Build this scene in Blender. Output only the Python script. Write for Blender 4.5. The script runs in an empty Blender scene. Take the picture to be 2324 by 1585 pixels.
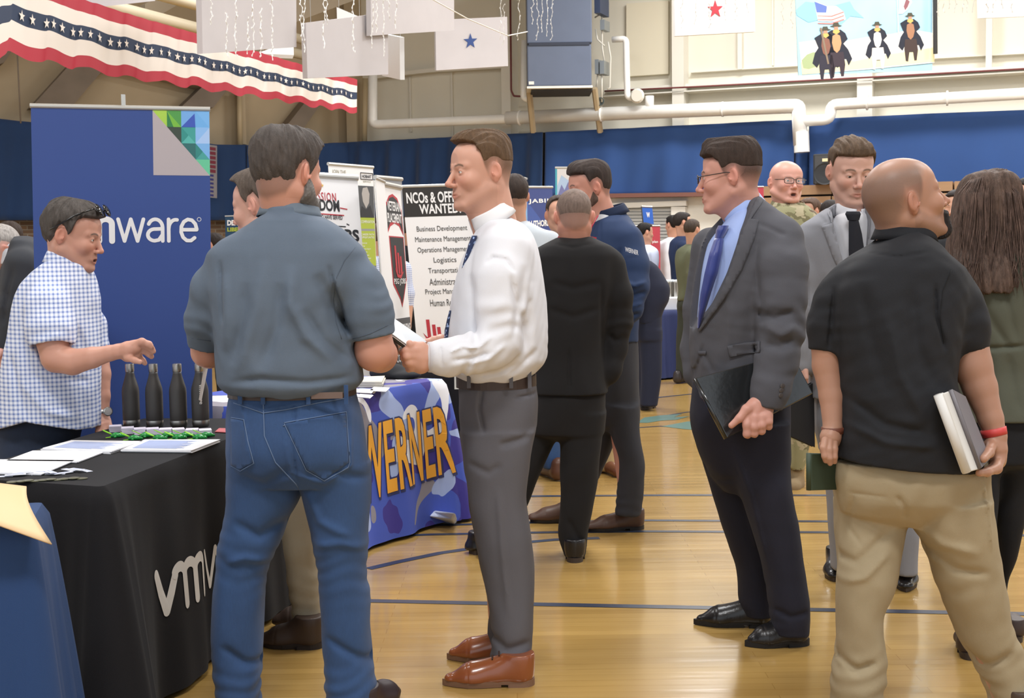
import bpy, bmesh, math, random
import numpy as np
from mathutils import Vector, Matrix
random.seed(7); np.random.seed(7)
PI = math.pi
# ---------------------------------------------------------------- camera, world, lights, exposure
W_, H_, F_ = 2324.0, 1585.0, 3000.0
CAMZ = 1.39; PITCH = math.atan(215.5/3000); ROLL = 0.015
scene = bpy.context.scene
cam = bpy.data.cameras.new('camera'); camo = bpy.data.objects.new('camera', cam)
scene.collection.objects.link(camo); scene.camera = camo
cam.sensor_width = 36; cam.lens = 36*F_/W_; cam.clip_start = .05; cam.clip_end = 200
cam.dof.use_dof = True; cam.dof.focus_distance = 4.5; cam.dof.aperture_fstop = 16
camM = Matrix.Rotation(PI/2-PITCH, 3, 'X') @ Matrix.Rotation(ROLL*-1, 3, 'Z')
camo.matrix_world = Matrix.Translation((0, 0, CAMZ)) @ camM.to_4x4()
scene.view_settings.view_transform = 'Standard'; scene.view_settings.look = 'None'
scene.view_settings.gamma = 1; scene.view_settings.use_curve_mapping = False
scene.view_settings.exposure = 0.27
world = bpy.data.worlds.new('world'); scene.world = world; world.use_nodes = True
world.node_tree.nodes['Background'].inputs[0].default_value = (.86, .93, 1, 1)
world.node_tree.nodes['Background'].inputs[1].default_value = 1.0
def area(name, loc, size, power, color=(.97, .985, 1), rot=(0, 0, 0)):
    l = bpy.data.lights.new(name, 'AREA'); l.shape = 'RECTANGLE'; l.size, l.size_y = size
    l.energy = power; l.color = color
    o = bpy.data.objects.new(name, l); scene.collection.objects.link(o); o.location = loc; o.rotation_euler = rot
    return o
LAMPZ = 7.35
for lx, ly, pw in [(-5, 1, 170), (0, 0, 270), (5, 1, 200), (-5, 7, 150), (0.5, 7, 240), (6, 7, 260), (-1, 14, 330), (5, 14, 360), (11, 13, 310),
                   (-7, 15, 90), (3.5, 20, 360), (9.5, 18, 350)]:
    area('gym_lamp', (lx, ly, LAMPZ), (2.2, 1.0), pw)

# ---------------------------------------------------------------- pixel <-> place
FW = camM @ Vector((0, 0, -1)); RT = camM @ Vector((1, 0, 0)); UP = camM @ Vector((0, 1, 0))
def ray(px, py): return FW + RT*((px-W_/2)/F_) - UP*((py-H_/2)/F_)
def P(px, py, d):
    r = ray(px, py); return Vector((0, 0, CAMZ)) + r*(d/r.y)
def G(px, py, z=0.0):
    r = ray(px, py); return Vector((0, 0, CAMZ)) + r*((z-CAMZ)/r.z)

# ---------------------------------------------------------------- materials
def srgb(h):
    if isinstance(h, str):
        h = h.lstrip('#'); c = [int(h[i:i+2], 16)/255 for i in (0, 2, 4)]
    else: c = list(h)
    return tuple(x/12.92 if x <= .04045 else ((x+.055)/1.055)**2.4 for x in c)
MATS = {}
def mat(name, col='#808080', rough=.6, bump=0, bscale=200, metal=0, spec=.5, vcol=False, var=0, vscale=3, sheen=0, stretch=(1, 1, 1), emit=0, coat=0):
    if name in MATS: return MATS[name]
    m = bpy.data.materials.new(name); m.use_nodes = True; MATS[name] = m
    nt = m.node_tree; b = nt.nodes['Principled BSDF']; L = nt.links.new
    c = srgb(col)+(1,)
    b.inputs['Base Color'].default_value = c; b.inputs['Roughness'].default_value = rough
    b.inputs['Metallic'].default_value = metal; b.inputs['Specular IOR Level'].default_value = spec
    if sheen: b.inputs['Sheen Weight'].default_value = sheen
    if coat: b.inputs['Coat Weight'].default_value = coat; b.inputs['Coat Roughness'].default_value = .1
    if emit: b.inputs['Emission Color'].default_value = c; b.inputs['Emission Strength'].default_value = emit
    tc = nt.nodes.new('ShaderNodeTexCoord')
    mp = nt.nodes.new('ShaderNodeMapping'); L(tc.outputs['Object'], mp.inputs[0]); mp.inputs['Scale'].default_value = stretch
    src = None
    if vcol:
        a = nt.nodes.new('ShaderNodeVertexColor'); a.layer_name = 'Col'; src = a.outputs[0]
        L(src, b.inputs['Base Color'])
    if var:
        n = nt.nodes.new('ShaderNodeTexNoise'); n.inputs['Scale'].default_value = vscale; n.inputs['Detail'].default_value = 4
        L(mp.outputs[0], n.inputs[0])
        r = nt.nodes.new('ShaderNodeMapRange'); L(n.outputs[0], r.inputs[0])
        r.inputs[1].default_value = .3; r.inputs[2].default_value = .7; r.inputs[3].default_value = 1-var; r.inputs[4].default_value = 1+var
        x = nt.nodes.new('ShaderNodeVectorMath'); x.operation = 'SCALE'
        if src: L(src, x.inputs[0])
        else: x.inputs[0].default_value = c[:3]
        L(r.outputs[0], x.inputs['Scale']); L(x.outputs[0], b.inputs['Base Color'])
    if bump:
        n = nt.nodes.new('ShaderNodeTexNoise'); n.inputs['Scale'].default_value = bscale; n.inputs['Detail'].default_value = 3
        L(mp.outputs[0], n.inputs[0])
        bp = nt.nodes.new('ShaderNodeBump'); bp.inputs['Strength'].default_value = bump; bp.inputs['Distance'].default_value = .004
        L(n.outputs[0], bp.inputs['Height']); L(bp.outputs[0], b.inputs['Normal'])
    return m
def nodes(m): return m.node_tree, m.node_tree.nodes, m.node_tree.links.new, m.node_tree.nodes['Principled BSDF']
def vmath(nt, op, a, b=None):
    n = nt.nodes.new('ShaderNodeMath'); n.operation = op
    for i, v in enumerate((a, b)):
        if v is None: continue
        if isinstance(v, (int, float)): n.inputs[i].default_value = v
        else: nt.links.new(v, n.inputs[i])
    return n.outputs[0]
def mixc(nt, f, a, b):
    n = nt.nodes.new('ShaderNodeMix'); n.data_type = 'RGBA'
    nt.links.new(f, n.inputs[0])
    for i, v in ((6, a), (7, b)):
        if isinstance(v, tuple): n.inputs[i].default_value = v+(1,)
        else: nt.links.new(v, n.inputs[i])
    return n.outputs[2]

# ---------------------------------------------------------------- objects
COL = scene.collection
def mesh_obj(name, verts, faces, m=None, parent=None, smooth=False, cols=None, loc=None, mats=None, midx=None):
    verts = np.asarray(verts, dtype=np.float64).reshape(-1, 3)
    if loc is None: loc = Vector((0, 0, 0))
    par_off = np.array(parent['_w']) if (parent is not None and '_w' in parent.keys()) else np.zeros(3)
    o_w = np.array(loc) if parent is None else par_off
    me = bpy.data.meshes.new(name)
    v = verts - o_w
    if isinstance(faces, np.ndarray):
        nf = len(faces); k = faces.shape[1]
        me.vertices.add(len(v)); me.vertices.foreach_set('co', v.astype(np.float32).ravel())
        me.loops.add(nf*k); me.loops.foreach_set('vertex_index', faces.astype(np.int32).ravel())
        me.polygons.add(nf); me.polygons.foreach_set('loop_start', np.arange(0, nf*k, k, dtype=np.int32))
        me.update(calc_edges=True)
    else:
        me.from_pydata([tuple(a) for a in v], [], [tuple(f) for f in faces]); me.update()
    if cols is not None:
        ca = me.color_attributes.new('Col', 'FLOAT_COLOR', 'POINT')
        c4 = np.ones((len(v), 4), dtype=np.float32); c4[:, :3] = cols; ca.data.foreach_set('color', c4.ravel())
    if smooth: me.polygons.foreach_set('use_smooth', np.ones(len(me.polygons), dtype=bool))
    if mats:
        for q in mats: me.materials.append(q)
        if midx is not None: me.polygons.foreach_set('material_index', np.asarray(midx, dtype=np.int32))
    elif m is not None: me.materials.append(m)
    o = bpy.data.objects.new(name, me); COL.objects.link(o)
    o['_w'] = [float(x) for x in o_w]
    if parent is not None: o.parent = parent
    else: o.location = loc
    return o
def tag(o, label, cat, group=None):
    o['label'] = label; o['category'] = cat
    if group: o['group'] = group
    return o
def struct(o): o['kind'] = 'structure'; return o
def empty(name, loc, label=None, cat=None, group=None):
    o = bpy.data.objects.new(name, None); COL.objects.link(o); o.location = loc; o.empty_display_size = .1
    o['_w'] = [float(x) for x in loc]
    if label: tag(o, label, cat, group)
    return o
class MB:
    def __init__(s): s.v = []; s.f = []
    def add(s, v, f):
        n = len(s.v); s.v += [tuple(x) for x in v]; s.f += [tuple(i+n for i in q) for q in f]; return s
    def hexa(s, p):   # 8 points: bottom 4 then top 4
        return s.add(p, [(3, 2, 1, 0), (4, 5, 6, 7), (0, 1, 5, 4), (1, 2, 6, 5), (2, 3, 7, 6), (3, 0, 4, 7)])
    def box(s, x0, x1, y0, y1, z0, z1):
        return s.hexa([(x0, y0, z0), (x1, y0, z0), (x1, y1, z0), (x0, y1, z0), (x0, y0, z1), (x1, y0, z1), (x1, y1, z1), (x0, y1, z1)])
    def obox(s, c, ax, ay, az, hx, hy, hz):
        c = Vector(c); p = []
        for k in (-1, 1):
            for i, j in ((-1, -1), (1, -1), (1, 1), (-1, 1)): p.append(c+ax*hx*i+ay*hy*j+az*hz*k)
        return s.hexa(p)
    def tube(s, pts, r, n=10, cap=True):
        pts = [Vector(p) for p in pts]; rs = r if isinstance(r, (list, tuple)) else [r]*len(pts)
        rings = []; up0 = None
        for i, p in enumerate(pts):
            t = (pts[min(i+1, len(pts)-1)]-pts[max(i-1, 0)]).normalized()
            if up0 is None: up0 = t.orthogonal().normalized()
            a = (up0-t*up0.dot(t)).normalized(); up0 = a; b = t.cross(a)
            rings.append([p+(a*math.cos(2*PI*k/n)+b*math.sin(2*PI*k/n))*rs[i] for k in range(n)])
        v = [q for g in rings for q in g]; f = []
        for i in range(len(pts)-1):
            for k in range(n): f.append((i*n+k, i*n+(k+1) % n, (i+1)*n+(k+1) % n, (i+1)*n+k))
        if cap: f.append(tuple(range(n-1, -1, -1))); f.append(tuple((len(pts)-1)*n+k for k in range(n)))
        return s.add(v, f)
    def lathe(s, c, prof, n=24, ax=Vector((0, 0, 1)), ux=Vector((1, 0, 0))):
        c = Vector(c); uy = ax.cross(ux); v = []; f = []
        for r, z in prof:
            for k in range(n): v.append(c+ax*z+(ux*math.cos(2*PI*k/n)+uy*math.sin(2*PI*k/n))*r)
        for i in range(len(prof)-1):
            for k in range(n): f.append((i*n+k, i*n+(k+1) % n, (i+1)*n+(k+1) % n, (i+1)*n+k))
        f.append(tuple(range(n-1, -1, -1))); f.append(tuple((len(prof)-1)*n+k for k in range(n)))
        return s.add(v, f)
    def build(s, name, m, parent=None, smooth=False, loc=None):
        return mesh_obj(name, s.v, s.f, m, parent, smooth, loc=loc)
def bevel(o, w=.004, seg=2):
    b = o.modifiers.new('bevel', 'BEVEL'); b.width = w; b.segments = seg; b.limit_method = 'ANGLE'; return o
def autosmooth(o, ang=40):
    me = o.data; bm = bmesh.new(); bm.from_mesh(me)
    for f in bm.faces: f.smooth = True
    for e in bm.edges:
        if len(e.link_faces) == 2 and e.calc_face_angle(0) > math.radians(ang): e.smooth = False
    bm.to_mesh(me); bm.free(); return o

class Frame:
    """a flat rectangle in the place: origin top-left, U right, V down, N out of it"""
    def __init__(s, tl, tr, bl):
        s.o = Vector(tl); u = Vector(tr)-s.o; v = Vector(bl)-s.o
        s.w = u.length; s.h = v.length; s.U = u/s.w; s.V = v/s.h; s.N = s.V.cross(s.U).normalized()
        if s.N.y > 0 and abs(s.N.z) < .9: s.N = -s.N
    def p(s, x, y, n=0): return s.o+s.U*(x*s.w)+s.V*(y*s.h)+s.N*n
def plate(f, x0, y0, x1, y1, n0, n1):
    return MB().hexa([f.p(x0, y1, n0), f.p(x1, y1, n0), f.p(x1, y1, n1), f.p(x0, y1, n1), f.p(x0, y0, n0), f.p(x1, y0, n0), f.p(x1, y0, n1), f.p(x0, y0, n1)])
def poly_plate(f, pts, n, mb=None, h=.0006):
    mb = mb or MB(); k = len(pts)
    mb.add([f.p(x, y, n+h) for x, y in pts]+[f.p(x, y, n) for x, y in pts], [tuple(range(k)), tuple(range(2*k-1, k-1, -1))]+[(i, i+k, (i+1) % k+k, (i+1) % k) for i in range(k)])
    return mb
_tc = {}
def text_geo(body, bold=0.0, space=1.0):
    key = (body, bold, space)
    if key in _tc: return _tc[key]
    cu = bpy.data.curves.new('writing', 'FONT'); cu.body = body; cu.offset = bold; cu.space_character = space; cu.resolution_u = 3
    cu.fill_mode = 'BOTH'; cu.extrude = 0
    ob = bpy.data.objects.new('writing', cu); COL.objects.link(ob)
    dg = bpy.context.evaluated_depsgraph_get(); me = bpy.data.meshes.new_from_object(ob.evaluated_get(dg))
    v = np.zeros(len(me.vertices)*3); me.vertices.foreach_get('co', v); v = v.reshape(-1, 3)
    fs = [tuple(p.vertices) for p in me.polygons]
    bpy.data.objects.remove(ob); bpy.data.curves.remove(cu); bpy.data.meshes.remove(me)
    _tc[key] = (v, fs); return _tc[key]
def text(f, body, x, y, w, h, m, parent, name='lettering', n=.003, bold=.0, fitw=True, slant=0, rot=0, warp=None, space=1.0):
    """letters whose box (bottom-left x,y ; width w ; height h, as fractions of the frame) is filled"""
    v, fs = text_geo(body, bold, space); 
    if len(v) == 0: return None
    lo = v.min(0); hi = v.max(0); q = (v-lo)/np.maximum(hi-lo, 1e-6)
    X = q[:, 0]*w*f.w; Y = q[:, 1]*h*f.h
    X = X+slant*Y
    if rot: c, s_ = math.cos(rot), math.sin(rot); X, Y = X*c-Y*s_, X*s_+Y*c
    o = f.p(x, y, n); out = []
    for a, b in zip(X, Y):
        p = o+f.U*float(a)-f.V*float(b)
        out.append(warp(p) if warp else p)
    return mesh_obj(name, [tuple(p) for p in out], fs, m, parent)
def strokes(f, lines, wd, m, parent, name='lettering', n=.003, warp=None):
    """round-ended strokes in frame metres (x right, y up from frame bottom-left anchor)"""
    mb = MB()
    for k_, ln in enumerate(lines):
        for i in range(len(ln)-1):
            a = Vector(ln[i]+(0,)) if len(ln[i]) == 2 else Vector(ln[i]); b = Vector(ln[i+1]+(0,)) if len(ln[i+1]) == 2 else Vector(ln[i+1])
            d = (b-a)
            if d.length < 1e-6: continue
            d.normalize(); nrm = Vector((-d.y, d.x, 0)); r = wd/2; pts = []
            a0 = math.atan2(nrm.y, nrm.x)
            for k in range(7): t = a0+PI*k/6; pts.append(a+Vector((math.cos(t), math.sin(t), 0))*r)
            for k in range(7): t = a0+PI+PI*k/6; pts.append(b+Vector((math.cos(t), math.sin(t), 0))*r)
            cnt = len(mb.f); w = [f.o+f.U*p.x-f.V*p.y+f.N*(n+cnt*.00003) for p in pts]
            if warp: w = [warp(p) for p in w]
            mb.add(w, [tuple(range(14))])
    return mb.build(name, m, parent)
def star_pts(cx, cy, r, asp=1.0, rot=0):
    return [(cx+math.sin(rot+k*PI/5)*(r if k % 2 == 0 else r*.4), cy-math.cos(rot+k*PI/5)*(r if k % 2 == 0 else r*.4)*asp) for k in range(10)]

# ---------------------------------------------------------------- implicit surfaces on a grid
class Grid:
    def __init__(s, lo, hi, h):
        s.lo = np.array(lo, dtype=np.float64)-3*h; s.h = h
        s.n = np.maximum(4, np.ceil((np.array(hi)-s.lo+3*h)/h).astype(int)+1)
        s.ax = [(s.lo[i]+h*np.arange(s.n[i])).astype(np.float32) for i in range(3)]
        s.F = np.full(tuple(s.n), 1.0, dtype=np.float32)
    def sl(s, lo, hi, pad):
        r = []
        for i in range(3):
            a = int(max(0, math.floor((lo[i]-pad-s.lo[i])/s.h))); b = int(min(s.n[i], math.ceil((hi[i]+pad-s.lo[i])/s.h)+1))
            if b <= a: return None
            r.append(slice(a, b))
        return tuple(r)
    def xyz(s, sl): return s.ax[0][sl[0]][:, None, None], s.ax[1][sl[1]][None, :, None], s.ax[2][sl[2]][None, None, :]
    def smin(s, sl, d, k):
        a = s.F[sl]
        if k <= 0: s.F[sl] = np.minimum(a, d); return
        h = np.clip(.5+.5*(a-d)/k, 0, 1); s.F[sl] = a+(d-a)*h-k*h*(1-h)
    def smax(s, sl, d, k):
        a = s.F[sl]
        if k <= 0: s.F[sl] = np.maximum(a, d); return
        h = np.clip(.5-.5*(a-d)/k, 0, 1); s.F[sl] = a+(d-a)*h+k*h*(1-h)
    def cone(s, a, b, ra, rb, k=.02, sub=False, sq=(1, 1, 1)):
        a = np.array(a, dtype=np.float32); b = np.array(b, dtype=np.float32); R = max(ra, rb)
        sl = s.sl(np.minimum(a, b)-R*max(1, 1/min(sq)), np.maximum(a, b)+R*max(1, 1/min(sq)), k+2*s.h)
        if sl is None: return
        X, Y, Z = s.xyz(sl); ba = b-a; L2 = float(ba@ba)+1e-12
        t = np.clip(((X-a[0])*ba[0]+(Y-a[1])*ba[1]+(Z-a[2])*ba[2])/L2, 0, 1)
        d = np.sqrt(((X-a[0]-t*ba[0])*sq[0])**2+((Y-a[1]-t*ba[1])*sq[1])**2+((Z-a[2]-t*ba[2])*sq[2])**2)-(ra+(rb-ra)*t)
        if sub: s.smax(sl, -d, k)
        else: s.smin(sl, d, k)
    def chain(s, pts, k=.02, sq=(1, 1, 1)):
        for i in range(len(pts)-1): s.cone(pts[i][0], pts[i+1][0], pts[i][1], pts[i+1][1], k, False, sq)
    def ell(s, c, r, k=.02, rot=None, sub=False):
        c = np.array(c, dtype=np.float32); r = np.array(r, dtype=np.float32); R = float(r.max())
        sl = s.sl(c-R, c+R, k+2*s.h)
        if sl is None: return
        X, Y, Z = s.xyz(sl); X = X-c[0]; Y = Y-c[1]; Z = Z-c[2]
        if rot is not None:
            m = np.array(rot).T; X, Y, Z = m[0][0]*X+m[0][1]*Y+m[0][2]*Z, m[1][0]*X+m[1][1]*Y+m[1][2]*Z, m[2][0]*X+m[2][1]*Y+m[2][2]*Z
        q = np.sqrt((X/r[0])**2+(Y/r[1])**2+(Z/r[2])**2); q2 = np.sqrt((X/r[0]**2)**2+(Y/r[1]**2)**2+(Z/r[2]**2)**2)
        d = q*(q-1)/np.maximum(q2, 1e-6)
        if sub: s.smax(sl, -d, k)
        else: s.smin(sl, d, k)
    def loft(s, rows, k=.02, n=2.2, cap=True, inset=0, sub=False):
        """rows of (z, cx, cy, a, b, angle), any order"""
        rows = sorted(rows, key=lambda r: r[0]); R = np.array(rows, dtype=np.float64)
        m = max(R[:, 3].max(), R[:, 4].max())
        sl = s.sl((R[:, 1].min()-m, R[:, 2].min()-m, R[0, 0]), (R[:, 1].max()+m, R[:, 2].max()+m, R[-1, 0]), k+2*s.h)
        if sl is None: return
        X, Y, Z = s.xyz(sl); z = s.ax[2][sl[2]]
        zz = R[:, 0]
        def sm(col):   # smooth (pchip-like) interpolation
            y = R[:, col]
            if len(zz) < 3: return np.interp(z, zz, y)
            d = np.diff(y)/np.diff(zz); mm = np.zeros(len(y)); mm[0] = d[0]; mm[-1] = d[-1]
            for i in range(1, len(y)-1): mm[i] = 0 if d[i-1]*d[i] <= 0 else 2*d[i-1]*d[i]/(d[i-1]+d[i])
            i = np.clip(np.searchsorted(zz, z)-1, 0, len(zz)-2); hh = zz[i+1]-zz[i]; t = np.clip((z-zz[i])/hh, 0, 1)
            return (2*t**3-3*t**2+1)*y[i]+(t**3-2*t**2+t)*hh*mm[i]+(-2*t**3+3*t**2)*y[i+1]+(t**3-t**2)*hh*mm[i+1]
        cx, cy, a, b, an = [sm(c).astype(np.float32)[None, None, :] for c in (1, 2, 3, 4, 5)]
        a = np.maximum(a-inset, .004); b = np.maximum(b-inset, .004)
        dx = X-cx; dy = Y-cy; c_, s_ = np.cos(an), np.sin(an)
        u = (dx*c_+dy*s_)/a; v = (-dx*s_+dy*c_)/b
        q = (np.abs(u)**n+np.abs(v)**n)**(1/n)
        g = np.sqrt((u/a)**2+(v/b)**2)/np.maximum(np.sqrt(u*u+v*v), 1e-4)
        d = (q-1)/np.maximum(g, 1e-4)
        d = np.maximum(d, np.maximum(Z-R[-1, 0], R[0, 0]-Z))
        if sub: s.smax(sl, -d, k)
        else: s.smin(sl, d.astype(np.float32), k)
    def poly2(s, pts):
        """signed distance in the X,Z plane to a polygon (negative inside), full 2-D"""
        X = s.ax[0][:, None]; Z = s.ax[2][None, :]; d = np.full((len(s.ax[0]), len(s.ax[2])), 1e9, dtype=np.float32); sg = np.ones_like(d)
        k = len(pts); j = k-1
        for i in range(k):
            ex, ez = pts[j][0]-pts[i][0], pts[j][1]-pts[i][1]; wx, wz = X-pts[i][0], Z-pts[i][1]
            t = np.clip((wx*ex+wz*ez)/(ex*ex+ez*ez+1e-12), 0, 1); bx, bz = wx-ex*t, wz-ez*t
            d = np.minimum(d, bx*bx+bz*bz)
            c1 = (Z >= pts[i][1])+0*X; c2 = (Z < pts[j][1])+0*X; c3 = (ex*wz > ez*wx)
            c1 = c1 > 0; c2 = c2 > 0
            fl = (c1 & c2 & c3) | (~c1 & ~c2 & ~c3); sg = np.where(fl, -sg, sg); j = i
        return sg*np.sqrt(d)
    def ymask(s, y0, y1): return ((s.ax[1] >= y0) & (s.ax[1] <= y1))
    def cut(s, pts, y0=-1e9, y1=1e9):
        m = s.ymask(y0, y1)
        if m.any(): d = s.poly2(pts); s.F[:, m, :] = np.maximum(s.F[:, m, :], -d[:, None, :])
    def keep(s, pts):
        d = s.poly2(pts); s.F = np.maximum(s.F, d[:, None, :])
    def inflate(s, pts, amt, soft=.004, y0=-1e9, y1=1e9):
        m = s.ymask(y0, y1)
        if m.any():
            d = s.poly2(pts); w = np.clip(.5-d/soft, 0, 1)*amt; s.F[:, m, :] -= w[:, None, :].astype(np.float32)
    def fold(s, pts, w, amp, y0=-1e9, y1=1e9):
        """ridge (amp>0) or groove (amp<0) along a polyline in the X,Z plane, tapering at the ends"""
        m = s.ymask(y0, y1)
        if not m.any(): return
        X = s.ax[0][:, None]; Z = s.ax[2][None, :]; best = np.full((len(s.ax[0]), len(s.ax[2])), 1e9, dtype=np.float32); T = np.zeros_like(best)
        L = [0]
        for i in range(len(pts)-1): L.append(L[-1]+math.hypot(pts[i+1][0]-pts[i][0], pts[i+1][1]-pts[i][1]))
        for i in range(len(pts)-1):
            ex, ez = pts[i+1][0]-pts[i][0], pts[i+1][1]-pts[i][1]; wx, wz = X-pts[i][0], Z-pts[i][1]
            t = np.clip((wx*ex+wz*ez)/(ex*ex+ez*ez+1e-12), 0, 1); d = (wx-ex*t)**2+(wz-ez*t)**2
            u = d < best; best = np.where(u, d, best); T = np.where(u, (L[i]+t*(L[i+1]-L[i]))/L[-1], T)
        a = amp*np.exp(-best/(w*w))*np.clip(4*T*(1-T)*1.6, 0, 1)
        s.F[:, m, :] -= a[:, None, :].astype(np.float32)
    def noise(s, amp, freq, seed=0, st=(1, 1, 1)):
        r = np.random.RandomState(seed); X, Y, Z = s.ax[0][:, None, None]*st[0], s.ax[1][None, :, None]*st[1], s.ax[2][None, None, :]*st[2]
        tot = 0
        for i in range(4):
            k = r.normal(size=3); k = k/np.linalg.norm(k)*freq*(1+.6*i); w = r.normal(size=3); w = w/np.linalg.norm(w)*freq*.7; p = r.rand(2)*6.28
            tot = tot+np.sin(k[0]*X+k[1]*Y+k[2]*Z+p[0]+1.3*np.sin(w[0]*X+w[1]*Y+w[2]*Z+p[1]))/(1+.5*i)
        s.F -= (amp*tot/2).astype(np.float32)
    def rings(s, c, ax, ra, amp, lam, seed=0):
        """crumpled rings of cloth round a joint: c centre, ax limb direction, ra reach"""
        c = np.array(c); ax = np.array(ax, dtype=float); ax /= np.linalg.norm(ax)
        sl = s.sl(c-ra*1.6, c+ra*1.6, 0)
        if sl is None: return
        r = np.random.RandomState(seed); X, Y, Z = s.xyz(sl); x, y, z = X-c[0], Y-c[1], Z-c[2]
        al = x*ax[0]+y*ax[1]+z*ax[2]; d2 = x*x+y*y+z*z; p = r.rand(4)*6.28
        ph = 2*PI*al/lam+1.6*np.sin(x*28+y*19+p[0])+1.2*np.sin(z*17-x*23+p[1])
        s.F[sl] -= (amp*np.sin(ph)*(.6+.4*np.sin(x*15+z*13+p[2]))*np.exp(-d2/(ra*ra)*1.5)).astype(np.float32)
    def surf(s, keepfn=None):
        F = s.F; n = F.shape; S = F < 0
        c = [S[dx:n[0]-1+dx, dy:n[1]-1+dy, dz:n[2]-1+dz] for dx in (0, 1) for dy in (0, 1) for dz in (0, 1)]
        cnt = sum(q.astype(np.int8) for q in c); act = (cnt > 0) & (cnt < 8); idx = np.argwhere(act)
        if len(idx) == 0: return np.zeros((0, 3)), np.zeros((0, 4), dtype=int)
        I, J, K = idx.T; off = [(dx, dy, dz) for dx in (0, 1) for dy in (0, 1) for dz in (0, 1)]
        val = np.stack([F[I+o[0], J+o[1], K+o[2]] for o in off], 1).astype(np.float64); O = np.array(off, dtype=float)
        pos = np.zeros((len(idx), 3)); ct = np.zeros(len(idx))
        for a in range(8):
            for b in range(a+1, 8):
                if np.abs(O[a]-O[b]).sum() != 1: continue
                fa, fb = val[:, a], val[:, b]; m = (fa < 0) != (fb < 0); t = np.where(m, fa/np.where(m, fa-fb, 1), 0)
                pos += m[:, None]*(O[a]+t[:, None]*(O[b]-O[a])); ct += m
        V = s.lo+s.h*(idx+pos/ct[:, None])
        vid = np.full(act.shape, -1, dtype=np.int64); vid[I, J, K] = np.arange(len(idx)); Q = []
        for ax in range(3):
            sa = [slice(None)]*3; sb = [slice(None)]*3; sa[ax] = slice(0, -1); sb[ax] = slice(1, None)
            A, B = S[tuple(sa)], S[tuple(sb)]; e = np.argwhere(A != B); fl = A[tuple(e.T)]
            u, w = [(1, 2), (2, 0), (0, 1)][ax]
            ok = (e[:, u] > 0) & (e[:, w] > 0) & (e[:, u] < n[u]-1) & (e[:, w] < n[w]-1); e = e[ok]; fl = fl[ok]
            def g(du, dw): q = e.copy(); q[:, u] -= du; q[:, w] -= dw; return vid[q[:, 0], q[:, 1], q[:, 2]]
            q = np.stack([g(1, 1), g(0, 1), g(0, 0), g(1, 0)], 1); q[~fl] = q[~fl][:, ::-1]; Q.append(q)
        Q = np.concatenate(Q); Q = Q[(Q >= 0).all(1)]
        return V, Q
def relax(V, Q, it=1, f=.5):
    for _ in range(it):
        acc = np.zeros_like(V); c = np.zeros(len(V))
        for a, b in ((0, 1), (1, 2), (2, 3), (3, 0)):
            np.add.at(acc, Q[:, a], V[Q[:, b]]); np.add.at(acc, Q[:, b], V[Q[:, a]]); np.add.at(c, Q[:, a], 1); np.add.at(c, Q[:, b], 1)
        V = V+f*(acc/np.maximum(c, 1)[:, None]-V)
    return V
def sstep(x, a, b): t = np.clip((x-a)/(b-a), 0, 1); return t*t*(3-2*t)
# ================================================================ THE ROOM
class Plane:
    def __init__(s, a, b):    # vertical plane through two ground points
        s.a = Vector((a[0], a[1], 0)); d = (Vector((b[0], b[1], 0))-s.a).normalized(); s.d = d
        s.n = Vector((d.y, -d.x, 0))
        if s.n.y > 0: s.n = -s.n
    def hit(s, px, py, off=0):
        r = ray(px, py); c = Vector((0, 0, CAMZ)); q = s.a+s.n*off
        t = (q-c).dot(s.n)/r.dot(s.n); return c+r*t
def gx(px, d): p = P(px, 577, d); return (p.x, p.y)
C0 = gx(800, 26.8); BW = Plane(C0, gx(2324, 22.0)); LW = Plane(gx(0, 23.5), C0)
far_r = BW.a+BW.d*24; far_l = Vector((C0[0], C0[1], 0))-LW.d*16
if (far_r-Vector((0, 0, 0))).x < C0[0]: far_r = BW.a-BW.d*24
cream = mat('cream painted wall', '#d9d3c2', .7, var=.05, vscale=.6, bump=.05, bscale=20)
tan = mat('tan sheathing', '#b3a184', .75, var=.16, vscale=.5)
def wallbox(name, a, b, m, z0=0, z1=7.6, th=.2, pl=None):
    a = Vector((a[0], a[1], 0)); b = Vector((b[0], b[1], 0)); n = pl.n
    return struct(MB().hexa([a-n*th+Vector((0, 0, z0)), b-n*th+Vector((0, 0, z0)), b+Vector((0, 0, z0)), a+Vector((0, 0, z0)),
                             a-n*th+Vector((0, 0, z1)), b-n*th+Vector((0, 0, z1)), b+Vector((0, 0, z1)), a+Vector((0, 0, z1))]).build(name, m))
wallbox('wall_back', C0, far_r, cream, pl=BW)
wallbox('wall_left', far_l, C0, tan, pl=LW)
struct(MB().box(-22, 30, -8, 34, 7.6, 7.8).build('ceiling', mat('ceiling board', '#b9ad98', .8)))
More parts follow.
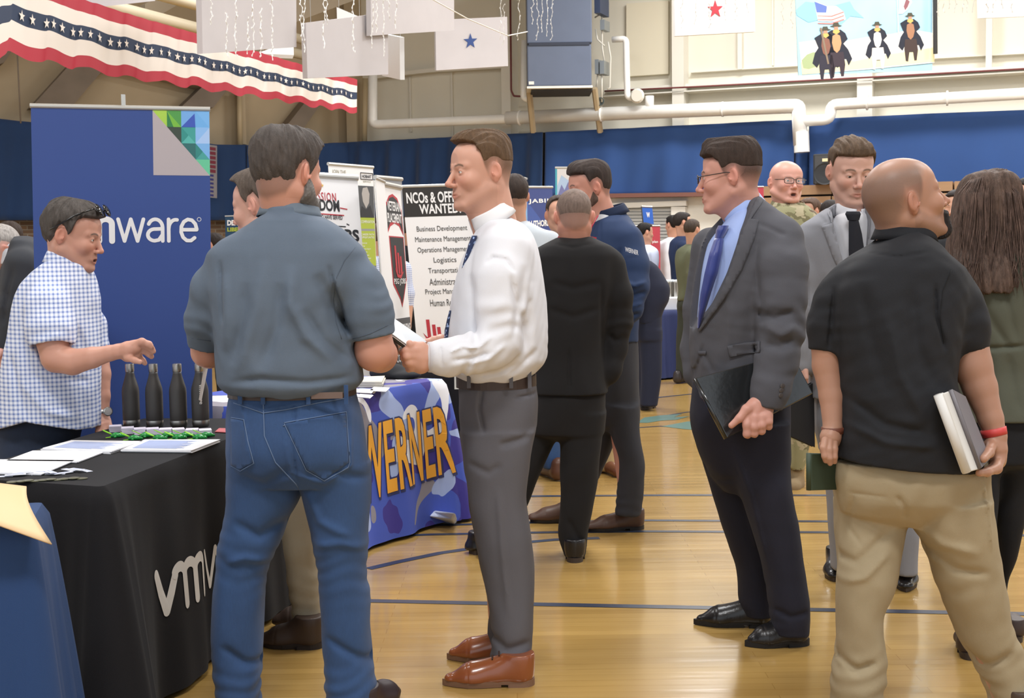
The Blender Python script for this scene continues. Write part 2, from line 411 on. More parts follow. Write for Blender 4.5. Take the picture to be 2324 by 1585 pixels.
# court floor
def floor_mat():
    m = mat('maple court boards', '#c29a4c', .2, coat=.35)
    nt, N, L, b = nodes(m); b.inputs['Roughness'].default_value = .2; b.inputs['Coat Roughness'].default_value = .09
    tc = N.new('ShaderNodeTexCoord'); br = N.new('ShaderNodeTexBrick'); L(tc.outputs['Object'], br.inputs[0])
    br.inputs['Color1'].default_value = srgb('#b59253')+(1,); br.inputs['Color2'].default_value = srgb('#a38146')+(1,)
    br.inputs['Mortar'].default_value = srgb('#8a6428')+(1,); br.inputs['Scale'].default_value = 1
    br.inputs['Brick Width'].default_value = 1.3; br.inputs['Row Height'].default_value = .057; br.inputs['Mortar Size'].default_value = .0012
    br.inputs['Mortar Smooth'].default_value = .3; br.offset = .37
    n = N.new('ShaderNodeTexNoise'); mp = N.new('ShaderNodeMapping'); mp.inputs['Scale'].default_value = (.6, 5, 1); L(tc.outputs['Object'], mp.inputs[0]); L(mp.outputs[0], n.inputs[0])
    n.inputs['Scale'].default_value = 3; n.inputs['Detail'].default_value = 6
    c = mixc(nt, n.outputs[0], srgb('#9c7b42'), srgb('#c6a466')); mx = mixc(nt, vmath(nt, 'MULTIPLY', n.outputs[0], .6), br.outputs[0], c)
    L(mx, b.inputs['Base Color'])
    n2 = N.new('ShaderNodeTexNoise'); mp2 = N.new('ShaderNodeMapping'); mp2.inputs['Scale'].default_value = (.5, 6, 1); L(tc.outputs['Object'], mp2.inputs[0]); L(mp2.outputs[0], n2.inputs[0]); n2.inputs['Scale'].default_value = 2.2
    bp = N.new('ShaderNodeBump'); bp.inputs['Strength'].default_value = .07; bp.inputs['Distance'].default_value = .02; L(n2.outputs[0], bp.inputs['Height'])
    L(bp.outputs[0], b.inputs['Normal']); L(bp.outputs[0], b.inputs['Coat Normal'])
    return m
struct(MB().box(-22, 30, -8, 34, -.2, 0).build('floor', floor_mat()))
navy = mat('court line paint', '#333a4c', .3)
_tn = [0]
def trim(mb, m, smooth=False):
    _tn[0] += 1; o = mb.build('trim_%d' % _tn[0], m, smooth=smooth); return struct(o)
def courtline(pts, wd, m=navy, z=.0015):
    mb = MB(); w = [G(x, y) for x, y in pts]; pr = None; L_ = []
    for i, p in enumerate(w):
        t = (w[min(i+1, len(w)-1)]-w[max(0, i-1)]).normalized(); s_ = Vector((-t.y, t.x, 0))*wd/2
        L_.append((p+s_+Vector((0, 0, z)), p-s_+Vector((0, 0, z))))
    for i in range(len(L_)-1): mb.add([L_[i][0], L_[i][1], L_[i+1][1], L_[i+1][0]], [(0, 1, 2, 3)])
    return trim(mb, m)
courtline([(600, 1361), (850, 1365), (1380, 1376), (1900, 1386), (2600, 1400)], .05)
courtline([(600, 1199), (900, 1195), (1030, 1192), (1310, 1184), (1480, 1182), (1830, 1184), (2324, 1189), (2600, 1192)], .045)
courtline([(700, 1224), (980, 1214), (1258, 1209), (1460, 1207), (1864, 1209), (2324, 1216), (2600, 1220)], .045)
courtline([(700, 1136), (1216, 1127), (1540, 1124.6), (1864, 1125), (2600, 1128)], .05)
courtline([(836, 1292), (900, 1277), (1000, 1256), (1090, 1243), (1180, 1233), (1258, 1226), (1360, 1222)], .05)
courtline([(1380, 922), (1500, 902), (1620, 890), (1700, 888)], .05); courtline([(1440, 972), (1500, 968), (1640, 978), (1760, 990)], .04)
courtline([(1452, 960), (1500, 946), (1560, 936), (1700, 930)], .04)
teal = mat('court emblem paint', '#5d7a72', .3)
for q in ([(1445, 960), (1462, 948), (1500, 943), (1548, 940), (1530, 947), (1566, 945), (1536, 953), (1500, 955), (1470, 960)],
          [(1502, 968), (1560, 957), (1640, 955), (1700, 960), (1660, 972), (1600, 978), (1550, 974)]):
    trim(MB().add([G(x, y, .002) for x, y in q], [tuple(range(len(q)))]), teal)

# structure on the back wall
white = mat('white painted steel', '#e8e4da', .45, var=.04)
paleg = mat('pale girt paint', '#d8d3c6', .6)
def bwbar(pts, hpx, off0, off1, m, pl=BW):
    """bar following pixels along a wall, hpx high, standing off0..off1 from it"""
    mb = MB()
    for i in range(len(pts)-1):
        (x0, y0), (x1, y1) = pts[i], pts[i+1]
        a = [pl.hit(x0, y0+hpx, off0), pl.hit(x1, y1+hpx, off0), pl.hit(x1, y1, off0), pl.hit(x0, y0, off0)]
        d = pl.n*(off1-off0); mb.hexa([a[0], a[1], a[1]+d, a[0]+d, a[3], a[2], a[2]+d, a[3]+d])
    return mb
trim(bwbar([(1380, 205), (1570, 193), (2400, 148)], 7, .0, .22, paleg), paleg)
trim(bwbar([(1380, 222), (1570, 210), (2400, 163)], 3, .0, .35, paleg), paleg)
trim(bwbar([(860, 172), (985, 158), (1160, 148)], 9, .0, .2, paleg), paleg)
trim(bwbar([(1570, 165), (1810, 150), (2400, 118)], 2, .0, .12, paleg), paleg)
trim(bwbar([(1380, 320), (2400, 268)], 30, .0, .3, paleg), paleg)
def column(x, y0, y1, w, off=.35, m=paleg, pl=BW):
    mb = MB(); a, b = pl.hit(x-w/2, y1, 0), pl.hit(x+w/2, y1, 0); c, d = pl.hit(x-w/2, y0, 0), pl.hit(x+w/2, y0, 0); n = pl.n*off
    b = Vector((b.x, b.y, a.z)); d = Vector((b.x, b.y, c.z)); c = Vector((a.x, a.y, c.z))
    mb.hexa([a, b, b+n, a+n, c, d, d+n, c+n]); return trim(mb, m)
column(1552, -40, 560, 26); column(1967, -40, 520, 34); column(2245, -40, 160, 14, .2); column(1683, -40, 160, 10, .15)
column(822, -40, 620, 22, .3, tan); column(1168, -40, 330, 20, .4); column(1030, 160, 330, 3, .05); column(545, 180, 330, 10, .25, tan, LW)
column(1755, -40, 150, 4, .06); column(935, 175, 300, 3, .05)
door = mat('far panel door', '#d9d0b8', .6)
trim(bwbar([(1425, 10), (1520, 4)], 165, .0, .1, door), door)
# diagonal roof braces on the left wall
brace = mat('brown painted brace', '#7d7062', .7, var=.1)
for q in ([(60, 250), (150, 250), (262, 118), (180, 118)], [(395, 250), (468, 250), (545, 150), (500, 150)], [(625, 300), (668, 300), (735, 205), (700, 205)], [(-60, 170), (0, 150), (60, 60), (0, 60)]):
    mb = MB(); a = [LW.hit(x, y, .02) for x, y in q]; d = LW.n*.45; mb.hexa([p for p in a]+[p+d for p in a]); trim(mb, brace)
shelfm = mat('grey ledge', '#a79b86', .7)
trim(bwbar([(240, 145), (480, 200)], 12, .02, .5, shelfm, LW), shelfm)
# lower wall: brick left, white wall and roller door right
def brick_mat():
    m = mat('brown brick', '#7a5f49', .85); nt, N, L, b = nodes(m)
    tc = N.new('ShaderNodeTexCoord'); br = N.new('ShaderNodeTexBrick'); mp = N.new('ShaderNodeMapping'); mp.inputs['Rotation'].default_value = (PI/2, 0, 0)
    L(tc.outputs['Object'], mp.inputs[0]); L(mp.outputs[0], br.inputs[0]); br.inputs['Scale'].default_value = 1
    br.inputs['Brick Width'].default_value = .22; br.inputs['Row Height'].default_value = .075; br.inputs['Mortar Size'].default_value = .008
    br.inputs['Color1'].default_value = srgb('#86684c')+(1,); br.inputs['Color2'].default_value = srgb('#67503e')+(1,); br.inputs['Mortar'].default_value = srgb('#8f8474')+(1,)
    L(br.outputs[0], b.inputs['Base Color']); return m
brick = brick_mat()
trim(bwbar([(-260, 470), (800, 470)], 420, .05, .15, brick, LW), brick)
trim(bwbar([(800, 470), (1240, 440)], 380, .05, .15, brick), brick)
lw = mat('lower white wall', '#e9e4d8', .6, var=.05)
trim(bwbar([(1300, 443), (2400, 430)], 330, .35, .45, lw), lw)
trim(bwbar([(1290, 443), (1725, 437)], 9, .3, .75, mat('brown rail', '#7b5145', .5)), mat('brown rail'))
trim(bwbar([(1395, 462), (1562, 456)], 12, .45, .6, white), white)
trim(bwbar([(1528, 470), (1560, 470)], 220, .45, .6, white), white)
sl = MB(); slat = mat('grey roller slats', '#b3b2ae', .4, metal=.2)
for k in range(28):
    y = 474+k*7.4; a = bwbar([(1385, y+1), (1528, y)], 5.6, .46, .52, slat); sl.add(a.v, a.f); a = bwbar([(1385, y+6.6), (1528, y+5.6)], 1.8, .46, .48, slat); sl.add(a.v, a.f)
o = struct(sl.build('door_1', slat))

# ---------------------------------------------------------------- curtains
def curtain(name, pl, top, bot, off, amp, lam, m, label, sag=.03, seed=0):
    """top/bot: pixel polylines with equal x range; cloth hung in vertical folds"""
    x0, x1 = top[0][0], top[-1][0]; nx = max(12, int((x1-x0)/4)); nz = 14; V = []; F = []; r = np.random.RandomState(seed); ph = r.rand(6)*6.28
    for i in range(nx+1):
        px = x0+(x1-x0)*i/nx; ty = np.interp(px, [t[0] for t in top], [t[1] for t in top]); by = np.interp(px, [t[0] for t in bot], [t[1] for t in bot])
        a = pl.hit(px, ty, off); b = pl.hit(px, by, off); L_ = (a-pl.a).dot(pl.d)
        for j in range(nz+1):
            t = j/nz; w = .35+.65*t
            dsp = amp*w*(math.sin(2*PI*L_/lam+ph[0]+.6*math.sin(L_*1.7+ph[1])+.8*t*math.sin(L_*.9+ph[3]))+.5*math.sin(2*PI*L_/(lam*.43)+ph[2]+t*2))
            p = a.lerp(b, t)+pl.n*dsp; V.append(p)
    for i in range(nx):
        for j in range(nz): a = i*(nz+1)+j; F.append((a, a+1, a+nz+2, a+nz+1))
    o = mesh_obj(name, V, F, m, smooth=True); sd = o.modifiers.new('s', 'SOLIDIFY'); sd.thickness = .02
    return tag(o, label, 'curtain')
blue = mat('royal blue curtain', '#22467e', .8, bump=.1, bscale=60, sheen=.2, var=.05, vscale=1.5)
dblue = mat('navy blue curtain', '#1a3a66', .85, bump=.1, bscale=60, sheen=.2, var=.05, vscale=1.5)
curtain('wall_curtain', LW, [(-120, 262), (0, 270), (250, 295), (490, 328), (560, 329)], [(-120, 500), (560, 500)], .5, .05, .9, dblue, 'navy curtain along left wall behind the tall blue banner', seed=1)
curtain('wall_curtain', LW, [(560, 330), (800, 324)], [(560, 500), (800, 497)], .55, .08, .8, dblue, 'navy curtain in the wall corner behind the grey polo man', seed=2)
curtain('wall_curtain', BW, [(745, 325), (1000, 312), (1232, 300)], [(745, 497), (1232, 480)], .6, .09, .75, dblue, 'navy curtain with heavy folds ending left of the dark gap', seed=3)
curtain('wall_curtain', BW, [(1238, 300), (1440, 290), (1600, 282), (1801, 272)], [(1244, 446), (1801, 441)], .6, .05, 1.3, blue, 'blue curtain between the dark gap and the hanging white downpipe', seed=4)
curtain('wall_curtain', BW, [(1801, 345), (1850, 345)], [(1795, 450), (1862, 450)], .5, .09, .35, blue, 'gathered blue curtain piece just below the white downpipe', seed=5)
curtain('wall_curtain', BW, [(1836, 272), (1900, 268), (2100, 258), (2420, 246)], [(1836, 446), (2420, 436)], .62, .02, 2.8, blue, 'flat blue curtain right of the downpipe above the brown bleachers', seed=6)
darkgap = mat('painted gap shade', '#2a2522', .9)  # dark strip painting the shade in the gap between curtains
trim(bwbar([(1226, 302), (1246, 301)], 190, .3, .36, darkgap), darkgap)

# ---------------------------------------------------------------- pipes
def pxtube(mb, pts, rpx, pl=BW, off=.9, n=16):
    w = [pl.hit(x, y, off) for x, y in pts]; c = w[0]; r = rpx/F_*((w[0].y+w[-1].y)/2)
    # round the corners
    q = [w[0]]
    for i in range(1, len(w)-1):
        a, b, c_ = w[i-1], w[i], w[i+1]; ra = min(r*1.3, (a-b).length*.45, (c_-b).length*.45)
        p0 = b+(a-b).normalized()*ra; p1 = b+(c_-b).normalized()*ra
        for t in (0, .25, .5, .75, 1): q.append(p0*(1-t)**2+b*2*t*(1-t)+p1*t*t)
    q.append(w[-1]); mb.tube(q, r, n); return mb, w
pipew = mat('white painted duct', '#eeece6', .35, var=.05)
e = empty('wall_duct', BW.hit(1500, 260, .9), 'long fat white duct pipe along the wall, dipping to a downpipe at right', 'pipe')
mb, _ = pxtube(MB(), [(846, 150), (846, 283), (1150, 270), (1162, 269)], 10.5); mb.build('narrow_run', pipew, e, True)
mb, _ = pxtube(MB(), [(1150, 268), (1796, 241), (1812, 241), (1817, 330)], 15.5); mb.build('wide_run', pipew, e, True)
mb, _ = pxtube(MB(), [(1822, 275), (1884, 271), (1886, 238), (2440, 206)], 13); mb.build('upper_run', pipew, e, True)
mb, _ = pxtube(MB(), [(1818, 300), (1820, 346)], 17.5); mb.build('downpipe', pipew, e, False)
mb = MB(); fr = [(1180, 268), (1365, 260), (1640, 248), (1968, 233), (2150, 223)]
for (x, y) in fr:
    a, b = BW.hit(x-2, y, .9), BW.hit(x+2, y-.2, .9); MB().tube([a, b], 17/F_*a.y, 16).build('pipe_collar', pipew, e, True)
mb, _ = pxtube(MB(), [(1474, 218), (1474, 247)], 10); mb.build('stub', pipew, e, True)
e = empty('water_pipe', BW.hit(1420, 150, 1), 'thin white pipe bending down beside the blue-grey heater', 'pipe')
pxtube(MB(), [(1390, 90), (1421, 88), (1424, 222), (1450, 222)], 7, off=1.0)[0].build('bent_run', pipew, e, True)
mb = MB(); mb.lathe(BW.hit(1447, 218, 1.1), [(.10, 0), (.13, .02), (.10, .05)], 16, ax=BW.n, ux=BW.d).build('valve_wheel', paleg, e)
tag(pxtube(MB(), [(1158, -40), (1160, 205), (1166, 218), (1185, 219)], 2.2, off=.5)[0].build('red_pipe', mat('dark red pipe', '#6f3535', .5), None, True), 'thin dark red pipe running down left of the heater', 'pipe')
tag(pxtube(MB(), [(1372, 207), (1580, 197), (2440, 150)], 2.0, off=.45)[0].build('red_pipe', mat('dark red pipe'), None, True), 'thin dark red pipe running level above the white duct at right', 'pipe')
tag(pxtube(MB(), [(1190, 92), (1188, 222), (1198, 226)], 7, off=1.0)[0].build('white_pipe', pipew, None, True), 'short fat white pipe standing against left side of the heater', 'pipe')
tag(pxtube(MB(), [(827, 330), (829, 178)], 6, off=.3)[0].build('corner_pipe', mat('tan pipe', '#b9a684', .5), None, True), 'tan upright pipe in the corner of the walls', 'pipe')
tag(pxtube(MB(), [(545, 335), (543, 205)], 6, pl=LW, off=.3)[0].build('corner_pipe', mat('tan pipe'), None, True), 'tan upright pipe on the left wall below the bunting', 'pipe')
e = empty('hanging_rod', LW.hit(42, 200, 2), 'thin dark rod hanging at far left above the curtain', 'rod')
pxtube(MB(), [(38, 95), (47, 280)], 1.8, pl=LW, off=2, n=8)[0].build('rod', brace, e, True)
# roof pipes at upper left
roofp = mat('cream roof pipe', '#cfc3a8', .5)
tag(MB().tube([P(225, 8, 15), P(470, 70, 18), P(700, 128, 21)], .075, 12).build('roof_pipe', roofp, None, True), 'lower cream roof pipe slanting behind the striped bunting', 'pipe')
tag(MB().tube([P(330, -22, 14), P(460, 14, 16), P(690, 92, 20)], .07, 12).build('roof_pipe', roofp, None, True), 'upper cream roof pipe above the striped bunting', 'pipe')
raf = mat('brown rafter', '#8b7d68', .7)
tag(MB().obox((P(330, 30, 17)+P(420, -20, 19))/2, (P(420, -20, 19)-P(330, 30, 17)).normalized(), Vector((0, 0, 1)), Vector((.6, -.8, 0)), 1.2, .12, .1).build('rafter', raf), 'short brown rafter between the two cream roof pipes', 'beam')
tag(MB().obox((P(640, 30, 20)+P(765, -15, 21))/2, (P(765, -15, 21)-P(640, 30, 20)).normalized(), Vector((0, 0, 1)), Vector((.6, -.8, 0)), 1.4, .2, .1).build('rafter', raf), 'brown rafter seen between the hanging grey panels', 'beam')

# ---------------------------------------------------------------- heater
e = empty('unit_heater', BW.hit(1270, 205, 1.2), 'large blue-grey heater unit mounted high on the wall', 'heater')
steel = mat('blue grey enamel', '#5a6479', .4, var=.04); dk = mat('dark underside', '#3b3a3a', .7)
def wbox(x0, y0, x1, y1, o0, o1):
    a, b = BW.hit(x0, y1, o1), BW.hit(x1, y1, o1); c = BW.hit(x0, y0, o1); b = Vector((b.x, b.y, a.z)); n = BW.n*(o0-o1); h = Vector((0, 0, c.z-a.z))
    return MB().hexa([a, b, b+n, a+n, a+h, b+h, b+n+h, a+n+h])
def hbox(x0, y0, x1, y1, d0, d1):
    a, b = P(x0, y1, d0), P(x1, y1, d0); c = P(x0, y0, d0); b = Vector((b.x, b.y, a.z)); n = Vector((0, d1-d0, 0)); h = Vector((0, 0, c.z-a.z))
    return MB().hexa([a, b, b+n, a+n, a+h, b+h, b+n+h, a+n+h])
bevel(hbox(1197, 102, 1343, 196, 23.0, 24.0).build('lower_casing', steel, e), .02); bevel(hbox(1196, -120, 1344, 99, 23.0, 24.0).build('upper_casing', steel, e), .02)
hbox(1200, 97, 1338, 104, 22.98, 24.0).build('seam', mat('dark seam', '#232a3c', .5), e)
hbox(1196, 196, 1345, 201, 22.98, 24.0).build('bottom_lip', white, e); hbox(1206, 201, 1345, 207, 23.1, 24.0).build('grille', dk, e)
hbox(1200, 185, 1212, 192, 22.985, 23.0).build('sticker', white, e)
for x0, x1, lb in ((1203, 1210, 'left'), (1352, 1362, 'right')):
    MB().tube([P(x0-3, 200, 23.6), P(x1, 300, 24.0)], .055, 6).build('support_post', mat('tan post', '#b09c7c', .6), e)
gm = mat('galvanized box', '#9aa0a3', .4, metal=.5)
e2 = empty('control_conduit', BW.hit(1365, 150, .8), 'cluster of small conduits and switch boxes beside the heater', 'conduit')
for (x0, y0, x1, y1) in [(1362, 45, 1372, 68), (1361, 138, 1371, 168), (1350, 135, 1358, 168)]: wbox(x0, y0, x1, y1, .8, 1.1).build('switch_box', gm, e2)
for pts in ([(1350, 40), (1366, 30), (1367, 110), (1372, 140)], [(1366, 160), (1366, 232)], [(1380, 95), (1386, 130), (1384, 200), (1378, 202)], [(1352, 66), (1356, 90), (1372, 104)], [(1357, 165), (1354, 198)]):
    pxtube(MB(), pts, 1.8, off=1.0, n=8)[0].build('conduit', paleg, e2, True)
wbox(1349, -60, 1362, 30, .9, 1.4).build('blower_housing', mat('dark blue motor', '#34405a', .5), e2)
e = empty('siren_horn', BW.hit(1367, 232, .9), 'small dark round horn on a stem below the heater controls', 'horn')
MB().lathe(BW.hit(1367, 232, .9), [(.02, 0), (.04, .05), (.075, .12), (.07, .125), (.03, .08)], 16, ax=BW.n, ux=BW.d).build('bell', mat('dark bell', '#4b5250', .4), e, True)

# ---------------------------------------------------------------- hanging panels
pan = mat('shaded acoustic panel', '#bfbabb', .8, var=.03)  # white panels greyed in the colour to read as less lit
star_b = mat('star blue', '#26437f', .6); star_r = mat('star red', '#b8303f', .6)
def slab(name, quad, th, m, label, cat='panel', group=None, par=None):
    """quad: four (px,py,depth) corners TL TR BR BL; a board of real thickness behind them"""
    q = [P(*c) for c in quad]; n = (q[1]-q[0]).cross(q[3]-q[0]).normalized()
    if n.y < 0: n = -n
    mb = MB().hexa([q[3], q[2], q[2]+n*th, q[3]+n*th, q[0], q[1], q[1]+n*th, q[0]+n*th])
    o = mb.build(name, m, par); 
    if label: tag(o, label, cat, group)
    if 'acoustic' in name:
        for a in (q[0].lerp(q[1], .08), q[0].lerp(q[1], .92)): MB().tube([a+n*th*.5-Vector((0, 0, .01)), Vector((a.x, a.y, 7.6))+n*th*.5], .003, 5).build('hanging_wire', mat('thin steel wire', '#a9a8a4', .4), o)
    return o
def star_on(tl, tr, bl, cx, cy, r, m, par, name='star'):
    f = Frame(tl, tr, bl); return poly_plate(f, star_pts(cx, cy, r, f.w/f.h), .004, h=.004).build(name, m, par)
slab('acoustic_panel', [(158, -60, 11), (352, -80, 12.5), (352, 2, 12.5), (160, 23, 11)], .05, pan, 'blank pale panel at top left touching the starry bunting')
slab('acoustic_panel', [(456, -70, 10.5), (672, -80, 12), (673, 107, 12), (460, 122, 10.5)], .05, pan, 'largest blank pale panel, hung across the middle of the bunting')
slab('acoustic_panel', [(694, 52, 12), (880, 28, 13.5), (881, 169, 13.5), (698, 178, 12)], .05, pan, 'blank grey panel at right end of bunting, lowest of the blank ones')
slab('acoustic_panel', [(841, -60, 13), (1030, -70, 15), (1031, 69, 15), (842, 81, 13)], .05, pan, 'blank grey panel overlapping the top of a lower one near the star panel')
slab('acoustic_panel', [(866, 76, 16), (907, 84, 14.5), (908, 181, 14.5), (867, 172, 16)], .05, mat('lit acoustic panel', '#dddddc', .8), 'narrow brightly lit panel edge right of the lowest grey panel')  # lighter copy of the panel colour, brightness of the light painted in
slab('acoustic_panel', [(592, 118, 16), (666, 92, 17), (667, 125, 17), (600, 122, 16)], .05, mat('lit acoustic panel'), 'small slice of white panel under the largest blank panel')
slab('acoustic_panel', [(764, 16, 18), (820, 40, 18), (820, 46, 18), (765, 47, 18)], .05, mat('lit acoustic panel'), 'small white wedge of panel far up among the rafters')
slab('acoustic_panel', [(2215, -60, 15), (2420, -70, 14), (2420, 34, 14), (2218, 42, 15)], .05, mat('lit acoustic panel'), 'bright white panel in top right corner')
q = [(988, 45, 19), (1151, 38, 19.5), (1153, 150, 19.5), (990, 160, 19)]
p1 = slab('starred_acoustic_board', q, .05, pan, 'pale panel bearing one blue star left of the heater')
star_on(P(*q[0]), P(*q[1]), P(*q[3]), .475, .46, .1, star_b, p1)
q = [(1529, -60, 16), (1712, -66, 16.4), (1714, 72, 16.4), (1533, 82, 16)]
p1 = slab('starred_acoustic_board', q, .05, mat('lit acoustic panel'), 'white panel bearing one red star above the duct')
star_on(P(*q[0]), P(*q[1]), P(*q[3]), .495, .6, .1, star_r, p1)

# ---------------------------------------------------------------- cavalry poster (flat printed cloth)
q = [(1803, -60, 17), (2117, -75, 17.4), (2116, 160, 17.4), (1812, 171, 17)]
sky_m = mat('poster sky', '#a9d6ee', .6, var=.1, vscale=1.6)
po = slab('printed_poster', q, .012, sky_m, 'bright hanging poster of riders on horseback under a blue sky', 'poster')
f = Frame(P(*q[0]), P(*q[1]), P(*q[3])); 
def pm(x, y): # photo pixel -> poster fraction
    return ((x-1806)/310.0, (y+60)/229.0)
def pp(pts, col, n, name, rough=.6):
    return poly_plate(f, [pm(x, y) for x, y in pts], n).build(name, mat('poster '+col, col, rough), po)
def z6(pts): return [(1790+a/6.64, b/6.64) for a, b in pts]
pp([(1810, 95), (1850, 92), (1900, 100), (1960, 92), (2020, 88), (2060, 80), (2113, 92), (2113, 160), (1960, 166), (1814, 168)], '#fbf8ee', .003, 'pale_field')
pp([(1812, 140), (1860, 132), (1930, 145), (2000, 135), (2080, 128), (2113, 125), (2113, 158), (1814, 168)], '#f3eab8', .004, 'grass_field')
pp(z6([(160, 900), (240, 820), (330, 790), (420, 800), (470, 930), (400, 1000), (260, 1040), (180, 1020)]), '#a9b98a', .005, 'bush')
pp(z6([(100, 150), (250, 30), (420, 60), (620, 120), (900, 60), (960, 180), (1100, 320), (900, 280), (760, 400), (500, 300), (280, 340), (120, 230)]), '#8ecbe2', .0035, 'emblem_shape')
pp(z6([(380, 30), (560, 110), (700, 120), (800, 210), (830, 330), (640, 350), (420, 330), (400, 200)]), '#fdfdfb', .006, 'painted_flag')
pp(z6([(380, 35), (560, 115), (545, 210), (405, 200)]), '#5f74b8', .007, 'flag_canton')
for y0 in (245, 300, 355): pp(z6([(412, y0), (620, y0+14), (800, y0-40), (805, y0-22), (625, y0+34), (418, y0+14)]), '#e8837a', .007, 'flag_stripe')
pp(z6([(1640, 0), (1800, 0), (1830, 120), (1760, 230), (1680, 290), (1625, 290)]), '#fbf7f5', .006, 'painted_guidon')
pp(z6([(1700, 180), (1745, 60), (1795, 110), (1760, 190), (1720, 240)]), '#8f5a62', .007, 'guidon_mark')
dkh, brn = '#232634', '#6b4636'
def rider(cx, cy, s_, hc, hl):
    t = lambda a: z6([(cx+x*s_, cy+y*s_) for x, y in a])
    pp(t([(-190, 330), (-150, 190), (-100, 120), (90, 120), (150, 200), (200, 330), (150, 420), (120, 330), (60, 330), (40, 430), (-60, 430), (-90, 330), (-130, 400)]), dkh, .006, 'painted_rider')
    pp(t([(-100, 120), (-150, -20), (-60, -70), (60, -70), (120, -20), (150, 60), (90, 120)]), dkh, .0065, 'painted_coat')
    pp(t([(-60, 100), (-50, 10), (0, -20), (50, 10), (65, 110), (40, 200), (0, 240), (-40, 200)]), hc, .0075, 'painted_horse_head')
    pp(t([(-85, 230), (85, 230), (105, 400), (80, 560), (45, 560), (30, 420), (-25, 420), (-50, 570), (-85, 560), (-100, 380)]), hl, .007, 'painted_horse_body')
    pp(t([(-28, -70), (-22, -125), (26, -125), (30, -70), (0, -52)]), '#c58f76', .0076, 'painted_face')
    pp(t([(-85, -120), (-40, -135), (-30, -170), (30, -170), (42, -135), (85, -122), (40, -112), (-40, -112)]), '#4d4a3a', .008, 'painted_hat')
    pp(t([(-35, -72), (35, -72), (50, -40), (5, -10), (-45, -35)]), '#dcb465', .0078, 'painted_neckerchief')
rider(1790, 450, 1.0, '#a97a5c', '#43332f'); rider(1290, 555, .98, '#f4f1ec', '#e9dfd2'); rider(680, 555, 1.12, '#c99a70', '#3b2f38'); rider(520, 600, 1.08, '#8a5c4c', '#2f2b3a')
pp(z6([(440, 430), (470, 430), (560, 980), (535, 985)]), '#8a7864', .009, 'painted_pole')
pp(z6([(1600, 0), (1612, 0), (1612, 600), (1596, 600)]), '#d8cfc0', .009, 'painted_pole')
tag(MB().tube([P(2122, -40, 17.3), P(2123, 122, 17.3)], .028, 10).build('poster_pole', mat('black iron', '#2c2a2a', .5)), 'dark vertical pole at right edge of the riders poster', 'pole')

# ---------------------------------------------------------------- bunting
def bunting():
    pts = [(-150, 55, 8.0), (-60, 42, 8.8), (0, 40, 9.3), (30, 30, 9.6), (100, 52, 10.0), (200, 80, 10.7), (300, 106, 11.4), (400, 127, 12.2), (500, 150, 13.1), (600, 172, 14.2), (700, 195, 15.4), (810, 218, 17.0)]
    hs = [100, 98, 95, 92, 88, 78, 72, 64, 58, 50, 44, 38]
    n = 220; xs = np.linspace(-150, 810, n); X = [p[0] for p in pts]
    cy = np.interp(xs, X, [p[1] for p in pts]); dd = np.interp(xs, X, [p[2] for p in pts]); hh = np.interp(xs, X, hs)
    e = empty('star_bunting', P(400, 127, 12.2), 'long patriotic bunting with red, white and starry navy stripes', 'bunting')
    bands = [(-1.0, -.62, 'red'), (-.62, -.22, 'white'), (-.22, .2, 'navy'), (.2, .66, 'white'), (.66, 1.0, 'red')]
    cols = {'red': mat('bunting red', '#b0303f', .8), 'white': mat('bunting white', '#e6ddd3', .8), 'navy': mat('bunting navy', '#26354f', .8)}
    L_ = np.cumsum(np.r_[0, np.hypot(np.diff(xs)/F_*dd[1:], np.diff(dd))])
    def pt(i, t):
        w = .03*(t+1)/2*math.sin(L_[i]*5.1)+.02*math.sin(L_[i]*11+t*2)+.02*math.sin(L_[i]*23+t)
        p = P(xs[i], cy[i]+hh[i]*t, dd[i]); return p+Vector((0, -w, .01*math.sin(L_[i]*9)*(t+1)))
    for a, b, c in bands:
        V = []; F = []
        for i in range(n):
            for j in range(4): V.append(pt(i, a+(b-a)*j/3))
        for i in range(n-1):
            for j in range(3): k = i*4+j; F.append((k, k+1, k+5, k+4))
        o = mesh_obj(c+'_stripe', V, F, cols[c], e, smooth=True)
    sm = MB(); s_ = .12; L = 0
    k = .15
    while k < L_[-1]-.1:
        i = int(np.searchsorted(L_, k)); i = min(max(i, 1), n-2); fr_ = (k-L_[i-1])/max(L_[i]-L_[i-1], 1e-6); p = pt(i-1, 0).lerp(pt(i, 0), min(1, max(0, fr_))); u = (pt(i+1, 0)-pt(i-1, 0)).normalized(); d = (pt(i, .2)-pt(i, -.22)); r = d.length*.36; d.normalize(); nn = u.cross(d); nn = nn if nn.y < 0 else -nn
        sm.add([p+nn*.012+u*x+d*y for x, y in star_pts(0, 0, r)], [tuple(range(10))]); k += .165
    so = sm.build('star_row', cols['white'], e); so['kind'] = 'stuff'
bunting()

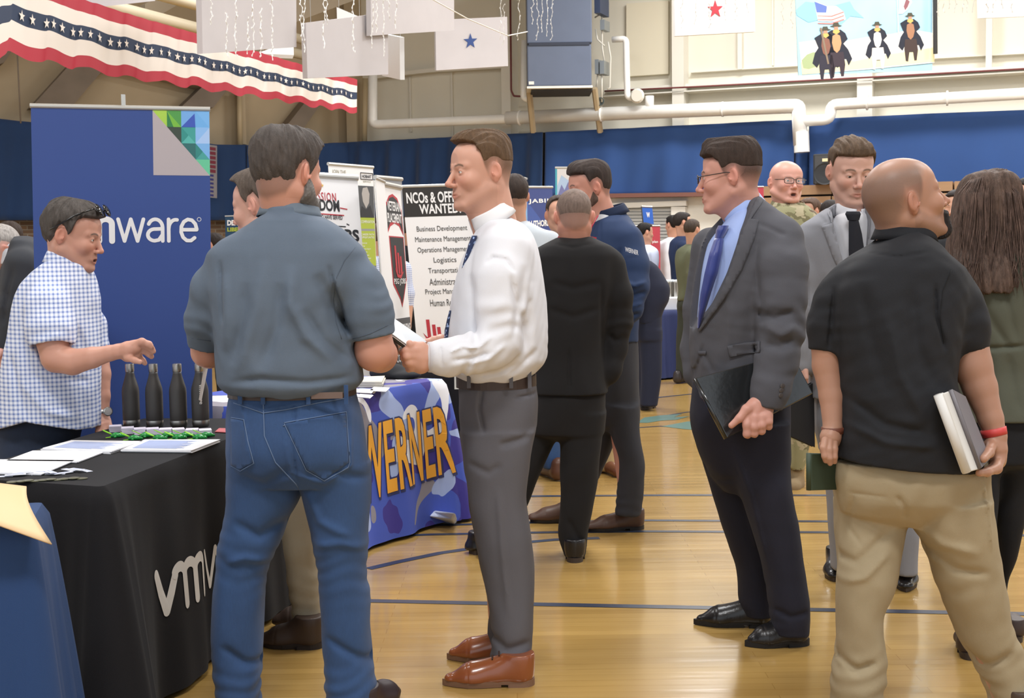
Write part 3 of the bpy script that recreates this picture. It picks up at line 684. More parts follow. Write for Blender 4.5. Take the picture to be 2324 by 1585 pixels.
# ---------------------------------------------------------------- icicle light strings
wire = mat('icicle wire', '#e9e8e4', .4)
def icicles(name, pts, drops, d, label):
    e = empty(name, P(pts[0][0], pts[0][1], d), label, 'lights'); r = random.Random(len(pts)*7+int(pts[0][0]))
    MB().tube([P(x, y, d) for x, y in pts], .0025, 5).build('wire', wire, e)
    mb = MB()
    for (x, y0, y1) in drops:
        q = []; y = y0
        while y < y1: q.append(P(x+r.uniform(-3, 3), y, d+r.uniform(-.02, .02))); y += 9
        if len(q) > 1:
            mb.tube(q, .0028, 4)
            for p in q: mb.obox(p+Vector((r.uniform(-.008, .008), 0, 0)), Vector((1, 0, 0)), Vector((0, 1, 0)), Vector((0, 0, 1)), .003, .003, .007)
    mb.build('drop_strands', wire, e)['kind'] = 'stuff'
icicles('icicle_lights', [(480, -12), (560, -8), (665, -14), (735, -10), (800, -14), (885, -12)], [(480, 0, 60), (515, 30, 132), (535, 0, 135), (562, 40, 128), (575, 0, 130), (592, 20, 133), (618, 0, 136), (684, 0, 95), (690, 0, 120), (735, 0, 116), (742, 0, 60), (801, 0, 118)], 9.5, 'white icicle lights over the largest blank panel')
icicles('icicle_lights', [(840, -10), (870, -6), (905, -12)], [(845, 0, 116), (855, 0, 75), (871, 0, 132), (883, 0, 52), (899, 0, 72)], 11, 'white icicle lights over the overlapping grey panels')
icicles('icicle_lights', [(1130, -10), (1175, 0), (1205, -8), (1255, -4)], [(1137, 0, 96), (1143, 10, 104), (1177, 0, 95), (1209, 0, 62), (1220, 0, 92), (1230, 0, 78), (1243, 0, 90), (1253, 0, 96)], 13, 'white icicle lights hanging in front of the heater')
icicles('icicle_lights', [(1530, -12), (1620, -5), (1700, -10)], [(1548, 0, 66), (1578, 0, 60), (1611, 0, 71), (1645, 0, 50), (1670, 0, 50), (1696, 0, 42), (1776, 0, 66), (1797, 0, 64)], 13, 'white icicle lights draped over the red star panel')
icicles('icicle_lights', [(2125, -10), (2180, -6), (2240, -12), (2310, -10)], [(2130, 0, 42), (2143, 0, 36), (2152, 0, 26), (2168, 0, 36), (2185, 0, 36), (2196, 0, 34), (2210, 0, 30), (2240, 0, 30), (2256, 0, 28), (2275, 0, 26), (2296, 0, 30)], 13, 'white icicle lights right of the riders poster')
e = tag(MB().tube([P(970, -8, 12), P(1060, 42, 13), P(1153, 81, 14), P(1197, 72, 15)], .006, 5).build('guy_wire', wire), 'white wire sagging between the grey panels and the heater', 'wire')

# ---------------------------------------------------------------- bleachers, speaker
bl = empty('folded_bleachers', BW.hit(2000, 600, 2), 'folded brown wooden bleachers under the blue curtain', 'bleachers')
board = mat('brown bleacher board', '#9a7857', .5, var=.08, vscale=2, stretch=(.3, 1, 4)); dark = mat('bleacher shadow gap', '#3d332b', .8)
for seg, (xa, xb) in enumerate([(1727, 1902), (1903, 2170), (2172, 2440)]):
    for k in range(19):
        ya = 427+k*26-(xa-1733)*.026; yb = 427+k*26-(xb-1733)*.026
        o = bwbar([(xa, ya), (xb-2, yb)], 21, 1.5-.04*(k % 2), 2.1+k*.05, board).build('bench_board', board, bl)
        bwbar([(xa, ya+20), (xb-2, yb+20)], 7, 1.5, 1.9+k*.05, dark).build('shadow_strip', dark, bl)  # dark strip standing for the shadow between two boards
sp = empty('loudspeaker', BW.hit(1872, 420, 2.1), 'black loudspeaker box standing on the bleachers', 'speaker')
def wbox2(x0, y0, x1, y1, o0, o1): return wbox(x0, y0, x1, y1, o0, o1)
bevel(wbox2(1845, 350, 1906, 419, 1.7, 2.3).build('cabinet', mat('black speaker carpet', '#2b2b2d', .8), sp), .02)
wbox2(1849, 354, 1902, 417, 2.3, 2.32).build('grille', mat('speaker grille', '#3a3a3b', .6, bump=.4, bscale=120), sp)
MB().lathe(BW.hit(1872, 395, 2.32), [(.17, 0), (.17, .015), (.15, .01), (.05, .005)], 24, ax=BW.n, ux=BW.d).build('woofer_ring', mat('black rubber', '#222224', .4), sp)
wbox2(1866, 360, 1882, 367, 2.32, 2.33).build('badge', mat('speaker badge', '#d6c9a0', .4), sp)
ORD = ['first', 'second', 'third', 'fourth', 'fifth', 'sixth', 'seventh', 'eighth', 'ninth', 'tenth', 'eleventh', 'twelfth', 'thirteenth']
# ================================================================ TABLES, BANNERS, SMALL THINGS
def tablecloth(name, corners, ztop, m, label, flare=.05, amp=.02, lam=.28, seed=0, zbot=.02, cornerflare=.05, top=True):
    """cloth over a table: corners in order round the top; skirt hangs in folds that swell toward the floor"""
    e = empty(name, (sum(c[0] for c in corners)/4, sum(c[1] for c in corners)/4, 0), label, 'tablecloth')
    c = [Vector((a[0], a[1], 0)) for a in corners]; ctr = sum(c, Vector())/len(c); per = []; r = .03
    for i in range(4):
        a, b, d = c[i], c[(i+1) % 4], c[i-1]; e1 = (b-a); L = e1.length; e1.normalize(); n = Vector((e1.y, -e1.x, 0)); n = n if (a-ctr).dot(n) > 0 else -n
        e0 = (a-d).normalized(); n0 = Vector((e0.y, -e0.x, 0)); n0 = n0 if (a-ctr).dot(n0) > 0 else -n0
        o = a-e0*r+e1*r
        for k in range(7):
            t = k/6; q = n0.lerp(n, t).normalized(); per.append((o+q*r, q, math.sin(PI*t)))
        ns = max(6, int(L/.025))
        for k in range(1, ns): per.append((a+e1*(r+(L-2*r)*k/ns), n, math.exp(-min(k, ns-k)*.025/.07)*.0))
    rs = np.random.RandomState(seed); ph = rs.rand(5)*6.28; V = []; F = []; nz = 26; N_ = len(per); s_ = 0
    S = [0]
    for i in range(1, N_): S.append(S[-1]+(per[i][0]-per[i-1][0]).length)
    # distance to nearest corner
    cd = [min((p[0]-q).length for q in c) for p in per]
    for j in range(nz+1):
        t = j/nz; z = ztop-(ztop-zbot)*t
        for i, (p, n, cf) in enumerate(per):
            w = t**.8; rt = 0 if t > .02 else -.012*(1-t/.02)
            cw = math.exp(-(cd[i]/.13)**2)
            d = flare*t+w*amp*(math.sin(2*PI*S[i]/lam+ph[0]+.5*math.sin(S[i]*3+ph[1])+.4*t)+.4*math.sin(2*PI*S[i]/(lam*.47)+ph[2]))+cornerflare*cw*t**.7+cw*.02*math.sin(cd[i]*70+1)*w
            V.append(p+n*(d+rt)+Vector((0, 0, z)))
    for j in range(nz):
        for i in range(N_): k = (i+1) % N_; F.append((j*N_+i, j*N_+k, (j+1)*N_+k, (j+1)*N_+i))
    F.append(tuple(range(N_)))
    o = mesh_obj('cloth', [tuple(v) for v in V], F, m, e, smooth=False); autosmooth(o, 50)
    mb = MB(); k = [q+(ctr-q)*.06 for q in c]
    mb.hexa([q+Vector((0, 0, ztop-.035)) for q in k]+[q+Vector((0, 0, ztop-.006)) for q in k]); mb.build('tabletop', mat('table board', '#d0cbc0', .6), e)
    for q in c:
        z = q+(ctr-q)*.15; MB().tube([z+Vector((0, 0, .0)), z+Vector((0, 0, ztop-.03))], .014, 8).build('leg', mat('table leg', '#55585c', .4, metal=.5), e)
    return e
blk = mat('black polyester cloth', '#161518', .85, bump=.2, bscale=600, sheen=.03, spec=.25)
TB = [(-1.168, 3.72), (-.92, 5.28), (-1.51, 5.37), (-1.735, 3.95)]; TZ = .745
t1 = tablecloth('black_tablecloth', TB, TZ, blk, 'long black tablecloth with white lettering, bottles and papers on it', flare=.03, amp=.017, lam=.42, seed=4, cornerflare=.09)
# lettering on cloth: strokes in units of x-height
def arc(cx, cy, rx, ry, a0, a1, n=10): return [(cx+rx*math.cos(math.radians(a0+(a1-a0)*k/n)), cy+ry*math.sin(math.radians(a0+(a1-a0)*k/n))) for k in range(n+1)]
def g_ware(x, hd=1.0):
    L_ = []
    L_.append([(x, 1), (x+.32, 0), (x+.66, 1), (x+1.0, 0), (x+1.32, 1)]); x += 1.52
    L_.append(arc(x+.42, .62, .38, .38, 155, 0)+[(x+.80, .0)]); L_.append([(x+.80, .56), (x+.45, .55)]+arc(x+.38, .28, .36, .27, 95, 270)+[(x+.6, .05), (x+.80, .3)]); x += 1.12
    L_.append([(x, 0), (x, 1)]); L_.append([(x, .55)]+arc(x+.38, .55, .38, .43, 160, 80)); x += .62
    L_.append([(x+.04, .52), (x+.86, .52)]+arc(x+.45, .5, .42, .5, 5, 315)); x += .95
    return L_, x
def g_vm(x): return [[(x, 1), (x+.42, .02), (x+.85, .85)]+arc(x+1.08, .78, .28, .22, 150, 0)+[(x+1.36, 0)], [(x+1.36, .75)]+arc(x+1.68, .78, .32, .22, 170, 0)+[(x+2.0, 0)], [(x+2.0, .75)]+arc(x+2.34, .78, .33, .22, 170, 0)+[(x+2.67, 0)]], x+2.67
fr1 = Frame((TB[0][0], TB[0][1], TZ), (TB[1][0], TB[1][1], TZ), (TB[0][0], TB[0][1], 0))
cl = [o for o in t1.children if o.name.startswith('cloth')][0]
from mathutils.bvhtree import BVHTree
def drape(obj, N, gap=.002):
    """press flat lettering on the cloth's real surface"""
    me = obj.data; off = Vector(obj['_w']); bv = BVHTree.FromPolygons([v.co+off for v in me.vertices], [tuple(p.vertices) for p in me.polygons])
    def w(p):
        h = bv.ray_cast(p+N*.4, -N, 1.0)
        return h[0]+N*gap if h[0] is not None else p
    return w
wh = mat('white print', '#dcd7cf', .7)
dw = drape(cl, fr1.N, .003)
XH = .128; x0 = .203*fr1.w; yb = TZ-.285
vm, xe = g_vm(0); wr, _ = g_ware(2.98)
def place(ls, s_, ox, oy, slope=0): return [[(ox+a*s_, (-(oy)+b*s_)-0+slope*(a*s_)) for a, b in l] for l in ls]
def dens(ls, n=5):
    out = []
    for l in ls:
        q = []
        for i in range(len(l)-1):
            for k in range(n): t = k/n; q.append((l[i][0]*(1-t)+l[i+1][0]*t, l[i][1]*(1-t)+l[i+1][1]*t))
        q.append(l[-1]); out.append(q)
    return out
strokes(fr1, dens(place(vm, XH, x0, yb, -.03), 2), .034, wh, t1, 'lettering', warp=dw); strokes(fr1, dens(place(wr, XH, x0, yb, -.03), 2), .017, wh, t1, 'lettering', warp=dw)

# ---- things on the black table
def tp(x, y, z=TZ): return G(x, y, z)
bot_m = mat('black powder coat', '#3a3735', .42, bump=.1, bscale=900); stl = mat('brushed steel', '#b5b2ab', .28, metal=1, bump=.1, bscale=200, stretch=(1, 1, 8))
def bottle(loc, label):
    e = empty('bottle', loc, label, 'bottle', 'insulated bottles on the black table')
    MB().lathe(loc, [(.031, .020), (.0325, .026), (.0330, .06), (.0330, .135), (.0315, .150), (.0265, .168), (.0200, .190), (.0165, .205), (.0158, .214)], 32).build('body', bot_m, e, True)
    autosmooth(MB().lathe(loc, [(.029, 0), (.031, .003), (.0330, .010), (.0330, .022), (.0325, .026)], 32).build('steel_base', stl, e))
    autosmooth(MB().lathe(loc, [(.0158, .212), (.0172, .214), (.0172, .240), (.0160, .2435), (.010, .245), (.0005, .245)], 32).build('cap', stl, e))
    return e
bl_labels = ['black steel-capped bottle, leftmost of the four, under the reaching hand', 'second black steel-capped bottle from the left on the black table', 'third black bottle from left, standing alone between its neighbours', 'rightmost black bottle with white lettering, beside the jeans']
for (x, y), lb in zip([(299, 968), (352, 969), (406, 969), (456, 968)], bl_labels):
    e = bottle(tp(x, y, TZ+.001), lb)
    if x > 440:
        f = Frame(Vector(e.location)+Vector((.020, -.0275, .165)), Vector(e.location)+Vector((.020, -.0275, .085)), Vector(e.location)+Vector((.004, -.0325, .165))); f.N = Vector((.3, -.95, 0)).normalized()
        text(f, 'vmware', 0, .95, .95, .6, wh, e, n=.0015, bold=.01)
paper = mat('white paper', '#e8e8ec', .7); ink = mat('pale blue print', '#a9b6da', .7)
def stack(quad, th, m, name, label, lines=0, group=None, z=TZ+.001, cat='paper', n=5):
    q = [G(x, y, z) for x, y in quad]; e = empty(name, q[0], label, cat, group); r = random.Random(int(quad[0][0]))
    for k in range(n):
        mb = MB(); o = Vector((r.uniform(-.004, .004), r.uniform(-.004, .004), z+0)); h = th/n
        b = [v+Vector((o.x, o.y, h*k)) for v in q]; t = [v+Vector((o.x, o.y, h*(k+.9))) for v in q]; mb.hexa(b+t).build('sheet', m, e)
    if lines:
        f = Frame(q[0]+Vector((0, 0, th)), q[1]+Vector((0, 0, th)), q[3]+Vector((0, 0, th))); f.N = Vector((0, 0, 1)); mb = MB()
        for k in range(lines): a = .12+.78*k/lines; poly_plate(f, [(a, .12), (a+.02, .12), (a+.02, .12+r.uniform(.55, .76)), (a, .12+r.uniform(.55, .76))], .0006, mb)
        mb.build('print_lines', ink, e)['kind'] = 'stuff'
    return e
stack([(94, 1024), (160, 1006), (322, 1008), (251, 1031)], .010, paper, 'paper_stack', 'stack of printed sheets nearest the checked shirt, left of another stack', 16)
stack([(275, 1027), (327, 1004), (498, 1004), (434, 1029)], .010, paper, 'paper_stack', 'rightmost stack of printed sheets, beside the blue jeans', 20)
stack([(14, 1050), (75, 1027), (242, 1027), (176, 1052)], .006, paper, 'paper_stack', 'blank-looking white stack in the middle left of the black table')
stack([(-60, 1076), (-18, 1047), (168, 1049), (94, 1080)], .006, paper, 'paper_stack', 'white stack nearest the camera, cut by the left edge')
stack([(487, 982), (496, 974), (530, 975), (524, 984)], .004, mat('red printed card', '#b0555a', .6), 'card_stack', 'small red and white card stack at far right of black table', 0, None, TZ+.001, 'card', 3)
lav = mat('lavender white card', '#d9d3e2', .7)
for i, (x, y) in enumerate([(262, 980), (290, 984), (318, 986), (347, 986), (376, 987), (405, 987), (436, 988), (466, 989)]):
    c = tp(x, y); u = Vector((.9, .25, 0)).normalized(); v = Vector((-u.y, u.x, 0)); r = random.Random(i); w = 'leftmost' if i == 0 else ('rightmost' if i == 7 else ['second', 'third', 'fourth', 'fifth', 'sixth', 'seventh'][i-1]+' from left')
    mb = MB(); e = empty('card_pile', c, 'small pile of pale lavender cards, %s of the row by the bottles' % w, 'cards', 'card piles in front of the bottles')
    for k in range(5): a = r.uniform(-.1, .1); uu = (u+v*a).normalized(); mb = MB().obox(c+Vector((0, 0, .003+.0045*k)), uu, Vector((-uu.y, uu.x, 0)), Vector((0, 0, 1)), .022, .028, .0020); mb.build('card', lav, e)
grn = mat('translucent green plastic', '#1f8a3c', .2, coat=.3); lime = mat('lime green plastic', '#8ed22c', .35)
for i, (x, y, a) in enumerate([(262, 995, .2), (302, 1001, .1), (328, 995, .4), (358, 1000, 0), (378, 994, .3), (402, 999, .1), (420, 994, .35), (448, 999, .05), (466, 994, .3)]):
    c = tp(x, y); u = Vector((math.cos(a), math.sin(a), 0)); v = Vector((-u.y, u.x, 0)); w = 'leftmost' if i == 0 else ('rightmost' if i == 8 else ['second', 'third', 'fourth', 'fifth', 'sixth', 'seventh', 'eighth'][i-1]+' from left')
    e = empty('plastic_clip', c, 'green plastic clip with lime wing, %s of the row on black table' % w, 'clip', 'green clips in front of the card piles')
    MB().tube([c+u*-.016+Vector((0, 0, .008)), c+Vector((0, 0, .012)), c+u*.014+Vector((0, 0, .010)), c+u*.034+Vector((0, 0, .007))], [.006, .010, .009, .004], 8).build('body', grn, e, True)
    MB().tube([c+v*-.012+Vector((0, 0, .006)), c+v*.012+Vector((0, 0, .006))], .005, 8).build('hinge', grn, e, True)
    b = c+u*-.012+Vector((0, 0, .014)); d = (-u*.9+Vector((0, 0, .45))).normalized(); mb = MB(); pts = [b+d*(.018+.018*math.cos(t))+v*(.009*math.sin(t)) for t in [2*PI*k/14 for k in range(14)]]
    mb.add(pts+[q+Vector((0, 0, .0025)) for q in pts], [tuple(range(13, -1, -1)), tuple(range(14, 28))]+[(k, (k+1) % 14, 14+(k+1) % 14, 14+k) for k in range(14)]).build('wing', lime, e)
    MB().hexa([c-u*.034-v*.004+Vector((0, 0, .002)), c-u*.034+v*.004+Vector((0, 0, .002)), c-u*.008+v*.003+Vector((0, 0, .004)), c-u*.008-v*.003+Vector((0, 0, .004)), c-u*.034-v*.004+Vector((0, 0, .004)), c-u*.034+v*.004+Vector((0, 0, .004)), c-u*.008+v*.003+Vector((0, 0, .008)), c-u*.008-v*.003+Vector((0, 0, .008))]).build('tail', lime, e)
tagm = mat('white sticker tag', '#dfe2ee', .6); coinm = mat('olive enamel pin', '#6d6d56', .35, metal=.4)
r = random.Random(12)
for i in range(13):
    x = 6+i*15.5+r.uniform(-4, 4); y = 1082-i*1.0+r.uniform(-4, 4) if i < 12 else 1070
    c = tp(x, y); a = r.uniform(-.9, .9); u = Vector((math.cos(a), math.sin(a), 0)); v = Vector((-u.y, u.x, 0)); h = .001+.0022*(i % 4)
    e = MB().obox(c+Vector((0, 0, h+.001)), u, v, Vector((0, 0, 1)), .030, .010, .0008).build('sticker_tag', tagm, None, loc=c)
    tag(e, 'small white printed tag in the loose heap, %s counting from the left' % ORD[i], 'tag', 'white tags heaped on the black table')
    f = Frame(c-u*.024+v*.006+Vector((0, 0, h+.0022)), c+u*.024+v*.006+Vector((0, 0, h+.0022)), c-u*.024-v*.006+Vector((0, 0, h+.0022))); f.N = Vector((0, 0, 1)); poly_plate(f, [(0, .2), (1, .2), (1, .45), (0, .45)], .0001, poly_plate(f, [(0, .6), (.8, .6), (.8, .85), (0, .85)], .0001).__class__() , h=.0002).build('print', ink, e)
for i in range(10):
    x = 30+i*17+r.uniform(-3, 3); y = 1096-i*.9; c = tp(x, y)
    e = MB().lathe(c+Vector((0, 0, .0005+.0012*(i % 3))), [(.016, 0), (.017, .001), (.017, .0025), (.014, .0032), (.001, .0032)], 20).build('round_pin', coinm, None, False, loc=c); tag(e, 'round olive pin before the white tags, %s counting from the left' % ORD[i], 'pin', 'olive pins on the black table')
# curled manila sheet held at left edge
V = []; F = []
def bez(a, b, c, d, t): return a*(1-t)**3+b*3*t*(1-t)**2+c*3*t*t*(1-t)+d*t**3
for i in range(13):
    s_ = i/12
    top = P(-90+s_*150, 1086+s_*18, 3.42-.10*s_); bot = P(-90+s_*208, 1160+s_*75, 3.05+.10*s_)
    for j in range(11):
        t = j/10; p = top.lerp(bot, t)+Vector((-.02*math.sin(PI*t)*s_, -.0*t, .018*math.sin(PI*t))); V.append(p)
for i in range(12):
    for j in range(10): a = i*11+j; F.append((a, a+1, a+12, a+11))
o = mesh_obj('manila_sheet', [tuple(v) for v in V], F, mat('manila card', '#d9b98c', .6), None, True, loc=P(0, 1150, 3.25)); sd = o.modifiers.new('s', 'SOLIDIFY'); sd.thickness = .003
tag(o, 'curling tan manila sheet poking in at the left edge', 'paper')
tablecloth('blue_tablecloth', [(-1.177, 3.20), (-1.255, 3.52), (-2.3, 3.30), (-2.2, 2.95)], .745, mat('deep blue cloth', '#1c3b69', .85, bump=.2, bscale=600, sheen=.03), 'deep blue tablecloth in the bottom left corner', flare=.05, amp=.01, lam=.4, seed=2, cornerflare=.03)

# ---- camouflage table
def wcamo():
    m = mat('blue camouflage cloth', '#3f57b5', .7, bump=.15, bscale=500); nt, N, L, b = nodes(m); tc = N.new('ShaderNodeTexCoord'); col = srgb('#3f55b4')
    for i, (c, th, sc, lo) in enumerate([('#38308a', .53, 3.6, 3), ('#8a8690', .56, 3.2, 11), ('#9fb0dc', .635, 4.0, 23), ('#e4e4ea', .62, 3.4, 31)]):
        n = N.new('ShaderNodeTexNoise'); n.inputs['Scale'].default_value = sc; n.inputs['Detail'].default_value = 1.2; n.inputs['Distortion'].default_value = .6; mp = N.new('ShaderNodeMapping'); mp.inputs['Location'].default_value = (lo, lo*.3, 0); L(tc.outputs['Object'], mp.inputs[0]); L(mp.outputs[0], n.inputs[0])
        col = mixc(nt, vmath(nt, 'GREATER_THAN', n.outputs[0], th), col, srgb(c))
    L(col, b.inputs['Base Color']); return m
WT = [(-1.03, 5.60), (-.345, 6.88), (-1.005, 7.235), (-1.69, 5.955)]
t2 = tablecloth('camouflage_tablecloth', WT, TZ, wcamo(), 'blue and white camouflage tablecloth with large gold letters', flare=.05, amp=.014, lam=.45, seed=9, cornerflare=.07)
cl2 = [o for o in t2.children if o.name.startswith('cloth')][0]
fr2 = Frame((WT[0][0], WT[0][1], TZ), (WT[1][0], WT[1][1], TZ), (WT[0][0], WT[0][1], 0))
def wtext(bold, m, gap, dx=0, dy=0):
    v, fs = text_geo('WERNER', bold, 1.08); bm = bmesh.new(); vs = [bm.verts.new(tuple(a)) for a in v]
    for f_ in fs:
        try: bm.faces.new([vs[k] for k in f_])
        except ValueError: pass
    bmesh.ops.subdivide_edges(bm, edges=[e_ for e_ in bm.edges if e_.calc_length() > .2], cuts=3, use_grid_fill=True); bmesh.ops.triangulate(bm, faces=bm.faces[:])
    bm.verts.ensure_lookup_table(); vv = np.array([tuple(q.co) for q in bm.verts]); ff = [tuple(q.index for q in f_.verts) for f_ in bm.faces]; bm.free()
    v0, _ = text_geo('WERNER', 0.0, 1.08); lo, hi = v0.min(0), v0.max(0); q = (vv-lo)/np.maximum(hi-lo, 1e-6); W = drape(cl2, fr2.N, gap); out = []
    for a, b_, _ in q: x = .43+.52*a; y = TZ-(.245+.33*b_+.03*a); out.append(tuple(W(fr2.p(x+dx, (y+dy)/TZ))))
    return mesh_obj('lettering', out, ff, m, t2)
wtext(.045, mat('dark letter edge', '#2b2f5c', .7), .003, .006, .004); wtext(.022, mat('gold letters', '#e2a02f', .6), .006)
o = mesh_obj('cloth_corner', *(lambda b: (b.v, b.f))(MB().hexa([G(966, 1182), G(1034, 1192), G(1040, 1180), G(980, 1168), G(972, 1172, .07), G(1030, 1180, .06), G(1037, 1165, .12), G(985, 1158, .09)])), mat('pale cloth underside', '#c3cbe0', .7), t2); bevel(o, .015, 3)
# bits on it
def tp2(x, y, z=TZ): return G(x, y, z)
stack([(812, 880), (826, 868), (874, 866), (868, 880)], .03, mat('leaflet', '#d5cfc0', .7), 'leaflet_stack', 'stack of pale leaflets on the camouflage cloth beside the grey polo', 0, None, TZ+.002, 'leaflets', 6)
for i, q in enumerate([[(800, 892), (812, 884), (850, 885), (842, 894)], [(838, 888), (848, 880), (884, 882), (876, 890)], [(806, 902), (818, 896), (846, 898), (838, 905)]]):
    stack(q, .004, paper, 'card_stack', ['white cards lying left below the leaflet stack', 'white cards lying right of the leaflet stack', 'white cards lying nearest the front edge of the camouflage cloth'][i], 0, None, TZ+.002, 'card', 2)
e = empty('baseball_cap', tp2(890, 856), 'dark cap or bag lying on the back of the camouflage table', 'cap'); g = Grid(np.array(tp2(890, 856))-.2, np.array(tp2(890, 856))+.25, .008); c_ = tp2(888, 860)
g.ell((c_.x-.02, c_.y+.05, c_.z+.03), (.10, .09, .05), .02); g.ell((c_.x+.07, c_.y, c_.z+.02), (.09, .07, .022), .02); V, Q = g.surf(); mesh_obj('cap_body', V, Q, mat('black felt', '#1f2024', .9), e, True)
tablecloth('black_tablecloth', [(-.53, 7.52), (-.24, 7.49), (-.22, 8.2), (-.51, 8.25)], .745, blk, 'black tablecloth just behind the camouflage one, by the grey trousers', seed=7)
e = empty('equipment_case', P(985, 830, 7.9), 'dark case with pale trim on the rear black table', 'case')
c_ = G(975, 828, .75); bevel(MB().obox(c_+Vector((.02, .1, .05)), Vector((1, 0, 0)), Vector((0, 1, 0)), Vector((0, 0, 1)), .17, .12, .048).build('case_body', mat('dark case', '#2d2f33', .5), e), .01)
MB().obox(c_+Vector((.02, -.022, .05)), Vector((1, 0, 0)), Vector((0, 1, 0)), Vector((0, 0, 1)), .15, .003, .005).build('trim_strip', silver if 'silver' in globals() else mat('silver metal', '#c9c6c0', .25, metal=1), e)

# ---- roll-up banners
rail = mat('silver rail', '#c4c2bc', .35, metal=.6); bwhite = mat('banner white', '#e9e8e8', .6)
def banner(tl, tr, bl, m, label, name='banner_stand', railr=.012, base=True, pole=True):
    """tl,tr,bl: (px,py,depth)"""
    a, b, c = P(*tl), P(*tr), P(*bl); e = empty(name, (c.x, c.y, 0), label, 'banner'); f = Frame(a, b, c)
    plate(f, 0, 0, 1, 1, -.002, .002).build('printed_sheet', m, e); MB().tube([f.p(-.005, 0, 0), f.p(1.005, 0, 0)], railr, 12).build('top_rail', rail, e, False)
    lo = f.p(.5, 1); 
    if pole: MB().tube([f.p(.5, 0, -.03), f.p(.5, 1, -.03)], .008, 8).build('rear_pole', rail, e, True)
    if base: u = Vector((f.U.x, f.U.y, 0)).normalized(); MB().obox(Vector((lo.x, lo.y, .05)), u, Vector((-u.y, u.x, 0)), Vector((0, 0, 1)), f.w/2+.01, .05, .05).build('base', rail, e)
    return e, f
e, f = banner((70, 240, 5.45), (475, 248, 5.60), (70+27, 1570, 5.45), mat('vivid blue print', '#2f498c', .55, bump=.03, bscale=5), 'tall blue banner with white lettering behind the checked shirt', railr=.010)
MB().obox(f.p(.512, -.012, -.005), f.U, f.N, Vector((0, 0, 1)), .008, .012, .024).build('rail_clip', rail, e)
fp = lambda x, y: ((x-70-(y-240)*.018)/405.0, (y-240-(x-70)*.02)/1330*1.0)
def bp(pts, col, n): return poly_plate(f, pts, n).build('printed_shape', mat('print '+col, col, .55), e)
X0, X1, Y0, Y1 = .676, 1.0, .004, .1135
def cx(i): return X0+(X1-X0)*i/4
def cy(i): return Y0+(Y1-Y0)*i/4
bp([(X0, Y0), (X1, Y1), (X0, Y1)], '#b3a9ac', .0025)
pal = {(0, 0): ('#a9cf4e', None), (1, 0): ('#4f9a4a', '#76b83e'), (2, 0): ('#74abe6', '#3b58b8'), (3, 0): ('#79b6ee', '#6fb0ea'), (1, 1): ('#38463c', None), (2, 1): ('#3f9f98', '#55b3aa'), (3, 1): ('#8cbcf0', '#a9c8f2'), (2, 2): ('#2c6a6a', None), (3, 2): ('#7ab2e8', '#45a09a'), (3, 3): ('#66c59a', None)}
for (c, r_), (a, b) in pal.items():
    p00, p10, p01, p11 = (cx(c), cy(r_)), (cx(c+1), cy(r_)), (cx(c), cy(r_+1)), (cx(c+1), cy(r_+1))
    if b is None: bp([p00, p10, p11], a, .0026)
    elif (c, r_) == (2, 0): bp([p00, p10, p11, p01], a, .0026); bp([p01, (cx(c+.95), cy(r_+.15)), p11], b, .0034)
    elif (c+r_) % 2: bp([p00, p10, p11], a, .0026); bp([p00, p11, p01], b, .0026)
    else: bp([p00, p10, p01], a, .0026); bp([p10, p11, p01], b, .0026)
bp([(cx(1), cy(0)), (cx(1.45), cy(1)), (cx(1), cy(1))], '#2f7f45', .0032); bp([(cx(2), cy(1)), (cx(2.5), cy(1.5)), (cx(2), cy(2))], '#2f8f88', .0032); bp([(cx(3), cy(2)), (cx(3.5), cy(2.5)), (cx(3), cy(3))], '#2f8580', .0032)
# lettering x-height 51 px at depth 5.75
s_ = .092; ox = (131-70)/405*f.w
wr, _ = g_ware(2.93, 1); vm, _ = g_vm(0); by = (542-243)/543.
sx = (432-258)/522/4.10; 
def sc(ls, ax_, x0_): return [[(x0_+a*ax_, -(by)+b*.0905) for a, b in l] for l in ls]
gw, xe = g_ware(0); strokes(f, sc(gw, (432-256)/543.0/xe*1.0, (255-73)/543.0), .0150, bwhite, e, 'lettering'); gv, xv = g_vm(0); strokes(f, sc(gv, .077, (255-73)/543.0-.015-.077*2.67-.01), .024, bwhite, e, 'lettering')
mb = MB(); c_ = (( 433-73)/543.0, -(by)+.0905); strokes(f, [[(c_[0]+.008*math.cos(t), c_[1]+.008*math.sin(t)) for t in [2*PI*k/12 for k in range(13)]]], .002, bwhite, e, 'registered_mark')
# employer banner at the back with a portrait
e, f = banner((745, 372, 9.3), (846, 380, 9.75), (765, 900, 9.3), bwhite, 'white and green banner with a portrait, rising behind the mission banner')
def fl(f, x0, y0, x1, y1, col, n=.003, name='printed_shape'): return poly_plate(f, [(x0, y0), (x1, y0), (x1, y1), (x0, y1)], n).build(name, mat('print '+col, col, .6), e)
fl(f, .62, .085, .99, .225, '#4a4c50'); 
poly_plate(f, [(.74, .095), (.84, .09), (.89, .12), (.87, .16), (.80, .185), (.73, .155), (.71, .12)], .004).build('portrait_face', mat('print face', '#a9a4a0', .6), e); poly_plate(f, [(.64, .225), (.70, .175), (.80, .19), (.9, .17), (.97, .225)], .0045).build('portrait_coat', mat('print coat', '#2b2c30', .6), e)
fl(f, .62, .225, .99, .275, '#a3b23e'); fl(f, .62, .275, .99, .285, '#8c8f90'); fl(f, .62, .285, .99, .44, '#a3b23e'); fl(f, .62, .44, .99, .475, '#6d7074'); fl(f, .62, .475, .99, .7, '#a3b23e')
dkt = mat('dark print', '#3a3b3f', .6); grt = mat('grey print', '#8c8a70', .6)
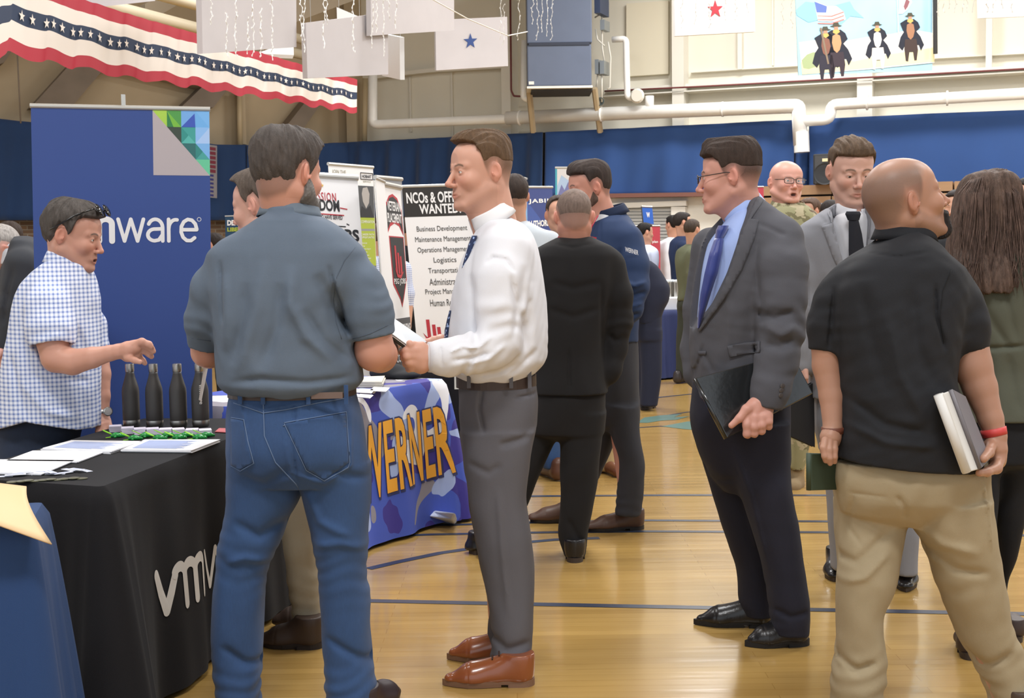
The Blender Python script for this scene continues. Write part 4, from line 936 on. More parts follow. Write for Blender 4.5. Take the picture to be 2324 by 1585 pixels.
text(f, 'JOIN THE', .07, .043, .3, .02, grt, e, n=.004); text(f, 'MOVEMENT', .07, .066, .42, .012, grt, e, n=.004); text(f, 'HOBART', .73, .050, .22, .014, dkt, e, n=.005, bold=.03); text(f, 'SERVICE', .75, .070, .18, .008, grt, e, n=.004)
mb = MB(); fr_ = [(.70, .028), (.98, .028), (.98, .056), (.70, .056)]
for i in range(4):
    (xa, ya), (xb, yb_) = fr_[i], fr_[(i+1) % 4]; mb.tube([f.p(xa, ya, .004), f.p(xb, yb_, .004)], .003, 6)
mb.build('logo_frame', dkt, e)
text(f, 'D COMPENSATION', .63, .25, .35, .012, bwhite, e, n=.005); text(f, 'CAREER PATH', .66, .305, .3, .009, bwhite, e, n=.005); text(f, 'OPPORTUNITIES', .66, .318, .3, .009, bwhite, e, n=.005)
for k, w_ in enumerate(['Technician', 'Driver', 'Technical Support', 'Management', 'Installations', 'Parts Coordinator', 'Company Service']): text(f, w_, .67, .342+k*.0135, .012*len(w_), .008, bwhite, e, n=.005)
text(f, 'OPPORTUNITY', .72, .462, .25, .012, bwhite, e, n=.005)
# mission banner
e, f = banner((600, 390, 8.4), (811, 404, 8.7), (645, 1000, 8.3), bwhite, 'white banner with red and black mission lettering, right of bearded head', railr=.02)
redp = mat('red print', '#b5303c', .6); blp = mat('black print', '#26282c', .6)
def T(b, x0, x1, yb, hpx, m, bold=.02, fr=None, **k):   # place by photo pixel on this frame (near its right part)
    fr = fr or f; return text(fr, b, x0, yb, x1-x0, hpx, m, e, n=.005, bold=bold, **k)
T('MISSION', .47, .745, .096, .032, redp, .01, space=1.2); T('FREEDOM', .36, .775, .135, .045, blp, .03); T('FOR THOSE WHO HAVE SERVED', .34, .80, .165, .016, blp)
poly_plate(f, star_pts(.60, .038, .022, f.w/f.h), .004).build('print_star', mat('print gold', '#d6a93c', .6), e)
for y_, c_, x0_, x1_ in ((.118, redp, .78, .86), (.142, redp, .30, .82), (.185, blp, .30, .83), (.178, blp, .84, .87)): poly_plate(f, [(x0_, y_), (x1_, y_+.004), (x1_, y_+.008), (x0_, y_+.004)], .004).build('rule_line', c_, e)
T('JOBS', .62, .97, .26, .06, blp, .04)
# shield banner and its frame
e, f = banner((851, 404, 7.75), (872, 413, 7.95), (889, 960, 7.75), bwhite, 'narrow turned white banner with black foot, left of shield banner', railr=.01)
fl(f, 0, .60, 1, 1, '#2a2b2e')
e, f = banner((852, 402, 8.5), (911, 407, 9.0), (880, 960, 8.4), mat('banner back grey', '#8d9096', .6), 'grey banner back with silver rail behind the shield banner', railr=.014)
e, f = banner((867, 417, 7.95), (908, 426, 8.35), (907, 960, 7.95), bwhite, 'narrow white banner with a black and red shield emblem', railr=.018)
f2 = f
arcp = [(.16, .085), (.5, .03), (.90, .085), (.90, .155), (.5, .115), (.16, .16)]
poly_plate(f, [(.06, .085), (.3, .045), (.5, .035), (.75, .05), (.95, .10), (.97, .21), (.75, .17), (.5, .16), (.25, .175), (.06, .21)], .003).build('emblem_arc', redp, e)
poly_plate(f, [(.09, .095), (.3, .055), (.5, .047), (.72, .06), (.92, .105), (.93, .195), (.75, .155), (.5, .147), (.25, .16), (.09, .19)], .004).build('emblem_arc', blp, e)
text(f, 'VETERAN', .14, .108, .74, .04, bwhite, e, n=.006, bold=.02); text(f, 'PLACEMENT', .12, .158, .78, .04, bwhite, e, n=.006, bold=.02)
poly_plate(f, [(.14, .215), (.96, .215), (.97, .40), (.75, .475), (.60, .52), (.52, .485), (.18, .42)], .003).build('shield', redp, e)
poly_plate(f, [(.18, .22), (.92, .22), (.93, .395), (.73, .465), (.60, .505), (.53, .475), (.22, .41)], .004).build('shield', blp, e)
for k, (x_, y_) in enumerate([(.36, .255), (.50, .285), (.63, .30)]): poly_plate(f, [(x_, y_), (x_+.09, y_), (x_+.10, .375), (x_+.01, .375)], .006).build('logo_bar', redp, e)
poly_plate(f, [(.30, .345), (.42, .375), (.6, .38), (.80, .365), (.62, .395), (.42, .39)], .0065).build('logo_swoosh', redp, e)
text(f, 'PSG JOBS', .22, .425, .68, .03, bwhite, e, n=.006, bold=.01)
fl(f, 0, .565, 1, 1, '#4d4d50', .003)
for k, w_ in enumerate(['VETERANS GUIDING', 'VETERANS TO', 'COMPANIES', 'STRESS FREE', 'TRANSITIONS']): text(f, w_, .04, .625+k*.062, .92, .035, bwhite, e, n=.006, bold=.02)
# hiring banner
e, f = banner((912, 424, 11.5), (1069, 419, 11.5), (969, 1010, 11.4), bwhite, 'white hiring banner with black header listing job fields', railr=.014)
fl(f, 0, .005, 1, .118, '#26221f', .003)
text(f, 'NCOs & OFFICERS', .05, .066, .95, .043, bwhite, e, n=.006, bold=.025); text(f, 'WANTED!', .22, .108, .60, .038, bwhite, e, n=.006, bold=.025)
jt = mat('charcoal print', '#3c3b3a', .6)
for k, w_ in enumerate(['Business Development', 'Maintenance Management', 'Operations Management', 'Logistics', 'Transportation', 'Administration', 'Project Management', 'Human Resources']): 
    wd = .0365*len(w_); text(f, w_, .5-wd/2+.02, .181+k*.0405, wd, .026, jt, e, n=.006, bold=.0)
for k, (x_, y_) in enumerate([(.22, .515), (.30, .535), (.37, .545)]): poly_plate(f, [(x_-.06, y_), (x_-.01, y_), (x_-.005, .585), (x_-.055, .585)], .004).build('logo_bar', redp, e)
poly_plate(f, [(.10, .565), (.16, .583), (.28, .588), (.40, .575), (.28, .600), (.16, .598)], .005).build('logo_swoosh', redp, e)
text(f, 'PSG JOBS', .07, .635, .38, .022, jt, e, n=.006, bold=.01); poly_plate(f, [(.48, .51), (.486, .51), (.486, .64), (.48, .64)], .004).build('divider', jt, e)
text(f, 'VETERAN', .53, .545, .42, .038, jt, e, n=.006, bold=.02); text(f, 'PLACEMENT', .53, .60, .45, .038, jt, e, n=.006, bold=.02)
# far banners
e, f = banner((1193, 425, 12.6), (1253, 425, 13.3), (1206, 800, 12.5), mat('indigo print', '#2f4180', .6), 'indigo banner with white company lettering behind the black suit', railr=.012)
text(f, 'JABIL', .06, .105, .85, .033, bwhite, e, n=.006, bold=.03, space=1.15); text(f, 'AUTHORITY', -.0, .245, 1.0, .04, bwhite, e, n=.006, bold=.04); poly_plate(f, [(0, .08), (.5, .2), (0, .3)], .003).build('printed_shape', mat('print teal', '#39549b', .6), e)
banner((1168, 398, 11.2), (1195, 406, 12.0), (1175, 800, 11.2), mat('pale sky print', '#7fb0e0', .6), 'thin light blue banner edge beside the indigo banner', railr=.01)
e, f = banner((1260, 381, 14), (1330, 381, 14), (1262, 800, 14), bwhite, 'white banner with painted mountains behind the bearded head in navy', railr=.012)
fl(f, 0, 0, .06, 1, '#4fb3c4'); poly_plate(f, [(.06, .10), (.2, .04), (.45, .07), (.9, .03), (.9, .2), (.06, .2)], .003).build('painted_sky', mat('print pale blue', '#b9d2ee', .6), e); poly_plate(f, [(.08, .15), (.2, .09), (.3, .12), (.42, .075), (.6, .13), (.8, .1), (.95, .16), (.95, .2), (.08, .2)], .004).build('painted_mountain', mat('print mauve', '#7f82b5', .6), e)
e, f = banner((1436, 513, 17), (1498, 513, 17), (1438, 730, 17), mat('crimson print', '#b23a48', .6), 'red banner with small white words before the roller door', railr=.01)
text(f, 'perfect plan', .3, .185, .62, .035, bwhite, e, n=.006, bold=.02); text(f, 'for your career', .3, .27, .6, .02, mat('print pink', '#d98a90', .6), e, n=.006); text(f, 'and mission', .3, .305, .5, .02, mat('print pink'), e, n=.006)
e, f = banner((1457, 469, 17.4), (1480, 470, 17.4), (1461, 508, 17.4), mat('bright blue pennant', '#2b5fb8', .6), 'small bright blue flag before the roller door', name='small_flag', railr=.012, base=False, pole=False)
text(f, 'W', .35, .62, .35, .3, bwhite, e, n=.006, bold=.05); MB().tube([f.p(-.02, 0, -.02), f.p(-.02, 1, -.02), Vector((f.p(-.02, 1).x, 17.42, 0))], .012, 8).build('flag_pole', mat('dark pole', '#3a3a3c', .5), e, True)
banner((1690, 425, 16), (1733, 424, 16), (1692, 760, 16), mat('crimson print'), 'plain red banner edge behind the bald soldier', railr=.008)
e, f = banner((511, 491, 12.5), (590, 489, 12.5), (516, 900, 12.5), mat('dark teal print', '#173f5e', .6), 'dark teal banner with white capitals left of bearded neighbour', railr=.006)
text(f, 'DEFEND', .06, .052, .62, .03, bwhite, e, n=.006, bold=.05); text(f, 'LIBERTY', .06, .085, .62, .022, mat('print lime', '#a3b23e'), e, n=.006, bold=.05)
# flag-like pennant on the left curtain
q = [LW.hit(452, 326, .75), LW.hit(492, 331, .75), LW.hit(452, 446, .75)]; f = Frame(*q); e = empty('wall_flag', q[0], 'narrow striped flag hanging on the curtain right of the tall banner', 'flag')
plate(f, 0, 0, 1, 1, 0, .02).build('flag_field', mat('flag grey', '#8f8a8c', .8), e)
for k in range(6): poly_plate(f, [(0, .04+k*.085), (.92, .04+k*.085), (.92, .10+k*.085), (0, .10+k*.085)], .022).build('flag_stripe', mat('flag maroon', '#7b3040', .8), e)
for k in range(6): poly_plate(f, [(0, .56+k*.075), (.80, .56+k*.075), (.80, .60+k*.075), (0, .60+k*.075)], .022).build('flag_stripe', mat('flag indigo', '#3b3a78', .8), e)
# far table with tumblers
t3 = tablecloth('navy_tablecloth', [((1494-1162)/3000*14.4, 14.4), ((1660-1162)/3000*14.7, 14.7), ((1660-1162)/3000*15.3+.02, 15.4), ((1494-1162)/3000*15+.01, 15.1)], TZ, mat('navy cloth', '#232f60', .7), 'navy tablecloth with big white letters behind the dark grey suit', seed=5, amp=.03, lam=.3, flare=.08)
cl3 = [o for o in t3.children if o.name.startswith('cloth')][0]; cs = [((1494-1162)/3000*14.4, 14.4), ((1660-1162)/3000*14.7, 14.7)]
f = Frame((cs[0][0], cs[0][1], TZ), (cs[1][0], cs[1][1], TZ), (cs[0][0], cs[0][1], 0)); text(f, 'JABIL', .24, .62, .62, .44, bwhite, t3, n=.0, bold=.03, warp=drape(cl3, f.N, .01))
c_ = P(1518, 690, 14.75); e = bevel(MB().box(c_.x-.14, c_.x+.16, 14.6, 14.85, TZ, TZ+.14).build('white_box', mat('white carton', '#e8ebf0', .5), None, loc=(c_.x, 14.7, TZ)), .01); tag(e, 'white carton on the navy table in front of the tumblers', 'box')
tz_ = TZ; 
for i in range(9):
    x = P(1498+i*5.4, 640, 15.0).x; y = 14.86+.085*(i % 3); e = empty('tumbler', (x, y, TZ), 'tall silver tumbler on the far navy table, %s from the left' % ORD[i], 'tumbler', 'silver tumblers on the far table')
    MB().lathe((x, y, TZ), [(.028, 0), (.030, .01), (.038, .30), (.038, .31)], 14).build('cup', stl, e, True); MB().lathe((x, y, TZ+.31), [(.040, 0), (.040, .015), (.02, .02)], 14).build('lid', mat('clear white lid', '#dfe6ea', .3), e)
# things held in hands
pq = [P(878, 713, 4.12), P(969, 776, 4.26), P(934, 791, 4.03), P(877, 750, 3.98)]
n_ = (pq[1]-pq[0]).cross(pq[3]-pq[0]).normalized(); n_ = n_ if n_.z > 0 else -n_
e = empty('portfolio_folder', pq[0], 'black folder topped with white sheets held between the two nearest men', 'folder')
bevel(MB().hexa([p-n_*.016 for p in pq]+[p-n_*.006 for p in pq]).build('black_cover', mat('black folder leather', '#19191b', .4), e), .003)
MB().hexa([p-n_*.005 for p in pq]+[p-n_*.003 for p in pq]).build('sheet', paper, e); MB().hexa([p+n_*.0 for p in pq]+[p+n_*.002 for p in pq]).build('sheet', mat('glossy sheet', '#dbe3ea', .3), e)
q = [P(897, 775, 4.2), P(903, 777, 4.2), P(907, 806, 4.2), P(893, 803, 4.2)]; tag(MB().hexa([v for v in q]+[v+Vector((0, .003, 0)) for v in q]).build('loose_paper', paper, None, loc=q[0]), 'corner of white paper dangling under the black folder', 'paper')
q = [P(466, 812, 4.20), P(475, 814, 4.32), P(456, 912, 4.28), P(451, 908, 4.22)]; tag(MB().hexa([v for v in q]+[v+Vector((.001, .003, 0)) for v in q]).build('hand_paper', paper, None, loc=q[0]), 'thin white sheet in left hand of the grey polo man', 'paper')
# ================================================================ PEOPLE: implicit bodies, heads, garments
def lerpc(a, b, t): return np.asarray(a)[None, :]*(1-t[:, None])+np.asarray(b)[None, :]*t[:, None]
def tri(v, f):  # quads kept
    return v, f
HAIRLINES = {
 # azimuth from the face (0) to the back (180): lower edge of the hair
 'short':  ([0, 25, 45, 58, 66, 74, 84, 97, 110, 135, 180], [.083, .082, .074, .050, .010, -.018, .006, .026, -.012, -.052, -.066]),
 'fringe': ([0, 25, 45, 58, 66, 74, 84, 97, 110, 135, 180], [.058, .058, .056, .044, .010, -.012, .006, .026, -.010, -.048, -.060]),
 'full':   ([0, 20, 45, 58, 66, 74, 84, 97, 110, 135, 180], [.068, .066, .064, .045, .000, -.024, .006, .022, -.020, -.062, -.078]),
 'bald':   ([0, 50, 70, 80, 97, 110, 135, 180], [.3, .3, .3, .3, .3, .3, .3, .3]),
}
def head_mesh(o):
    """local head: x side, -y face, z up, 0 at eye height; returns lists for skin, hair, beard (verts, quads, colours)"""
    h = o.get('h', .0026); wf = o.get('wide', 1.0); jw = o.get('jaw', 1.0); pr = o.get('nose', 1.0)
    nt = o.get('neck', ((0, .03, -.17), .056)); ne = np.array(nt[0]); 
    g = Grid((-.1*wf, -.132, min(-.135, ne[2]-.05)), (.1*wf, max(.125, ne[1]+.07), .152), h)
    X, Y, Z = g.xyz((slice(None),)*3)
    g.ell((0, .012, .032), (.0745*wf, .094, .084), 0)
    g.ell((0, -.030, .040), (.064*wf, .058, .052), .03)
    g.ell((0, -.022, -.030), (.061*wf, .068, .078), .03)
    for s in (-1, 1):
        g.cone((s*.052*wf*jw, .004, -.052), (s*.020*jw, -.070, -.100), .019, .017, .022)
        g.ell((s*.037*wf, -.060, -.026), (.026, .026, .024), .02)
        g.cone((s*.012, -.0865, .017), (s*.046, -.070, .019), .0085, .008, .014)
    g.ell((0, -.080, -.103), (.019*jw, .016, .015), .014)
    g.ell((0, -.074, -.066), (.030, .022, .022), .018)
    C = g.F.copy()
    det = h < .0045
    if det:
        for s in (-1, 1): g.ell((s*.031, -.096, .000), (.017, .014, .0105), .012, sub=True)
    # nose
    a = g
    g.cone((0, -.0865, .010), (0, -.1070*pr, -.033), .0065, .0095, .010)
    g.ell((0, -.1085*pr, -.0360), (.0100, .0105, .0088), .006)
    for s in (-1, 1):
        g.ell((s*.0118, -.0985, -.0400), (.0072, .0095, .0070), .005)
        if det: g.ell((s*.0062, -.1045, -.0460), (.0032, .0045, .0030), .002, sub=True)
    # lids round the eyeball
    if det:
        for s in (-1, 1):
            g.ell((s*.031, -.0755, .0005), (.0155, .0142, .0135), .003)
            op = o.get('eye_open', .62)
            if op > 0: g.ell((s*.031, -.0895, .0-.0012*(1-op)+o.get('lidz', 0)), (.0125, .012, .0046*op+.0006), .0012, sub=True)
            g.cone((s*.017, -.086, .0115), (s*.045, -.078, .0115), .0028, .0022, .005)
    # mouth
    mo = o.get('mouth', 0)
    for s in (-1, 1):
        g.cone((s*.002, -.0940, -.0655), (s*.024, -.0870, -.0695), .0042, .0018, .005)
        g.cone((s*.002, -.0925, -.0765-mo), (s*.022, -.0870, -.0715-mo*.4), .0052, .0020, .005)
    if det:
        if mo: g.ell((0, -.097, -.0710-mo/2), (.016, .016, .0035+mo*.7), .002, sub=True)
        else: g.cone((-.019, -.0945, -.0705), (.019, -.0945, -.0705), .0014, .0014, .003, sub=True); g.cone((-.006, -.1012, -.0707), (.006, -.1012, -.0707), .0018, .0018, .003, sub=True)
        g.cone((0, -.101, -.051), (0, -.1005, -.060), .0022, .003, .004, sub=True)
    # ears
    for s in (-1, 1):
        ex = s*.0745*wf
        R = Matrix.Rotation(s*-.35, 3, 'Z') @ Matrix.Rotation(.18, 3, 'X')
        g.ell((ex, .012, -.004), (.0085, .0175, .0300), .006, rot=R)
        g.ell((ex+s*.007, .016, .001), (.0060, .0150, .0260), .003, rot=R)
        if det:
            g.ell((ex+s*.0115, .0095, .001), (.0055, .0092, .0165), .003, rot=R, sub=True)
            g.ell((ex+s*.0105, .002, -.006), (.0050, .0045, .0080), .002, rot=R, sub=True)
            g.cone((ex+s*.008, .003, -.014), (ex+s*.008, -.001, -.007), .0030, .0028, .003)
    # neck
    r = nt[1]
    g.cone((0, .030, -.035), ne, r*.93, r*1.05, .030)
    g.cone((0, -.030, -.092), ne+np.array([0, -.030, 0]), .026, r*.75, .035); g.cone((0, -.008, -.075), ne+np.array([0, -.022, 0]), .042, r*.8, .03)
    for s in (-1, 1): g.cone((s*.050, .025, -.045), ne+np.array([s*.022, -.045, -.01]), .012, .013, .022)
    V, Q = g.surf(); out = {}
    sk = np.array(srgb(o.get('skin', '#c99a82'))); hc = np.array(srgb(o.get('hair', '#4a3a30')))
    ax = np.abs(V[:, 0]); y, z = V[:, 1], V[:, 2]
    c = np.repeat(sk[None, :], len(V), 0)
    red = np.array([1.05, .80, .76])
    m = np.exp(-(((ax-.040)/.020)**2+((z+.030)/.022)**2))*(y < -.03)*.5+np.exp(-((ax/.012)**2+((z+.036)/.012)**2))*(y < -.09)*.6+sstep(ax, .070*wf, .078*wf)*(np.abs(z) < .04)*.6
    c = c*(1-m[:, None])+c*red*m[:, None]
    lip = np.exp(-((ax/.019)**4+((z+.0710+mo/2)/(.0080+mo*.6))**4))*(y < -.086)
    c = c*(1-.75*lip[:, None])+(sk*np.array([.80, .52, .50]))*(.75*lip[:, None])
    if mo: q = (np.exp(-((ax/.015)**4+((z+.0710+mo/2)/(.003+mo*.7))**4))*(y < -.074))[:, None]; c = c*(1-q)+np.array([.06, .015, .012])*q
    # brows
    if o.get('brow', 1):
        bz = .0185+.004*np.sin(np.clip((ax-.014)/.034, 0, 1)*PI)-.10*np.clip(ax-.036, 0, 1)
        b = np.exp(-((z-bz)/.0034)**4)*sstep(ax, .011, .017)*(1-sstep(ax, .044, .050))*(y < -.05)*o.get('brow', 1)
        c = c*(1-.85*b[:, None])+hc*(.85*b[:, None])
    az = np.degrees(np.arctan2(ax, -(y-.012)))
    hl = HAIRLINES[o.get('line', 'short')]
    zl = np.interp(az, *hl); eary = np.exp(-(((y-.012)/.024)**2+((z+.002)/.034)**2))*(ax > .066*wf)
    if o.get('stub', 0):
        fz = o.get('fade', .035); gr = (.35+.65*sstep(z, -.035, fz)) if 'fade' in o else (.75+.25*sstep(z, -.03, .02))
        s_ = o['stub']*gr*sstep(z-zl, -.006, .016 if not o.get('baldtop') else .035)*(1-eary)*(z > -.09)
        if o.get('baldtop'): s_ = s_*(1-.65*sstep(z, .070, .105))
        s_ = s_*(.93+.07*np.random.RandomState(1).rand(len(s_)))
        s_ = np.clip(s_, 0, 1); c = c*(1-s_[:, None])+hc*s_[:, None]
    if o.get('shadow', 0):  # beard shadow / stubble
        zb = np.interp(az, [0, 22, 40, 60, 80, 95, 110], [-.042, -.045, -.052, -.045, -.018, -.035, -.2])
        s_ = o['shadow']*sstep(zb-z, -.004, .012)*(az < 105)*(z > -.128)*(1-lip)
        nz_ = .5+.5*np.sin(V[:, 0]*900)*np.sin(V[:, 2]*1100+V[:, 1]*700)
        s_ = s_*(.7+.3*nz_); c = c*(1-s_[:, None])+hc*s_[:, None]
    out['skin'] = (V, Q, c)
    # hair volume
    tk = o.get('thick')
    if tk:
        top, side, fr = tk; g.F = C.copy(); az3 = np.degrees(np.arctan2(np.abs(X)+0*Y+0*Z, -(Y-.012)+0*X+0*Z)); zl3 = np.interp(az3, *hl).astype(np.float32)
        fd = o.get('fade'); zl3 = np.where(az3 > 48, np.maximum(zl3, fd-.25*np.clip((58-az3)/60, 0, .2)), zl3).astype(np.float32) if fd is not None else zl3; m = sstep(Z-zl3, -.002, np.where(az3 > 50, o.get('edge2', .030), o.get('edge', .022))); up = sstep(Z+0*X+0*Y, o.get('fade0', .02), o.get('fade1', .125))
        t = side+(top-side)*up+fr*np.exp(-(((Y+.075)/.035)**2))*sstep(Z+0*X+0*Y, .05, .085)
        rr = np.random.RandomState(o.get('seed', 1)); tot = 0
        aa = np.radians(az3)*np.sign(X+1e-6)
        fl = o.get('flow', 0)
        for k in range(5):
            fq = [14, 23, 37, 55, 80][k]; ph = rr.rand(3)*6.28
            if fl == 0: tot = tot+np.sin(aa*fq*.55+ph[0]+1.2*np.sin(Z*60+ph[1])+Z*30)*np.array([1, .8, .6, .5, .4])[k]
            else: tot = tot+np.sin(X*fq*9*1.0+ph[0]+fl*np.sin(Y*30+ph[1])+Z*40*(k % 2))*np.array([1, .8, .6, .5, .4])[k]
        t = t+tot*o.get('clump', .0012)*np.clip(t/.012, .2, 1)*m
        part = o.get('part')
        if part: t = t-part[1]*np.exp(-(((X-part[0])/.004)**2))*(Z > .06)*(Y < .03)
        t = t*m-(1-m)*.012
        ear = np.exp(-(((Y-.014)/.021)**2+((Z+.000)/.029)**2))*(np.abs(X) > .064*wf); t = t-ear*.03
        g.F = (C-t).astype(np.float32); g.F = np.maximum(g.F, -(Z+0*X+0*Y)-.09)
        V2, Q2 = g.surf(); out['hair'] = (V2, Q2, None)
    bd = o.get('beard')
    if bd:
        g.F = C.copy(); az3 = np.degrees(np.arctan2(np.abs(X)+0*Y+0*Z, -(Y-.012)+0*X+0*Z))
        if bd[0] == 'full': zb = np.interp(az3, [0, 12, 25, 45, 62, 74, 86, 92, 100], [-.043, -.045, -.05, -.062, -.045, -.010, .012, -.02, -.09])
        else: zb = np.interp(az3, [0, 14, 20, 24, 30], [-.045, -.046, -.052, -.20, -.3])
        m = sstep(zb-Z, -.002, .014).astype(np.float32)
        li = np.exp(-((X/.020)**4+((Z+.0710)/.0065)**4))*(Y < -.07)
        t = bd[1]*m*(1-1.6*li)-(1-m)*.012+.0008*np.sin(X*700)*np.sin(Z*640+Y*500)
        g.F = (C-t).astype(np.float32)
        if bd[0] == 'full': g.F = np.maximum(g.F, (Y-.02)+0*X+0*Z)
        V3, Q3 = g.surf(); out['beard'] = (V3, Q3, None)
    return out
def hair_mat(col, name=None, var=.25):
    name = name or 'hair '+col
    m = mat(name, col, .6, bump=.6, bscale=420, var=var, vscale=90, stretch=(1, 1, .25), spec=.2)
    return m
SKINM = mat('skin', '#c99a82', .45, vcol=True, bump=.06, bscale=500, spec=.4)
for m_ in (SKINM,):
    b = m_.node_tree.nodes['Principled BSDF']; b.inputs['Subsurface Weight'].default_value = .12; b.inputs['Subsurface Radius'].default_value = (.012, .004, .002)
    b.inputs['Subsurface Scale'].default_value = .5

class Person:
    def __init__(s, D, basepx, label, group=None, fine=None, skin='#c99a82'):
        s.D = D; s.root = empty('person', G(basepx[0], basepx[1]) if False else Vector((P(basepx[0], 600, D).x, D, 0)), label, 'person', group)
        s.skin = []; s.sk = skin; s.s = F_/D; s.h = fine or max(.0045, D*.0011)
    def q(s, px, py, dz=0): return P(px, py, s.D+dz)
    def xz(s, pts, dz=0): return [(lambda p: (p.x, p.z))(s.q(x, y, dz)) for x, y in pts]
    def rows(s, rows, dz=0):
        """(py, xl, xr, thick[, dz[, angle]]) -> loft rows"""
        out = []
        for r in rows:
            py, xl, xr, th = r[:4]; z = dz+(r[4] if len(r) > 4 else 0); an = r[5] if len(r) > 5 else 0
            a, b = s.q(xl, py, z), s.q(xr, py, z); out.append(((a.z+b.z)/2, (a.x+b.x)/2, s.D+z, (b.x-a.x)/2, th/2, an))
        return out
    def bounds(s, lofts, chains, pad=.03):
        lo = np.full(3, 1e9); hi = -lo
        for R in lofts:
            for z, cx, cy, a, b, an in R:
                m = max(a, b) if an else 0
                lo = np.minimum(lo, (cx-max(a, m), cy-max(b, m), z)); hi = np.maximum(hi, (cx+max(a, m), cy+max(b, m), z))
        for c in chains:
            for p, r in c: lo = np.minimum(lo, np.array(p)-r); hi = np.maximum(hi, np.array(p)+r)
        return lo-pad, hi+pad
    def chain(s, c): return [(tuple(s.q(*p[:3])), p[3]) for p in c]
    def garment(s, name, m, lofts=(), chains=(), k=.03, h=None, n=2.3, folds=(), noise=(), rings=(), inflate=(), cuts=(), keep=None, post=None, label=None, lk=.03, ck=None, relaxit=1, parent=None, sub=(), sleeves=(), tail=.03):
        h = h or max(.0055, s.D*.0013)
        if len(lofts) > 2 and tail > 0:
            r0 = lofts[0][-1]; tl = tail; lofts = [list(lofts[0])+[(r0[0]+tl*s.s, (r0[1]+r0[2])/2-(r0[2]-r0[1])*.27, (r0[1]+r0[2])/2+(r0[2]-r0[1])*.27, r0[3]*.6)+tuple(r0[4:])]]+list(lofts[1:])
        L = [s.rows(r) for r in lofts]; Cc = [s.chain(c) for c in chains]
        SL = [(s.chain(c[0]), c[1]) for c in sleeves]; lo, hi = s.bounds(L, Cc+[c[0] for c in SL]); g = Grid(lo, hi, h)
        for R in L: g.loft(R, lk, n)
        for c in Cc: 
            # a chain is united among its own links first, by feeding them one after another
            g.chain(c, ck if ck is not None else k)
        for (chn, hollow) in SL:
            g2 = Grid.__new__(Grid); g2.lo, g2.h, g2.n, g2.ax = g.lo, g.h, g.n, g.ax; g2.F = np.full(tuple(g.n), 1.0, dtype=np.float32); g2.chain(chn, .03)
            a, b = np.array(chn[-2][0]), np.array(chn[-1][0]); d = (b-a)/np.linalg.norm(b-a); X, Y, Z = g2.xyz((slice(None),)*3)
            e_ = b-d*chn[-1][1]*0; pl = (X-e_[0])*d[0]+(Y-e_[1])*d[1]+(Z-e_[2])*d[2]; g2.F = np.maximum(g2.F, pl.astype(np.float32))
            g.smin((slice(None),)*3, g2.F, k*.8)
            if hollow: g.cone(b-d*.004, b+d*.06, chn[-1][1]-.012, chn[-1][1]-.012, .002, sub=True)
        for nz in noise: g.noise(*nz)
        for f in folds:   # (pts, wpx, amp_mm[, dz, front])
            dz = f[3] if len(f) > 3 else -.15
            y1 = s.D+(f[4] if len(f) > 4 else 0.02)
            g.fold(s.xz(f[0], dz), f[1]/s.s, 1.5*f[2]/1000, -1e9, y1)
        for r in rings:   # (px,py,dz),(dx,dy,dz dir px),reach_m,amp_mm,lam_m
            c = s.q(*r[0]); d = s.q(r[0][0]+r[1][0], r[0][1]+r[1][1], r[0][2]+r[1][2])-c
            g.rings(tuple(c), tuple(d), r[2], r[3]/1000, r[4], int(r[0][0]))
        for f in inflate: g.inflate(s.xz(f[0], f[2] if len(f) > 2 else -.15), f[1]/1000, .004, -1e9, s.D+(f[3] if len(f) > 3 else .02))
        for c in cuts: g.cut(s.xz(c[0], c[1]), s.D+c[2], s.D+c[3])
        for c in sub: g.chain  # unused
        if keep: g.keep(s.xz(keep[0], keep[1]))
        if post: post(g)
        V, Q = g.surf(); V = relax(V, Q, relaxit)
        o = mesh_obj(name, V, Q, m, parent or s.root, smooth=True)
        if label: o['label'] = label
        return o
    def limb(s, chains, k=.012, h=None, post=None, col=None, ell=()):
        """bare skin pieces (arms, hands) joined to the body mesh"""
        h = h or max(.0026, s.D*.0006); Cc = [s.chain(c) for c in chains]; lo, hi = s.bounds([], Cc, .01); g = Grid(lo, hi, h)
        for i, c in enumerate(Cc): g.chain(c, k)
        if post: post(g)
        V, Q = g.surf(); V = relax(V, Q, 1, .4); s.skin.append((V, Q, np.repeat(np.array(srgb(col or s.sk))[None, :], len(V), 0)))
    def head(s, cx, cy, yaw, pitch=0, roll=0, scale=1.0, neck=None, nr=.056, dz=0, **o):
        """cx,cy pixel of the eye-height centre; neck: pixel (px,py,dz) of the neck root"""
        c = s.q(cx, cy, dz); R = Matrix.Rotation(math.radians(yaw), 3, 'Z') @ Matrix.Rotation(math.radians(roll), 3, 'Y') @ Matrix.Rotation(math.radians(pitch), 3, 'X')
        Ri = R.transposed()
        if neck is None: nl = Vector((0, .03, -.17))
        else: nl = (Ri @ (s.q(*neck)-c))/scale
        o.setdefault('skin', s.sk); o['h'] = o.get('h', max(.0023, s.D*.00056)); o['neck'] = (tuple(nl), nr/scale)
        out = head_mesh(o); Rn = np.array(R)
        def tr(V): return (V*scale)@Rn.T+np.array(c)
        V, Q, cc = out['skin']; s.skin.append((tr(V), Q, cc)); s.hR, s.hc, s.hs = R, c, scale
        s.hairo = None
        if 'hair' in out and len(out['hair'][0]): 
            s.hairo = mesh_obj('hair', tr(out['hair'][0]), out['hair'][1], hair_mat(o.get('hair', '#4a3a30')), s.root, smooth=True)
        if 'beard' in out: mesh_obj('beard', tr(out['beard'][0]), out['beard'][1], hair_mat(o.get('beardcol', o.get('hair', '#4a3a30'))), s.root, smooth=True)
